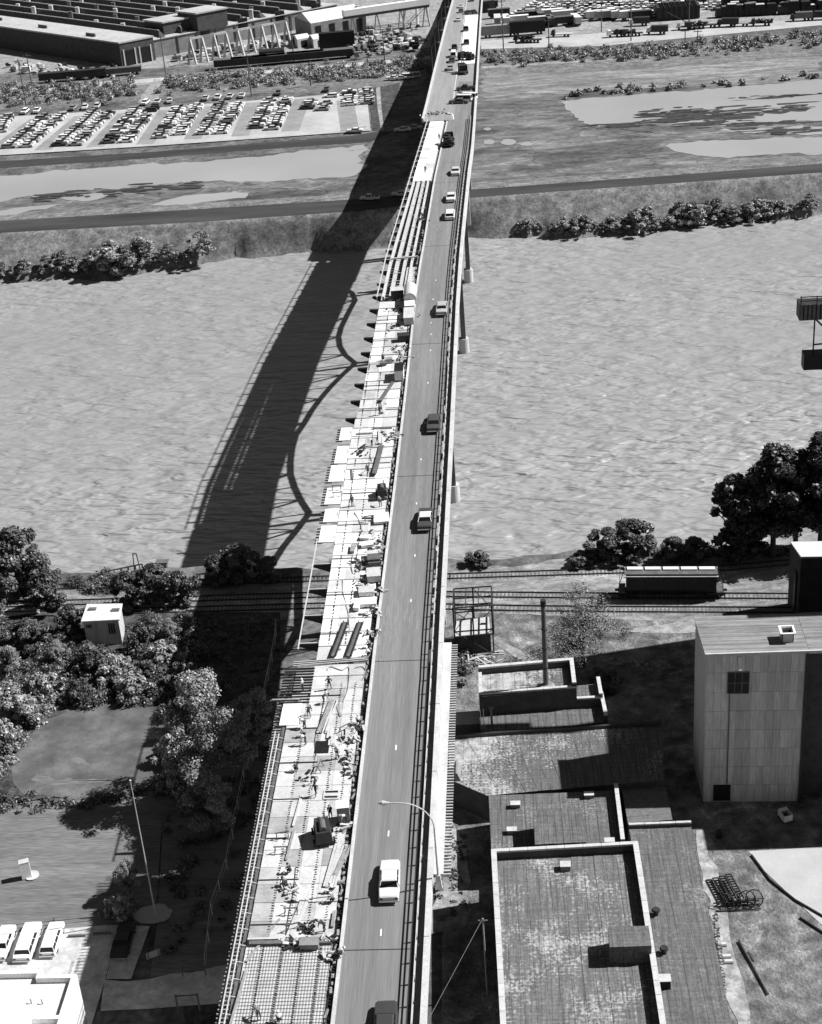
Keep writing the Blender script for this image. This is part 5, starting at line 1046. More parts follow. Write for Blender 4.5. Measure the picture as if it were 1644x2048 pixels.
# R2 middle roof
e2, q = building('square dark roofed workshop behind the large warehouse with a raised hatch house', [(977,1592),(1236,1582),(1250,1695),(983,1712)], 4.6, 'brick', 'roof', 11, True, mats=['roof'])
wallblock(q, 1, 4.6, 5.6, e2, 'brick'); coping(q, 1, 5.6, e2, .5); 
A = [P(1066,1622,7.3),P(1163,1616,7.3),P(1172,1685,7.3),P(1070,1690,7.3)]; b = MB(); b.prism(A, 4.6, 7.3); b.build('hatch_house','brick',e2)
for k in range(7): b = MB(); a0,a1 = A[0].lerp(A[1],k/7),A[0].lerp(A[1],(k+.96)/7); c0,c1 = A[3].lerp(A[2],k/7),A[3].lerp(A[2],(k+.96)/7); b.prism([a0,a1,c1,c0],7.3,7.36+.01*(k%3)); b.build('roof_strip','roof',e2)
for x, y in [(1031,1613),(1024,1665),(1219,1687),(1178,1594)]: roofbox(e2, x, y, 4.7, (1.1,.7,.5))
# R3 wide dusty roof
e3, q = building('wide low roofed shed covered in pale dust at its bridge end', [(899,1476),(1322,1448),(1330,1560),(975,1592)], 4.0, 'brick', 'roof_dust', 14, True, mats=['roof_dust'])
b = MB(); A = [P(899,1476,4),P(975,1592,4),P(978,1588,4),P(900,1560,4),P(897,1500,4)]; b.prism([A[0],A[4],A[3],A[1]],0,3.98); b.build('lean_to','brick',e3)
b = MB(); b.prism([A[0],A[4],A[3],A[1]],3.985,4.06); b.build('roof','roof_dust',e3)
p = P(908,1548,4); b = MB(); b.hexa([(p.x-.1,p.y-1.5,4.05),(p.x+.9,p.y-1.5,4.05),(p.x+.9,p.y+1.5,4.05),(p.x-.1,p.y+1.5,4.05),(p.x+.3,p.y-1.5,5.2),(p.x+.5,p.y-1.5,5.2),(p.x+.5,p.y+1.5,5.2),(p.x+.3,p.y+1.5,5.2)]); b.build('skylight','concrete_dark',e3)
wallblock(q, 0, 4.0, 4.6, e3, 'brick', .35); 
# R4 strip roof
e4, q = building('narrow flat roof strip between the chimney house and the dusty shed', [(958,1424),(1206,1400),(1216,1446),(962,1466)], 4.2, 'brick', 'roof_dust', 10, True, mats=['roof'])
wallblock(q, 1, 4.2, 5.4, e4, 'brick'); coping(q, 1, 5.4, e4, .5)
p = P(984,1452,4.3); b = MB(); b.cyl((p.x,p.y,4.2),(p.x,p.y,7.2),.16,.16,10); b.cyl((p.x,p.y,7.2),(p.x,p.y,7.5),.34,.28,12); b.build('vent_pipe','steel_mid',e4)
for dx in (-1.1,-.7): p = P(979,1456,4.3); b = MB(); b.cyl((p.x+dx,p.y,4.2),(p.x+dx,p.y,7.4),.05,.05,6); b.build('pipe','steel_light',e4)
# low lumber shed by the bridge foot
ez, q = building('low plank covered lean-to between the bridge foot and the chimney house', [(902,1426),(958,1422),(962,1448),(901,1450)], 3.2, 'timber_dark', 'timber_mid', 6, False, mats=['timber_mid','timber'], name='lean_to')
# R5 brick boiler house with chimney
e5, q = building('brick boiler house with parapets around a puddled roof', [(957,1346),(1147,1330),(1153,1380),(958,1394)], 7.2, 'brick', 'roof_dust', 8, True, mats=['roof_dust'], name='boiler_house')
for i in (0,1): wallblock(q, i, 7.2, 8.2, e5, 'brick', .5); coping(q, i, 8.2, e5, .55)
for i in (2,3): wallblock(q, i, 7.2, 7.5, e5, 'brick', .4); coping(q, i, 7.5, e5, .45)
e6, q = building('small flat annex right of the boiler house with a long wall', [(1153,1372),(1200,1368),(1206,1402),(1154,1405)], 5.2, 'brick', 'roof', 4, True, name='annex')
wallblock(q, 1, 5.2, 6.2, e6, 'brick'); coping(q, 1, 6.2, e6, .5); wallblock(q, 2, 5.2, 5.6, e6, 'brick'); coping(q, 2, 5.6, e6, .45)
p = P(1092,1372,7.3); ch = empty('chimney', (p.x,p.y,7.26), 'tall slim dark chimney rising from the boiler house roof', 'chimney')
b = MB(); b.cyl((0,0,0),(0,0,12.6),.36,.3,18); b.build('stack','steel_mid',ch,world=False,smooth=False); b = MB(); b.cyl((0,0,12.6),(0,0,13.5),.37,.37,18); b.build('rim','steel',ch,world=False); b = MB(); b.cyl((0,0,0),(0,0,.35),1.3,.9,18); b.build('base','concrete_dark',ch,world=False)
for z in (3,6,9): b = MB(); b.cyl((0,0,z),(0,0,z+.12),.385,.385,18); b.build('band','steel',ch,world=False)
# R6 right lower roof
e7, q = building('long grey shed roof right of the large warehouse reaching the bottom edge', [(1257,1655),(1382,1650),(1480,2130),(1346,2130)], 4.2, 'brick_mid', 'roof', 9, True, mats=['roof'])
wallblock(q, 0, 4.2, 4.7, e7, 'brick', .4); coping(q, 0, 4.7, e7, .35, .2, seg=1.6)
for x, y in [(1312,1828),(1328,1905)]: p = P(x,y,4.4); b = MB(); b.cyl((p.x,p.y,4.25),(p.x,p.y,4.9),.28,.28,12); b.cyl((p.x,p.y,4.9),(p.x,p.y,5.15),.5,.4,12); b.build('roof_ventilator','steel',e7)
roofbox(e7, 1330,1972,4.3,(1.1,1.,1.1),'black','coping')
e8, q = building('dark low shed in shade behind the square workshop', [(1243,1575),(1330,1568),(1345,1640),(1256,1648)], 3.0, 'brick', 'roof', 6, False, mats=['timber_dark'], name='shed')
# ---- grain tower
TH = 22.4; A = P(1407,1605,0); fl = Vector((A.x,A.y,0)); fr = P(1594,1598,0); fr = Vector((fl.x+ (P(1611,1303,TH).x-P(1410,1307,TH).x), fl.y-.35,0)); bk = P(1397,1237,TH); bl = Vector((bk.x-.3,bk.y,0)); br_ = Vector((fr.x,bk.y-.3,0))
et = empty('grain_tower', ((fl.x+fr.x)/2,(fl.y+bl.y)/2,0), 'tall pale panel clad tower with a flat board roof and one high window', 'building')
b = MB(); b.prism([fl,fr,br_,bl],0,TH); b.build('walls','clad2',et)
wv = fr-fl; wl = wv.length; wd = wv.normalized(); nr = Vector((wd.y,-wd.x,0)); cols = 13; rows = 8
win = (.22,.42,.69,.81); dr = (.1,.27,.02,.11)
for r in range(rows):
    z0, z1 = TH*r/rows, TH*(r+1)/rows
    for c in range(cols):
        t0, t1 = c/cols, (c+1)/cols
        if (t0 < win[1]-.03 and t1 > win[0]+.03 and z0/TH < win[3]-.02 and z1/TH > win[2]+.03): 
            continue
        if r == 0 and t0 < dr[1]-.03 and t1 > dr[0]+.03: continue
        a, c_ = fl+wd*(wl*t0+.02), fl+wd*(wl*t1-.02); off = .05+random.uniform(0,.015); b = MB(); b.prism([a,c_,c_+nr*off,a+nr*off], z0+.02, z1-.02); b.build('wall_panel', random.choices(['clad','clad2'],[3,1] if c < 4 else [1.2,2])[0], et)
sw = (bl-fl); sl_ = sw.length; sd_ = sw.normalized(); 
for r in range(rows):
    for c in range(5):
        a, c_ = fl+sd_*(sl_*c/5+.03), fl+sd_*(sl_*(c+1)/5-.03); n2 = Vector((-1,0,0)); b = MB(); b.prism([a,c_,c_+n2*.06,a+n2*.06], TH*r/rows+.03, TH*(r+1)/rows-.03); b.build('wall_panel', 'clad', et)
def wallrect(t0,t1,z0,z1,m,name,off,par,th=.05): a, c_ = fl+wd*wl*t0, fl+wd*wl*t1; b = MB(); b.prism([a+nr*off,c_+nr*off,c_+nr*(off+th),a+nr*(off+th)], z0, z1); return b.build(name, m, par)
w_ = wallrect(.215,.43,TH*.745,TH*.875,'black','window',.03,et)
for t in (.212,.286,.357,.428): wallrect(t,t+.008,TH*.74,TH*.88,'steel_mid','mullion',.09,w_)
for z in (.74,.808,.876): wallrect(.212,.436,TH*z,TH*z+.12,'steel_mid','frame',.10,w_)
d_ = wallrect(.1,.28,.3,2.9,'black','door',.03,et); wallrect(.09,.29,2.9,3.1,'clad','lintel',.08,d_)
wallrect(.235,.245,3,TH*.74,'steel_mid','downpipe',.12,et,.12); wallrect(.985,1.01,.2,TH-.1,'steel','corner_post',.1,et,.25)
p = fl+wd*wl*.33+nr*.1; b = MB(); b.bar((p.x,p.y,TH-.5),(p.x,p.y-.7,TH-2.0),.35); b.build('loading_spout','white',et)
R0 = [bl+Vector((-.25,.25,0)), Vector((62,br_.y+.2,0)), Vector((62,fr.y-.5,0)), fl+Vector((-.25,-.35,0))]; n = 30
for k in range(n):
    a, c_ = R0[0].lerp(R0[3],k/n), R0[0].lerp(R0[3],(k+1)/n); e_, f2 = R0[1].lerp(R0[2],k/n), R0[1].lerp(R0[2],(k+1)/n); b = MB(); xs_ = fr.x+.2
    b.prism([(a.x,a.y),(xs_,a.y+(e_.y-a.y)*.3),(xs_,c_.y+(f2.y-c_.y)*.3),(c_.x,c_.y)], TH+.01, TH+.1+random.uniform(0,.05)); b.build('roof_board', pick(['shingle','shingle2']), et)
    b = MB(); b.prism([(xs_+.04,a.y-.0),(62,a.y),(62,c_.y),(xs_+.04,c_.y)], TH+.01, TH+.1+random.uniform(0,.05)); b.build('roof_board', pick(['shingle','shingle2']), et)
b = MB(); b.bar((R0[3].x,R0[3].y-.1,TH+.05),(62,R0[3].y-.15,TH+.05),.25,.4); b.build('eaves_board','coping',et)
b = MB(); b.prism([Vector((fr.x+.25,fr.y+1.6,0)),Vector((62,fr.y+1.6,0)),Vector((62,bl.y,0)),Vector((fr.x+.25,bl.y,0))],0,TH); b.build('dark_wing','brick',et)
p = P(1573,1280,TH); b = MB(); 
for s_, d2 in (((-.65,0),(.12,1.5)),((.65,0),(.12,1.5)),((0,-.69),(1.42,.12)),((0,.69),(1.42,.12))): b.box((p.x+s_[0],p.y+s_[1],TH+.75),(d2[0],d2[1],1.3))
o = b.build('roof_hatch','concrete',et); b = MB(); b.box((p.x,p.y,TH+1.0),(1.2,1.3,.05)); b.build('hatch_opening','black',o)
for s_, d2 in (((-.8,0),(.25,1.9)),((.8,0),(.25,1.9)),((0,-.85),(1.4,.25)),((0,.85),(1.4,.25))): b = MB(); b.box((p.x+s_[0],p.y+s_[1],TH+1.45),(d2[0],d2[1],.12)); b.build('hatch_rim','white',o)
# off frame tall block whose shade covers the yard
eb = empty('silo_block', (56,168,0), 'tall blank grain silo block just beyond the right picture edge', 'building'); b = MB(); b.bx(46.5,66,156.5,172,0,27); b.build('walls','brick_mid',eb); b = MB(); b.bx(46.3,66.2,156.3,172.2,27,27.3); b.build('roof','coping',eb)
eb = empty('silo_block', (56,192,0), 'very tall row of grain silos beyond the right edge that shades the yard', 'building'); b = MB(); b.bx(50,66,172.5,203.5,0,46); b.build('walls','brick_mid',eb); b = MB(); b.bx(49.8,66.2,172.3,203.7,46,46.3); b.build('roof','coping',eb)
# white roofed block at the tracks
p0 = P(1605,1222,0); H2 = 10.5; q = quad([(1581,1087),(1700,1085),(1735,1115),(1602,1117)], H2); c = sum(q,Vector((0,0,0)))/4
ew = empty('loading_house', (c.x,c.y,0), 'dark block with a flat white roof standing beside the tracks at the right edge', 'building'); b = MB(); b.prism(q,0,H2); b.build('walls','brick',ew); b = MB(); b.prism(q,H2+.01,H2+.3); b.build('roof','roof_light',ew)
u = (q[3]-q[0]); m_ = q[0]+u*.55; b = MB(); b.prism([m_+Vector((-.08,1,0)),m_+Vector((.1,1,0)),m_+Vector((.1,-1,0)),m_+Vector((-.08,-1,0))],1.,7.5); b.build('door_opening','black',ew)
# small white hopper cart in the shade
p = P(1570,1640,0); ec = empty('feed_cart', (p.x,p.y,0), 'small white open topped cart standing in deep shade below the tower', 'cart', None, .35)
for s_, d2 in (((-.55,0,.8),(.06,1.6,.9)),((.55,0,.8),(.06,1.6,.9)),((0,-.78,.8),(1.05,.06,.9)),((0,.78,.8),(1.05,.06,.9))): b = MB(); b.box(s_,d2); b.build('side_board','white',ec,world=False)
b = MB(); b.box((0,0,.4),(1.05,1.5,.06)); b.build('floor','timber_dark',ec,world=False); b = MB(); b.box((0,.55,1.3),(1.15,.5,.06)); b.build('lid','white',ec,world=False)
for s_ in (-1,1):
    for y in (-.5,.5): b = MB(); b.cyl((s_*.5,y,.2),(s_*.62,y,.2),.2,.2,10); b.build('wheel','rubber',ec,world=False)
# ---- railway tracks
def track(pts, label):
    W_ = [P(x,y,.12) for x,y in pts]; e = empty('railway_track', (W_[0].x,W_[0].y,.2), label, 'railway track'); L = 0; ties = MB(); 
    for k in (-1,1):
        b = MB()
        for a, c in zip(W_[:-1],W_[1:]): d = (c-a).normalized(); n2 = Vector((-d.y,d.x,0))*.75*k; b.bar(a+n2+Vector((0,0,.1)), c+n2+Vector((0,0,.1)), .12, .18)
        b.build('rail','steel_mid' if 0 else 'steel',e)
    for a, c in zip(W_[:-1],W_[1:]):
        d = (c-a); L = d.length; d.normalize(); r = math.atan2(d.y,d.x)
        for s in np.arange(0,L,.62): pp = a+d*s; ties.box((pp.x+random.gauss(0,.03),pp.y,.115),(.22,random.uniform(2.1,2.6),.04),r+random.gauss(0,.01))
    ties.build('sleepers','tie',e,kind='stuff'); return e
track([(-60,1180),(300,1168),(640,1158),(900,1153),(1240,1142),(1330,1139),(1448,1137),(1590,1124),(1760,1118)], 'outer railway track nearest the river')
track([(-60,1212),(640,1190),(900,1189),(1230,1192),(1450,1192),(1760,1194)], 'middle railway track carrying the hopper car')
track([(-60,1232),(640,1212),(900,1214),(1040,1217),(1240,1219),(1480,1220),(1760,1222)], 'inner railway track in front of the hopper car')
# ---- hopper car
a = P(1238,1194,0); c = P(1446,1194,0); L = (c-a).length; rz = math.atan2((c-a).y,(c-a).x); mid = (a+c)/2
eh = empty('hopper_car', (mid.x,mid.y+.2,.45), 'long dark covered hopper rail car with a pale roof walk', 'rail car', None, rz)
b = MB(); hl = L/2-1.1
sec = [(-1.1,.9),(1.1,.9),(1.55,1.6),(1.6,3.6),(1.25,4.15),(-1.25,4.15),(-1.6,3.6),(-1.55,1.6)]
b.add([(-hl,y,z) for y,z in sec]+[(hl,y,z) for y,z in sec],[tuple(range(8)),tuple(range(8,16))[::-1]]+[((i+1)%8,i,i+8,(i+1)%8+8) for i in range(8)]); b.build('body','black',eh,world=False)
b = MB(); b.bx(-hl-.3,hl+.3,-1.5,-1.28,3.75,3.95); b.bx(-hl-.3,hl+.3,1.28,1.5,3.75,3.95); b.build('roof_edge','concrete',eh,world=False); b = MB(); b.bx(-hl-.2,hl+.2,-1.2,1.2,4.16,4.2); b.build('roof_sheet','steel_mid',eh,world=False)
for k in range(5): b = MB(); b.bx(-hl+.2+k*(2*hl/5),-hl+(k+.93)*(2*hl/5),-.05,.75,4.2,4.42); b.build('hatch_cover','white',eh,world=False)
for k in range(14): x = -hl+.3+k*(2*hl-.6)/13; b = MB(); b.bx(x-.05,x+.05,-1.68,-1.6,1.7,3.55); b.build('side_rib','steel',eh,world=False)
for x in (-hl*.55,0,hl*.55): b = MB(); b.hexa([(x-.5,-.7,.35),(x+.5,-.7,.35),(x+.5,.7,.35),(x-.5,.7,.35),(x-1.6,-1.1,1.1),(x+1.6,-1.1,1.1),(x+1.6,1.1,1.1),(x-1.6,1.1,1.1)]); b.build('discharge_chute','steel',eh,world=False)
for s_ in (-1,1):
    x = s_*(hl+.0); tr = MB(); tr.bx(x-1.2,x+1.2,-.95,.95,.35,.7); t_ = tr.build('bogie','black',eh,world=False)
    for dx in (-.8,.8):
        for y in (-.75,.75): b = MB(); b.cyl((x+dx,y-.06,.42),(x+dx,y+.06,.42),.42,.42,14); b.build('wheel','steel',t_,world=False)
    b = MB(); b.bx(x+s_*.1,x+s_*1.1,-1.4,1.4,.95,1.1); b.build('end_platform','steel_mid',eh,world=False); b = MB()
    for y in (-1.3,-.9): b.bar((x+s_*1.,y,1.1),(x+s_*1.,y,3.9),.07)
    for z in np.arange(1.4,3.9,.4): b.bar((x+s_*1.,-1.3,z),(x+s_*1.,-.9,z),.05)
    b.bar((x+s_*1.,1.2,1.1),(x+s_*.2,1.2,3.8),.1); b.build('end_ladder','steel_mid',eh,world=False); b = MB(); b.bx(x+s_*1.1,x+s_*1.7,-.15,.15,.6,.9); b.build('coupler','steel',eh,world=False)
# ---- steel frame and the white slab roofed hut by the bridge
q = quad([(914,1240),(978,1236),(981,1268),(909,1275)], 3.2); c = sum(q,Vector((0,0,0)))/4; es = empty('pump_house', (c.x,c.y,0), 'small hut with a flat white roof under the open steel frame', 'building')
b = MB(); b.prism(q,0,3.2); b.build('walls','brick',es); b = MB(); b.prism(q,3.21,3.4); b.build('roof','concrete',es); b = MB(); b.box((q[1].x-.8,q[1].y-2,3.5),(.9,.35,.1)); b.build('vent_slot','black',es)
base = [P(x,y,0) for x,y in ((904,1300),(970,1292),(985,1262),(915,1268))]; ef = empty('frame_tower', (base[0].x,base[0].y,0), 'open lattice steel frame standing between the bridge and the chimney', 'frame tower')
hF = 8.5; Q = [Vector((c.x-2.6,c.y-3.0,0)),Vector((c.x+3.0,c.y-2.6,0)),Vector((c.x+3.0,c.y+2.8,0)),Vector((c.x-2.6,c.y+2.4,0))]
for v in Q+[(Q[0]+Q[1])/2,(Q[2]+Q[3])/2]: b = MB(); b.bar(v,v+Vector((0,0,hF)),.2); b.build('post','steel',ef)
for z in (4.4,5.6,6.8,hF):
    for i in range(4):
        if z in (5.6,6.8) and i in (0,): continue
        b = MB(); b.bar(Q[i]+Vector((0,0,z)),Q[(i+1)%4]+Vector((0,0,z)),.16); b.build('beam','steel',ef)
for i in (0,2): 
    b = MB(); b.bar(Q[i]+Vector((0,0,0)),Q[(i+1)%4]+Vector((0,0,4.4)),.08); b.bar(Q[i]+Vector((0,0,4.4)),Q[(i+1)%4]+Vector((0,0,0)),.08); b.bar(Q[i]+Vector((0,0,4.4)),(Q[i]+Q[(i+1)%4])/2+Vector((0,0,hF)),.08); b.build('brace','steel',ef)
for t in (.33,.66): b = MB(); b.bar(Q[0].lerp(Q[1],t)+Vector((0,0,hF)),Q[3].lerp(Q[2],t)+Vector((0,0,hF)),.12); b.build('beam','steel',ef)
# ---- yard things
def pile(p, label, m, n, s, sizes, name, cat='pile', z=.1, tall=.5, parts='plank'):
    e = empty(name, (p.x,p.y,0), label, cat)
    for i in range(n): c = Vector((random.gauss(0,s),random.gauss(0,s*.7),z+random.random()*tall)); d = Vector((random.gauss(0,1),random.gauss(0,.6),random.gauss(0,.15))).normalized()*random.uniform(*sizes); b = MB(); b.bar(c-d,c+d,random.uniform(.08,.25),.08); b.build(parts, m, e, world=False)
pile(P(968,1322,.1),'heap of pale broken boards in the weeds below the pump house','timber',22,1.3,(.4,1.4),'board_heap'); pile(P(960,1330,.1),'smaller scatter of boards beside the broken board heap','timber_mid',10,1.,(.3,.9),'board_heap')
for (x0,y0,x1,y1,n,lab) in [(1225,1322,1395,1352,44,'long row of pale rubble blocks lying in the tower shade'),(1432,1830,1450,1990,26,'line of broken rocks along the right edge of the long shed')]:
    e = empty('rubble_row', P(x0,y0,0), lab, 'rubble')
    for i in range(n):
        p = P(x0+(x1-x0)*(i+random.random())/n, y0+(y1-y0)*(i+random.random())/n+random.uniform(-9,9) if n==44 else y0+(y1-y0)*i/n, .2); b = MB(); r = random.uniform(.15,.4); b.hexa([(p.x+sx*r*random.uniform(.7,1.2),p.y+sy*r*random.uniform(.5,.9),0) for sx,sy in ((-1,-1),(1,-1),(1,1),(-1,1))]+[(p.x+sx*r*random.uniform(.4,.8),p.y+sy*r*random.uniform(.3,.7),random.uniform(.3,.6)) for sx,sy in ((-1,-1),(1,-1),(1,1),(-1,1))]); b.build('rock','concrete_dark',e)
# spoked wheels and frames heap
p = P(1462,1790,0); e = empty('scrap_harrow', (p.x,p.y,0), 'black heap of curved farm frames and racks on the dirt yard', 'scrap heap')
for k in range(4):
    b = MB(); ox = -2.6+k*.75
    for s_ in np.arange(0,4.2,.42): b.bar((ox+s_*.22,2.4-s_,.25+.25*k),(ox+.62+s_*.22,2.35-s_,.35+.25*k),.1)
    b.bar((ox,2.4,.25+.25*k),(ox+.95,-1.8,.25+.25*k),.12); b.bar((ox+.62,2.4,.3+.25*k),(ox+1.55,-1.8,.3+.25*k),.12); b.build('rack','black',e,world=False)
for k in range(5):
    b = MB(); cx_, cy_ = -1.+.85*k, -2.3+.15*k; pts = [Vector((cx_+1.0*math.cos(t),cy_+.5*math.sin(t)*1.3,.9+.8*math.sin(t))) for t in np.linspace(0,2*math.pi,13)]; b.tube(pts,.07,5)
    for t in range(0,12,3): b.bar(pts[t],(cx_,cy_,.9),.06)
    b.build('hoop','black',e,world=False)
for y in (-3.,-2.2,-1.6): b = MB(); b.bar((-2.2,y,.25),(3.0,y+.2,.35),.12); b.build('rail','black',e,world=False)
a, c = P(1479,1880,.35), P(1537,1988,.35); e = empty('pole', (a.x,a.y,0), 'long dark pole lying on the dirt yard', 'pole'); b = MB(); b.cyl(a,a.lerp(c,.35),.2,.19,8); b.cyl(a.lerp(c,.35),c,.16,.12,8); b.build('shaft','timber_dark',e); b = MB(); b.cyl(a.lerp(c,.25)+Vector((.15,0,.1)),a.lerp(c,.42)+Vector((.2,0,.1)),.14,.14,8); b.build('clamp','steel',e)
for i, L in enumerate([[(1503,1710),(1540,1760),(1590,1800),(1650,1835),(1720,1870)],[(1600,1835),(1650,1868),(1720,1910)]]):
    pts = [P(x,y,.25) for x,y in L]; e = empty('yard_fence', pts[0], ['low dark kerb fence along the pale concrete yard','second short dark kerb right of the dirt yard'][i], 'fence')
    b = MB(); 
    for u, v in zip(pts[:-1],pts[1:]): b.bar(u,v,.15,.3)
    b.build('rail','steel',e)
for x, y, lab in [(1452,1917,'upper small stone block beside the long shed edge'),(1456,1927,'lower small stone block beside the long shed edge'),(1443,1893,'pale broken stones beside the long shed edge')]:
    p = P(x,y,0); e = empty('stone_block',(p.x,p.y,0),lab,'stone'); b = MB(); b.bx(-.55,.55,-.3,.3,0,.4); b.build('block','concrete_dark',e,world=False); b = MB(); b.bx(-.4,.5,-.2,.2,.4,.5); b.build('top','concrete',e,world=False)
p = P(1438,1676,0); e = empty('drum',(p.x,p.y,0),'dark drum at the corner of the tower shadow','drum'); b = MB(); b.cyl((0,0,0),(0,0,1),.4,.4,12); b.build('barrel','black',e,world=False); b = MB(); b.cyl((0,0,1),(0,0,1.05),.42,.42,12); b.build('lid','steel',e,world=False)
# lattice platform house over the river at the right edge
zc = 58; c = P(1600,612,zc); x0, y0 = c.x, c.y; f_ = 3151/1.0
e = empty('conveyor_house', (x0+8,y0+1,zc), 'dark corrugated conveyor house jutting in at the right edge high over the river bank', 'building'); sc = 190/220.
b = MB(); b.bx(x0,x0+9,y0,y0+2.2,zc-1.9,zc+.1); b.build('cabin','steel',e)
for k in range(17): b = MB(); b.bx(x0+k*.5+.05,x0+k*.5+.36,y0-.1,y0,zc-1.85,zc+.1); b.build('corrugation','steel_mid',e)
for dz in (.6,1.1): b = MB(); b.bar((x0,y0,zc+dz),(x0+9,y0,zc+dz),.1); b.build('handrail','steel',e)
for k in range(5): b = MB(); b.bar((x0+.1+k*1.9,y0,zc),(x0+.1+k*1.9,y0,zc+1.2),.1); b.build('rail_post','steel',e)
b = MB(); b.bx(x0+.7,x0+9,y0-.5,y0+1.2,zc-8.2,zc-6.2); b.build('lower_cabin','black',e)
b = MB(); b.bar((x0+1.9,y0+.3,zc-6.2),(x0+1.9,y0+.3,zc-1.9),.16); b.bar((x0+2.0,y0+.3,zc-1.9),(x0+4,y0+.3,zc-4),.2); b.bar((x0+1.9,y0+.3,zc-5.2),(x0+6,y0+.3,zc-5.),.16); b.build('strut','steel',e)
b = MB(); b.bx(x0+9,56,y0+.4,y0+1.6,zc-1.7,zc-.6); b.bx(54.5,56,y0+.4,y0+1.6,45.5,zc-.6); b.build('link_gallery','steel',e)
# ------------------------------------------------------------------ near left
# white walled building at the bottom left corner
z = 9.; C0 = P(153.5,1948,z); e = empty('office_building', (C0.x-6,C0.y-6,0), 'flat roofed building with bright white walls at the bottom left corner', 'building')
x1, y1 = C0.x, C0.y; xn = P(83,1948,z).x; pts = [Vector((x1,y1,0)),Vector((xn,y1,0)),Vector((xn,y1+.75,0)),Vector((x1-22,y1+.75,0)),Vector((x1-22,y1-24,0)),Vector((x1,y1-24,0))]
b = MB(); b.prism(pts,0,z-.75); b.build('walls','white',e); b = MB(); ins = [Vector((x1-.5,y1-.5,0)),Vector((xn-.5,y1-.5,0)),Vector((xn-.5,y1+.25,0)),Vector((x1-21.5,y1+.25,0)),Vector((x1-21.5,y1-23.5,0)),Vector((x1-.5,y1-23.5,0))]; b.prism(ins,z-.76,z-.7); b.build('roof','roof_light',e)
for i in range(6):
    a, c = pts[i], pts[(i+1)%6]; ai, ci = ins[i], ins[(i+1)%6]; b = MB(); b.prism([a,c,ci,ai],z-.75,z); b.build('parapet','white',e)
for x, y in [(63,2007),(85,2008)]: p = P(x,y,z-.7); b = MB(); b.cyl((p.x,p.y,z-.7),(p.x,p.y,z-.3),.05,.05,6); b.bar((p.x,p.y,z-.3),(p.x-.1,p.y+.15,z-.2),.08); b.build('roof_spigot','steel',e)
A = P(54,2040,z+1); B_ = P(128,2036,z+1); b = MB(); b.bx(A.x,B_.x,A.y-5,A.y+.5,z-.7,z+.4); o = b.build('stair_house','white',e)
for a0,a1,b0,b1 in ((A.x,B_.x,A.y,A.y+.5),(A.x,A.x+.5,A.y-5,A.y),(B_.x-.5,B_.x,A.y-5,A.y)): b = MB(); b.bx(a0,a1,b0,b1,z+.4,z+1.1); b.build('rim','white',o)
# white roofed hut in the thicket
z = 4.6; q = quad([(174,1209),(245,1208),(239,1240),(162,1244)], z); c = sum(q,Vector((0,0,0)))/4; e = empty('hut', (c.x,c.y,-1), 'small derelict hut with a flat white roof and stained pale walls in the thicket', 'hut')
b = MB(); b.prism(inset(q,.25),-1,z-.12); b.build('walls','clad2',e); b = MB(); b.prism(q,z-.12,z+.1); b.build('roof','roof_light',e)
for x, y in [(185,1220),(231,1222)]: p = P(x,y,z); b = MB(); b.box((p.x,p.y,z+.2),(1.2,.7,.2)); b.build('roof_hatch','steel_mid',e)
qi = inset(q,.25); u = (qi[2]-qi[3]).normalized(); n2 = Vector((u.y,-u.x,0)); L = (qi[2]-qi[3]).length
for t0,t1,z0,z1,m_ in ((.68,.88,2.1,3.9,'window'),(.06,.22,3.3,3.9,'window')):
    a, c = qi[3]+u*L*t0, qi[3]+u*L*t1; b = MB(); b.prism([a+n2*.01,c+n2*.01,c+n2*.08,a+n2*.08],z0,z1); o = b.build('window','glass',e)
    for k in (0,.33,.66,1.): pp = a.lerp(c,k)+n2*.1; b = MB(); b.bar((pp.x,pp.y,z0),(pp.x,pp.y,z1),.05); b.build('mullion','clad',o)
# pale lane at far left
sheet('lane', [(-80,1216),(0,1218),(78,1216),(80,1226),(0,1236),(-80,1240)], 'slab', jit=.2)
# jetty remains
e = empty('jetty', P(240,1140,-6), 'broken timber jetty frame standing at the left river edge', 'jetty'); a = P(214,1146,-5); c = P(286,1140,-5)
for t in np.linspace(0,1,6): pp = a.lerp(c,t); b = MB(); b.bar((pp.x,pp.y,-9),(pp.x,pp.y,-5+t*1.2),.25); b.build('pile','timber_dark',e)
for dz in (-.4,.9): b = MB(); b.bar(a+Vector((0,0,dz*.4)),c+Vector((0,0,dz+.3)),.22); b.build('rail','timber_dark',e)
for dx in (0,1.2): pp = a.lerp(c,.75); b = MB(); b.bar((pp.x+dx,pp.y,-6),(pp.x+.3+dx*.5,pp.y,-1.6),.16); b.build('frame_leg','timber_dark',e)
b = MB(); b.bar((pp.x+.3,pp.y,-1.6),(pp.x+.9,pp.y,-1.6),.16); b.build('cross_bar','timber_dark',e)
pp = P(326,1136,-6); e = empty('outfall', (pp.x,pp.y,-8), 'dark square post box standing in the water by the left bank', 'post'); b = MB(); b.bx(-.8,.8,-.5,.5,0,3.2); b.build('box','timber_dark',e,world=False); b = MB(); b.bx(-1.1,1.1,-.7,.7,3.2,3.4); b.build('cap','steel_mid',e,world=False)
# concrete block on the lawn
p = P(54,1753,.3); e = empty('monument', (p.x,p.y,.25), 'tall white rectangular block standing on the lawn', 'block', None, .35); b = MB(); b.bx(-.6,.6,-.4,.4,0,2.4); b.build('shaft','white',e,world=False); b = MB(); b.bx(-.62,.62,-.42,.42,2.4,2.5); b.build('cap','concrete',e,world=False); b = MB(); b.cyl((.6,0,0),(.6,0,.08),.9,.9,16); b.build('plinth','concrete',e,world=False)
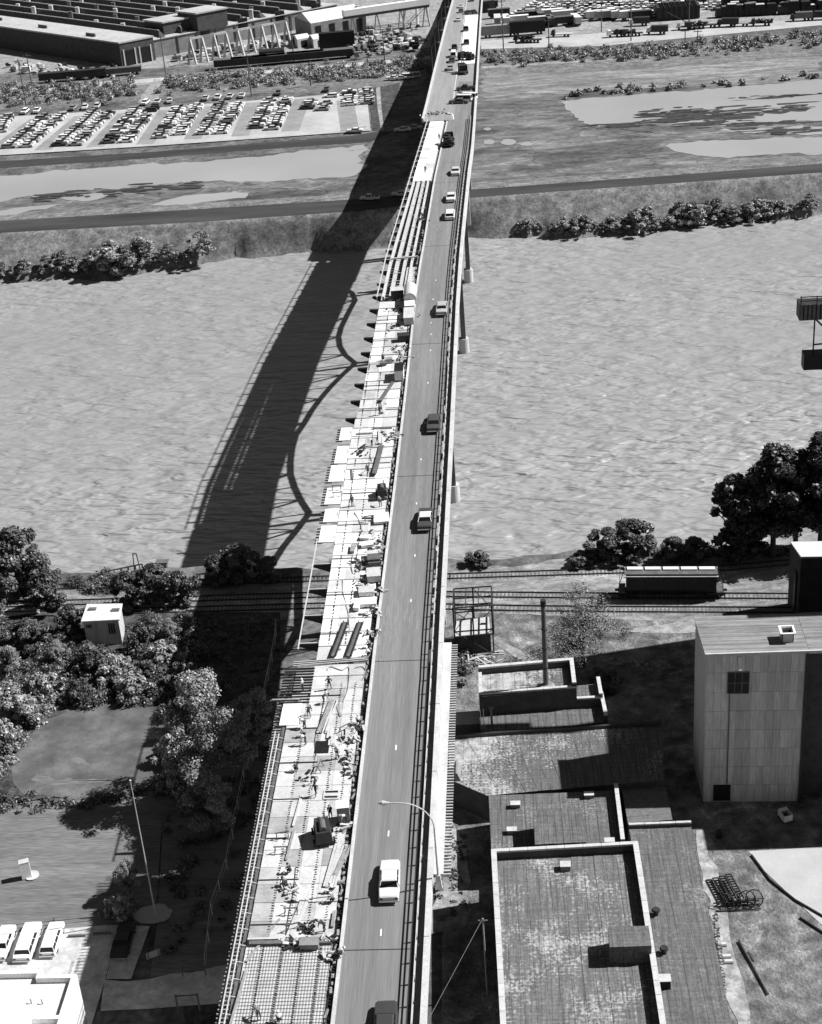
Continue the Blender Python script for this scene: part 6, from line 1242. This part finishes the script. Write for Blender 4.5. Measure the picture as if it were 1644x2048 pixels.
# flagpole on a pale round bed
p = P(312,1833,.3); q2 = P(306,1828,.3); e = empty('flagpole', (p.x,p.y,.3), 'very tall thin bare pole rising from a pale round bed', 'pole'); b = MB(); b.cyl((0,0,0),(0,0,20),.1,.045,8); b.build('shaft','steel_light',e,world=False); b = MB(); b.cyl((0,0,20),(0,0,20.15),.12,.12,8); b.build('truck_ball','steel_light',e,world=False)
n = 18; b = MB(); b.add([(-.4+2.3*math.cos(t)*random.uniform(.85,1.1),.3+1.8*math.sin(t)*random.uniform(.85,1.1),.1) for t in np.linspace(0,6.28,n+1)[:-1]],[tuple(range(n))]); b.build('gravel_bed','slab',e,world=False)
# sign board, gate frame, fences, wheel stops
p = P(309,1922,.3); e = empty('sign_board', (p.x,p.y,.3), 'small pale sign board on the dark grass below the round bed', 'sign', None, .5); b = MB(); b.bx(-.8,.8,-.03,.03,.6,1.5); b.build('board','concrete',e,world=False)
for s_ in (-.6,.6): b = MB(); b.bx(s_-.05,s_+.05,-.1,-.03,0,1.5); b.build('post','timber_dark',e,world=False)
a, c = P(366,1952,.3), P(412,1950,.3); e = empty('gate_frame', (a.x,a.y,.3), 'low dark gate frame of posts and rails near the drive in shade', 'gate')
for v in (a,c): b = MB(); b.bar(v,v+Vector((0,0,2.2)),.14); b.build('post','steel_mid',e)
for z in (.7,2.0): b = MB(); b.bar(a+Vector((0,0,z)),c+Vector((0,0,z)),.1); b.build('rail','steel_mid',e)
a, c = P(357,2025,.3), P(400,2022,.3); e = empty('gate_frame', (a.x,a.y,.3), 'second dark gate frame lower down beside the bottom shadows', 'gate')
for v in (a,c): b = MB(); b.bar(v,v+Vector((0,0,2.6)),.18); b.build('post','timber_dark',e)
b = MB(); b.bar(a+Vector((0,0,2.4)),c+Vector((0,0,2.4)),.12); b.build('rail','timber_dark',e)
fp = [P(x,y,.2) for x,y in ((412,1945),(425,1830),(455,1740),(478,1620),(500,1510),(530,1400),(552,1290),(554,1258))]; e = empty('wire_fence', fp[0], 'long wire fence running up the shaded ground beside the bridge', 'fence'); b = MB()
for u, v in zip(fp[:-1],fp[1:]):
    n = max(2,int((v-u).length/4))
    for k in range(n): pp = u.lerp(v,k/n); bb = MB(); bb.bar(pp,pp+Vector((0,0,1.9)),.09); bb.build('post','steel_light',e)
    b.bar(u+Vector((0,0,1.85)),v+Vector((0,0,1.85)),.06); b.bar(u+Vector((0,0,.9)),v+Vector((0,0,.9)),.03)
b.build('wire','steel_light',e)
fp = [P(x,y,.2) for x,y in ((-60,1868),(0,1858),(110,1848),(200,1838),(210,1834))]; e = empty('wire_fence', fp[0], 'low dark fence line between the lawn and the parked cars', 'fence'); b = MB()
for u, v in zip(fp[:-1],fp[1:]): b.bar(u+Vector((0,0,.5)),v+Vector((0,0,.5)),.08); bb = MB(); bb.bar(u,u+Vector((0,0,1)),.12); bb.build('post','timber_dark',e)
b.build('rail','timber_dark',e)
for i, (x0_, x1_, y) in enumerate([(136,171,1871),(186,222,1867)]):
    a, c = P(x0_,y+1,.3), P(x1_,y-1,.3); e = empty('wheel_stop', ((a.x+c.x)/2,(a.y+c.y)/2,.2), ['dark timber wheel stop right of the tail finned wagon','dark timber wheel stop nearer the black sedan'][i], 'wheel stop'); b = MB(); b.bar(a,c,.25,.25); b.build('beam','timber_dark',e); b = MB(); b.bar(a.lerp(c,.1)-Vector((0,0,.1)),a.lerp(c,.1)+Vector((0,0,.2)),.06); b.build('pin','steel',e)
# thin pole with guy right of the bridge
a = P(975,1990,0); e = empty('utility_pole', (a.x,a.y,0), 'thin dark pole with a guy wire in the shade beside the warehouse', 'pole'); h_ = 11; b = MB(); b.cyl((0,0,0),(0,0,h_),.13,.09,8); b.build('shaft','timber_mid',e,world=False); b = MB(); b.cyl((0,0,h_),(-6.5,-5,1),.03,.03,5); b.build('guy_wire','steel_light',e,world=False); b = MB(); b.bar((-.5,0,h_-.3),(.5,0,h_-.3),.12); b.build('cross_arm','timber_dark',e,world=False)
# ------------------------------------------------------------------ factory across the river
C_ = P(245,134,0); R_ = P(690,44,0); v = (R_-C_); vl = v.length; v.normalize(); H = 9.
u = (P(0,58,H)-P(240,92,H)).normalized()
ef = empty('factory', (C_.x,C_.y,0), 'sprawling low factory with rows of long raised roof monitors at the top left', 'factory')
def fpt(a, b_): p = C_+v*a+u*b_; return Vector((p.x,p.y,0))
UL = 260
def fblock(a0,a1,b0,b1,z0,z1,m,name,par=ef): b = MB(); b.prism([fpt(a0,b0),fpt(a1,b0),fpt(a1,b1),fpt(a0,b1)],z0,z1); return b.build(name,m,par)
fblock(0,15,0,UL,0,H,'brick','front_block'); fblock(-.3,15.3,-.3,UL,H+.01,H+.6,'tarpaper','roof'); fblock(15,vl,4,UL,0,H-2,'brick_mid','main_block'); fblock(15.4,vl,3.6,UL,H-1.99,H-1.7,'tarpaper','roof')
# right hand front facade of the front block is sun lit; two dark doors and a row of bays on the long wall
for a0 in (1.5,8.5): d_ = fblock(a0,a0+4.5,-.12,-.02,.2,6,'black','door'); fblock(a0-.5,a0,-.35,-.02,0,6.5,'concrete','jamb',d_); fblock(a0+4.5,a0+5.,-.35,-.02,0,6.5,'concrete','jamb',d_)
for k in range(int((vl-30)/9)): a0 = 28+k*9; fblock(a0,a0+.5,3.6,3.99,0,H-2,'brick','pilaster'); (fblock(a0+2,a0+6.5,3.9,3.98,5,9,'glass','window') if k%2 else None)
nm = 9; sp = (vl-22)/nm
for i in range(nm):
    a0 = 22+i*sp; b0 = 5 if i > 0 else 6
    b = MB(); A = [fpt(a0,b0),fpt(a0+sp*.3,b0),fpt(a0+sp*.3,UL-4),fpt(a0,UL-4)]; T_ = [fpt(a0+1.2,b0+2),fpt(a0+sp*.3-1.2,b0+2),fpt(a0+sp*.3-1.2,UL-6),fpt(a0+1.2,UL-6)]
    z0, z1 = H-1.7, H+.6; b.hexa([(p.x,p.y,z0) for p in A]+[(p.x,p.y,z1) for p in T_]) if u.cross(v).z < 0 else b.hexa([(p.x,p.y,z0) for p in A]+[(p.x,p.y,z1) for p in T_]); m_ = b.build('roof_monitor','brick',ef)
    b = MB(); b.prism(T_,z1+.02,z1+.3); b.build('monitor_roof','tarpaper',m_)
    for k in range(9): q = fpt(a0+sp*random.uniform(.4,.9),14+k*24+random.uniform(-8,8)); b = MB(); b.bx(q.x-.8,q.x+.8,q.y-.8,q.y+.8,H-1.7,H+random.uniform(.5,2.2)); b.build('roof_vent',pick(['coping','steel_mid']),ef)
for k in range(5): fblock(16+k*3 if 0 else 3+k*2.4,3.4+k*2.4,20+k*37,26+k*37,H+.6,H+1.8,'steel_mid','roof_unit')
for (x0,y0,x1,y1,hh) in ((352,42,430,14,5),(295,50,330,44,3)):
    A = P(x0,y0,H); B_ = P(x1,y1,H); L = (B_-A); a0 = (A-C_).dot(v); b0 = (A-C_).dot(u); fblock(a0,a0+14,b0-32 if hh>6 else b0-12,b0,H-1.5,H+hh,'brick','penthouse'); fblock(a0-.5,a0+14.5,b0-32.5 if hh>6 else b0-12.5,b0+.5,H+hh+.02,H+hh+.6,'tarpaper','penthouse_roof')
# runway of A frames in front
e = empty('crane_runway', P(385,128,0), 'row of pale A frame legs carrying a crane runway along the factory wall', 'crane runway'); prev = None
for i in range(9):
    t = i/8; p = P(386+t*190,128-t*37,0); b = MB()
    for s_ in (-1.6,1.6): b.bar((p.x+s_,p.y-1,0),(p.x,p.y,9.5),.7)
    b.build('frame_leg','steel_light',e)
    if prev: b = MB(); b.bar(prev,(p.x,p.y,9.7),.5,.8); b.build('runway_beam','steel_light' if i%2 else 'concrete_dark',e)
    prev = (p.x,p.y,9.7)
for i in range(5): p = P(335+i*25,104-i*3,0); 
# yard clutter, each a small thing
kinds = [('steel_stack','stack of steel sections','stack'),('crate','timber crate','crate'),('scrap_heap','scrap heap','scrap heap'),('machine_part','large machine part','machine part')]
zones = [((350,120),(590,84),34,'factory wall'),((700,108),(840,88),44,'dark container'),((705,85),(830,66),26,'white gabled shed'),((20,140),(235,150),26,'factory corner')]
for zi,(a,c,n,lab) in enumerate(zones):
    for i in range(n):
        t = (i+.5)/n; x = a[0]+(c[0]-a[0])*t+random.gauss(0,4); y = a[1]+(c[1]-a[1])*t+random.gauss(0,5 if zi else 3); p = P(x,y,.2); nm_, dl, ct = kinds[(i*7+zi)%4]
        e = empty(nm_, (p.x,p.y,.2), f'{dl}, {o_(i)} from left in the yard by the {lab}', ct, 'clutter in the factory yards', random.uniform(0,3))
        sh = pick(['white','concrete','steel_mid','steel','concrete_dark','timber','black']); s_ = random.uniform(.8,2.2)
        for k in range(3): b = MB(); b.box((random.gauss(0,s_*.5),random.gauss(0,s_*.5),.5*s_+k*.3*s_),(s_*random.uniform(.6,1.8),s_*random.uniform(.4,1.2),s_*random.uniform(.4,.9)),random.uniform(0,3)); b.build('piece', sh if k else pick(['steel','timber_mid','concrete']), e, world=False)
# white gabled sheds
def shed(pts, h, label, roofm='roof_light', wall='concrete_dark', gable=0, ndoor=1):
    q = quad(pts, 0); c = sum(q,Vector((0,0,0)))/4; e = empty('shed', (c.x,c.y,0), label, 'shed'); b = MB(); b.prism(q,0,h); b.build('walls',wall,e)
    m0, m1 = (q[0]+q[3])/2, (q[1]+q[2])/2; b = MB(); g = gable
    b.add([(q[0].x,q[0].y,h),(q[1].x,q[1].y,h),(m1.x,m1.y,h+g),(m0.x,m0.y,h+g),(q[3].x,q[3].y,h),(q[2].x,q[2].y,h)],[(0,1,2,3),(4,3,2,5),(0,3,4),(1,5,2),(0,4,5,1)]); b.build('roof',roofm,e)
    for k in range(ndoor): a = q[3].lerp(q[2],(k+.3)/ndoor); d = (q[2]-q[3]).normalized(); n2 = Vector((d.y,-d.x,0)); c2 = a+d*2.5; b = MB(); b.prism([a+n2*.05,c2+n2*.05,c2+n2*.15,a+n2*.15],0,h*.8); b.build('door','black',e)
    return e
shed([(592,68),(690,52),(734,62),(625,82)],7,'large white roofed shed by the factory end',gable=3,ndoor=4); shed([(588,88),(612,84),(622,92),(596,97)],3.5,'small white shed in front of the large white roofed shed',gable=.8,wall='concrete'); shed([(618,88),(650,82),(658,90),(628,97)],3.5,'small white shed right of another before the large shed',gable=.8,wall='concrete')
def boxcar(px, py, L, rz, h, m, label, name='rail_car', cat='rail car', w=3., z=.3, lidm=None, wheels=True, group=None):
    p = P(px,py,z); e = empty(name, (p.x,p.y,z), label, cat, group, rz); b = MB(); b.bx(-L/2,L/2,-w/2,w/2,.8,h); b.build('body',m,e,world=False)
    b = MB(); b.bx(-L/2-.1,L/2+.1,-w/2-.1,w/2+.1,h,h+.2); b.build('roof',lidm or m,e,world=False)
    if wheels:
        for x in (-L*.38,-L*.28,L*.28,L*.38):
            b = MB(); b.cyl((x,-w/2+.1,.45),(x,w/2-.1,.45),.45,.45,8); b.build('wheel','rubber',e,world=False)
    return e
boxcar(147,159,26,.12,3.2,'steel','long dark gondola on the siding below the factory'); boxcar(243,149,16,.12,2.6,'steel_mid','flat grey wagon right of the long dark gondola'); boxcar(675,98,14,.12,6.5,'black','big black container stack beside the white sheds','container','container')
for i, (x, y, L) in enumerate([(465,134,14),(500,131,14),(535,128,14),(575,124,16),(612,121,14),(655,117,20)]): boxcar(x,y,L,.12,3.2,'steel',f'{o_(i)} dark steel stack from the left beside the yard road','steel_pile','stack',4.,.3,'steel_mid',False,'dark steel stacks along the yard road')
p = P(545,121,.3); e = empty('tank_car',(p.x,p.y,.3),'dark round tank behind the steel stacks','tank',None,.12); b = MB(); b.cyl((-5,0,3.2),(5,0,3.2),1.5,1.5,14); b.build('barrel','steel',e,world=False); b = MB(); b.bx(-4,-3,-1.2,1.2,0,2); b.bx(3,4,-1.2,1.2,0,2); b.build('cradle','steel_mid',e,world=False)
# elevated white gallery and water tower legs
a, c = P(686,27,10), P(858,2,10); e = empty('conveyor_gallery', (a.x,a.y,0), 'long white elevated conveyor gallery at the top left of the bridge', 'gallery'); b = MB(); b.bar(a,c,3.,2.6); b.build('gallery','white',e); b = MB(); b.bar(a+Vector((0,-1.6,-1.6)),c+Vector((0,-1.6,-1.6)),.5,1.); b.build('truss','steel',e)
for t in (.1,.38,.66,.95): p = a.lerp(c,t); b = MB(); b.bar((p.x-1.5,p.y,0),(p.x,p.y,9),.5); b.bar((p.x+1.5,p.y,0),(p.x,p.y,9),.5); b.build('trestle','steel_light',e)
p = P(835,48,0); e = empty('water_tower', (p.x,p.y,0), 'pale water tower on thin braced legs beside the top of the bridge', 'tower')
for s_ in (-1,1):
    for t in (-1,1): b = MB(); b.bar((p.x+5.5*s_,p.y+5.5*t,0),(p.x+3*s_,p.y+3*t,24),.7); b.build('leg','steel_light',e)
for z in (8,16): 
    for s_ in (-1,1): b = MB(); w_ = 5.5-2.5*z/24; b.bar((p.x-w_,p.y+s_*w_,z),(p.x+w_,p.y+s_*w_,z),.35); b.bar((p.x+s_*w_,p.y-w_,z),(p.x+s_*w_,p.y+w_,z),.35); b.bar((p.x-w_,p.y+s_*w_,z-8),(p.x+w_,p.y+s_*w_,z),.25); b.build('brace','steel_light',e)
b = MB(); b.cyl((p.x,p.y,24),(p.x,p.y,31),5,5,20); b.cyl((p.x,p.y,31),(p.x,p.y,34),5,.4,20); b.build('tank','steel_light',e); b = MB(); b.cyl((p.x,p.y,0),(p.x,p.y,24),.6,.6,8); b.build('riser','white',e)
# utility poles
def pole(px, py, h, label, r=.25, m='timber_dark', arms=1, z=0):
    p = P(px,py,z); e = empty('utility_pole', (p.x,p.y,z), label, 'utility pole', 'tall poles across the river'); b = MB(); b.cyl((0,0,0),(0,0,h),r,r*.6,7); b.build('shaft',m,e,world=False)
    for k in range(arms): b = MB(); b.bar((-1.6,0,h-.8-k*1.5),(1.6,0,h-.8-k*1.5),.25); b.build('cross_arm',m,e,world=False)
for i,(x,y0,y1,lab) in enumerate([(503,193,110,'tallest dark pole standing at the top edge of the parking lot'),(332,153,72,'dark pole above the access track'),(588,122,30,'dark pole in front of the white sheds'),(622,172,125,'short pole above the parking lot right of the tallest'),(53,215,120,'dark pole at the left above the parking lot'),(65,177,110,'thin pole at the left behind the gondola'),(165,213,165,'short pole above the second row of cars'),(770,130,60,'thin pole in the cluttered yard near the bridge shadow'),(740,100,50,'thin pole beside the white shed end'),(1007,100,0,'tall dark pole first to the right of the bridge'),(1262,82,-20,'tall dark pole by the truck road, second to the right'),(1378,58,-14,'pole near the stacked drums at the top right'),(1098,96,38,'slim pole between the first two tall poles'),(1395,100,60,'short slim pole by the truck road at the right'),(1203,64,22,'slim pole among the trailers'),(1370,96,58,'short pole beside another on the right verge')]):
    b0 = P(x,y0,0); h_ = 4
    while h_ < 70:
        w3 = RM.T @ (np.array([b0.x,b0.y,h_])-np.array([0,0,HC])); 
        if CY+F*w3[1]/w3[2] <= y1: break
        h_ += .5
    pole(x,y0,h_,lab)
# trailers, trucks and stacks at the top right
TR = [(995,49,'grey'),(998,34,'dark'),(975,18,'dark'),(1012,49,'pale'),(1035,48,'pale'),(1052,40,'dark'),(1080,40,'dark'),(1105,35,'pale'),(1078,50,'grey'),(1100,50,'dark'),(1125,38,'pale'),(1125,50,'dark'),(1152,48,'pale'),(1195,38,'pale'),(1215,38,'grey'),(1225,36,'pale'),(1262,38,'pale'),(1280,38,'dark')]
for i,(x,y,c_) in enumerate(TR): boxcar(x,y,9.,.12+random.gauss(0,.05)+(math.pi/2 if i%3==0 else 0),3.3,{'grey':'concrete_dark','dark':'steel','pale':'concrete'}[c_],f'{c_} box trailer, {o_(i)} from the bridge in the storage yard','trailer','trailer',2.5,.3,{'grey':'coping','dark':'steel_mid','pale':'white'}[c_],True,'box trailers parked in the storage yard')
boxcar(1000,72,15,.1,4.2,'concrete_dark','long grey trailer beside the road nearest the bridge','trailer','trailer',2.6); boxcar(1055,68,14,.1,5,'black','black box trailer beside the long grey one','trailer','trailer',3.)
for i,(x,y,l_,c_) in enumerate([(1048,82,'heap','concrete_dark'),(1062,84,None,'steel'),(1123,72,None,'concrete'),(1235,72,'heap','steel_mid'),(1250,71,'heap','steel'),(1264,71,None,'steel'),(1314,67,'box','steel'),(1374,58,'crane','steel'),(1392,56,'heap','steel_mid'),(1415,54,None,'steel'),(1455,52,'box','steel'),(1480,51,None,'concrete_dark'),(1523,50,'heap','steel'),(1640,38,'box','steel'),(1602,40,'box','steel_mid'),(1278,50,'box','steel')]):
    truck(P(x,y,.3), 1.45+random.gauss(0,.1), f'dark truck, {o_(i)} from the bridge along the far truck road', l_, m=c_, z=.3, L=8.5, group='trucks along the far truck road', cab=pick(['black','steel','concrete','white']))
e = empty('log_stack', P(1356,36,.3), 'long dark stack of drums beside the truck road', 'stack')
A, B_ = P(1318,39,.3), P(1394,34,.3)
for i in range(15): p = A.lerp(B_,i/14); b = MB(); b.bx(p.x-.9,p.x+.9,p.y-2,p.y+9,.3,5.2); b.build('drum_column','black' if i%2 else 'steel',e)
ct = 0
for r in range(4):
    n = 20
    for i in range(n):
        t = i/(n-1); x = 1440+t*215+r*6; y = 33-r*8-t*11; p = P(x,y,.3)
        if random.random() < .12: continue
        e = empty('drum_stack',(p.x,p.y,.3), f'dark drum stack, {o_(i)} from the left in {o_(r)} row at the top right', 'stack', 'dark drum stacks at the top right', random.gauss(0,.1)); h_ = random.uniform(2.2,4.6)
        b = MB(); b.bx(-1.9,1.9,-1.6,1.6,0,h_); b.build('drums',pick(['black','steel','black']),e,world=False); b = MB(); b.bx(-1.6,1.7,-1.3,1.4,h_,h_+.25); b.build('top',pick(['timber_dark','steel_mid','coping','steel']),e,world=False)
shed([(955,20),(985,16),(990,24),(958,28)],5,'dark flat shed against the far end of the bridge','steel_mid','steel',.5)
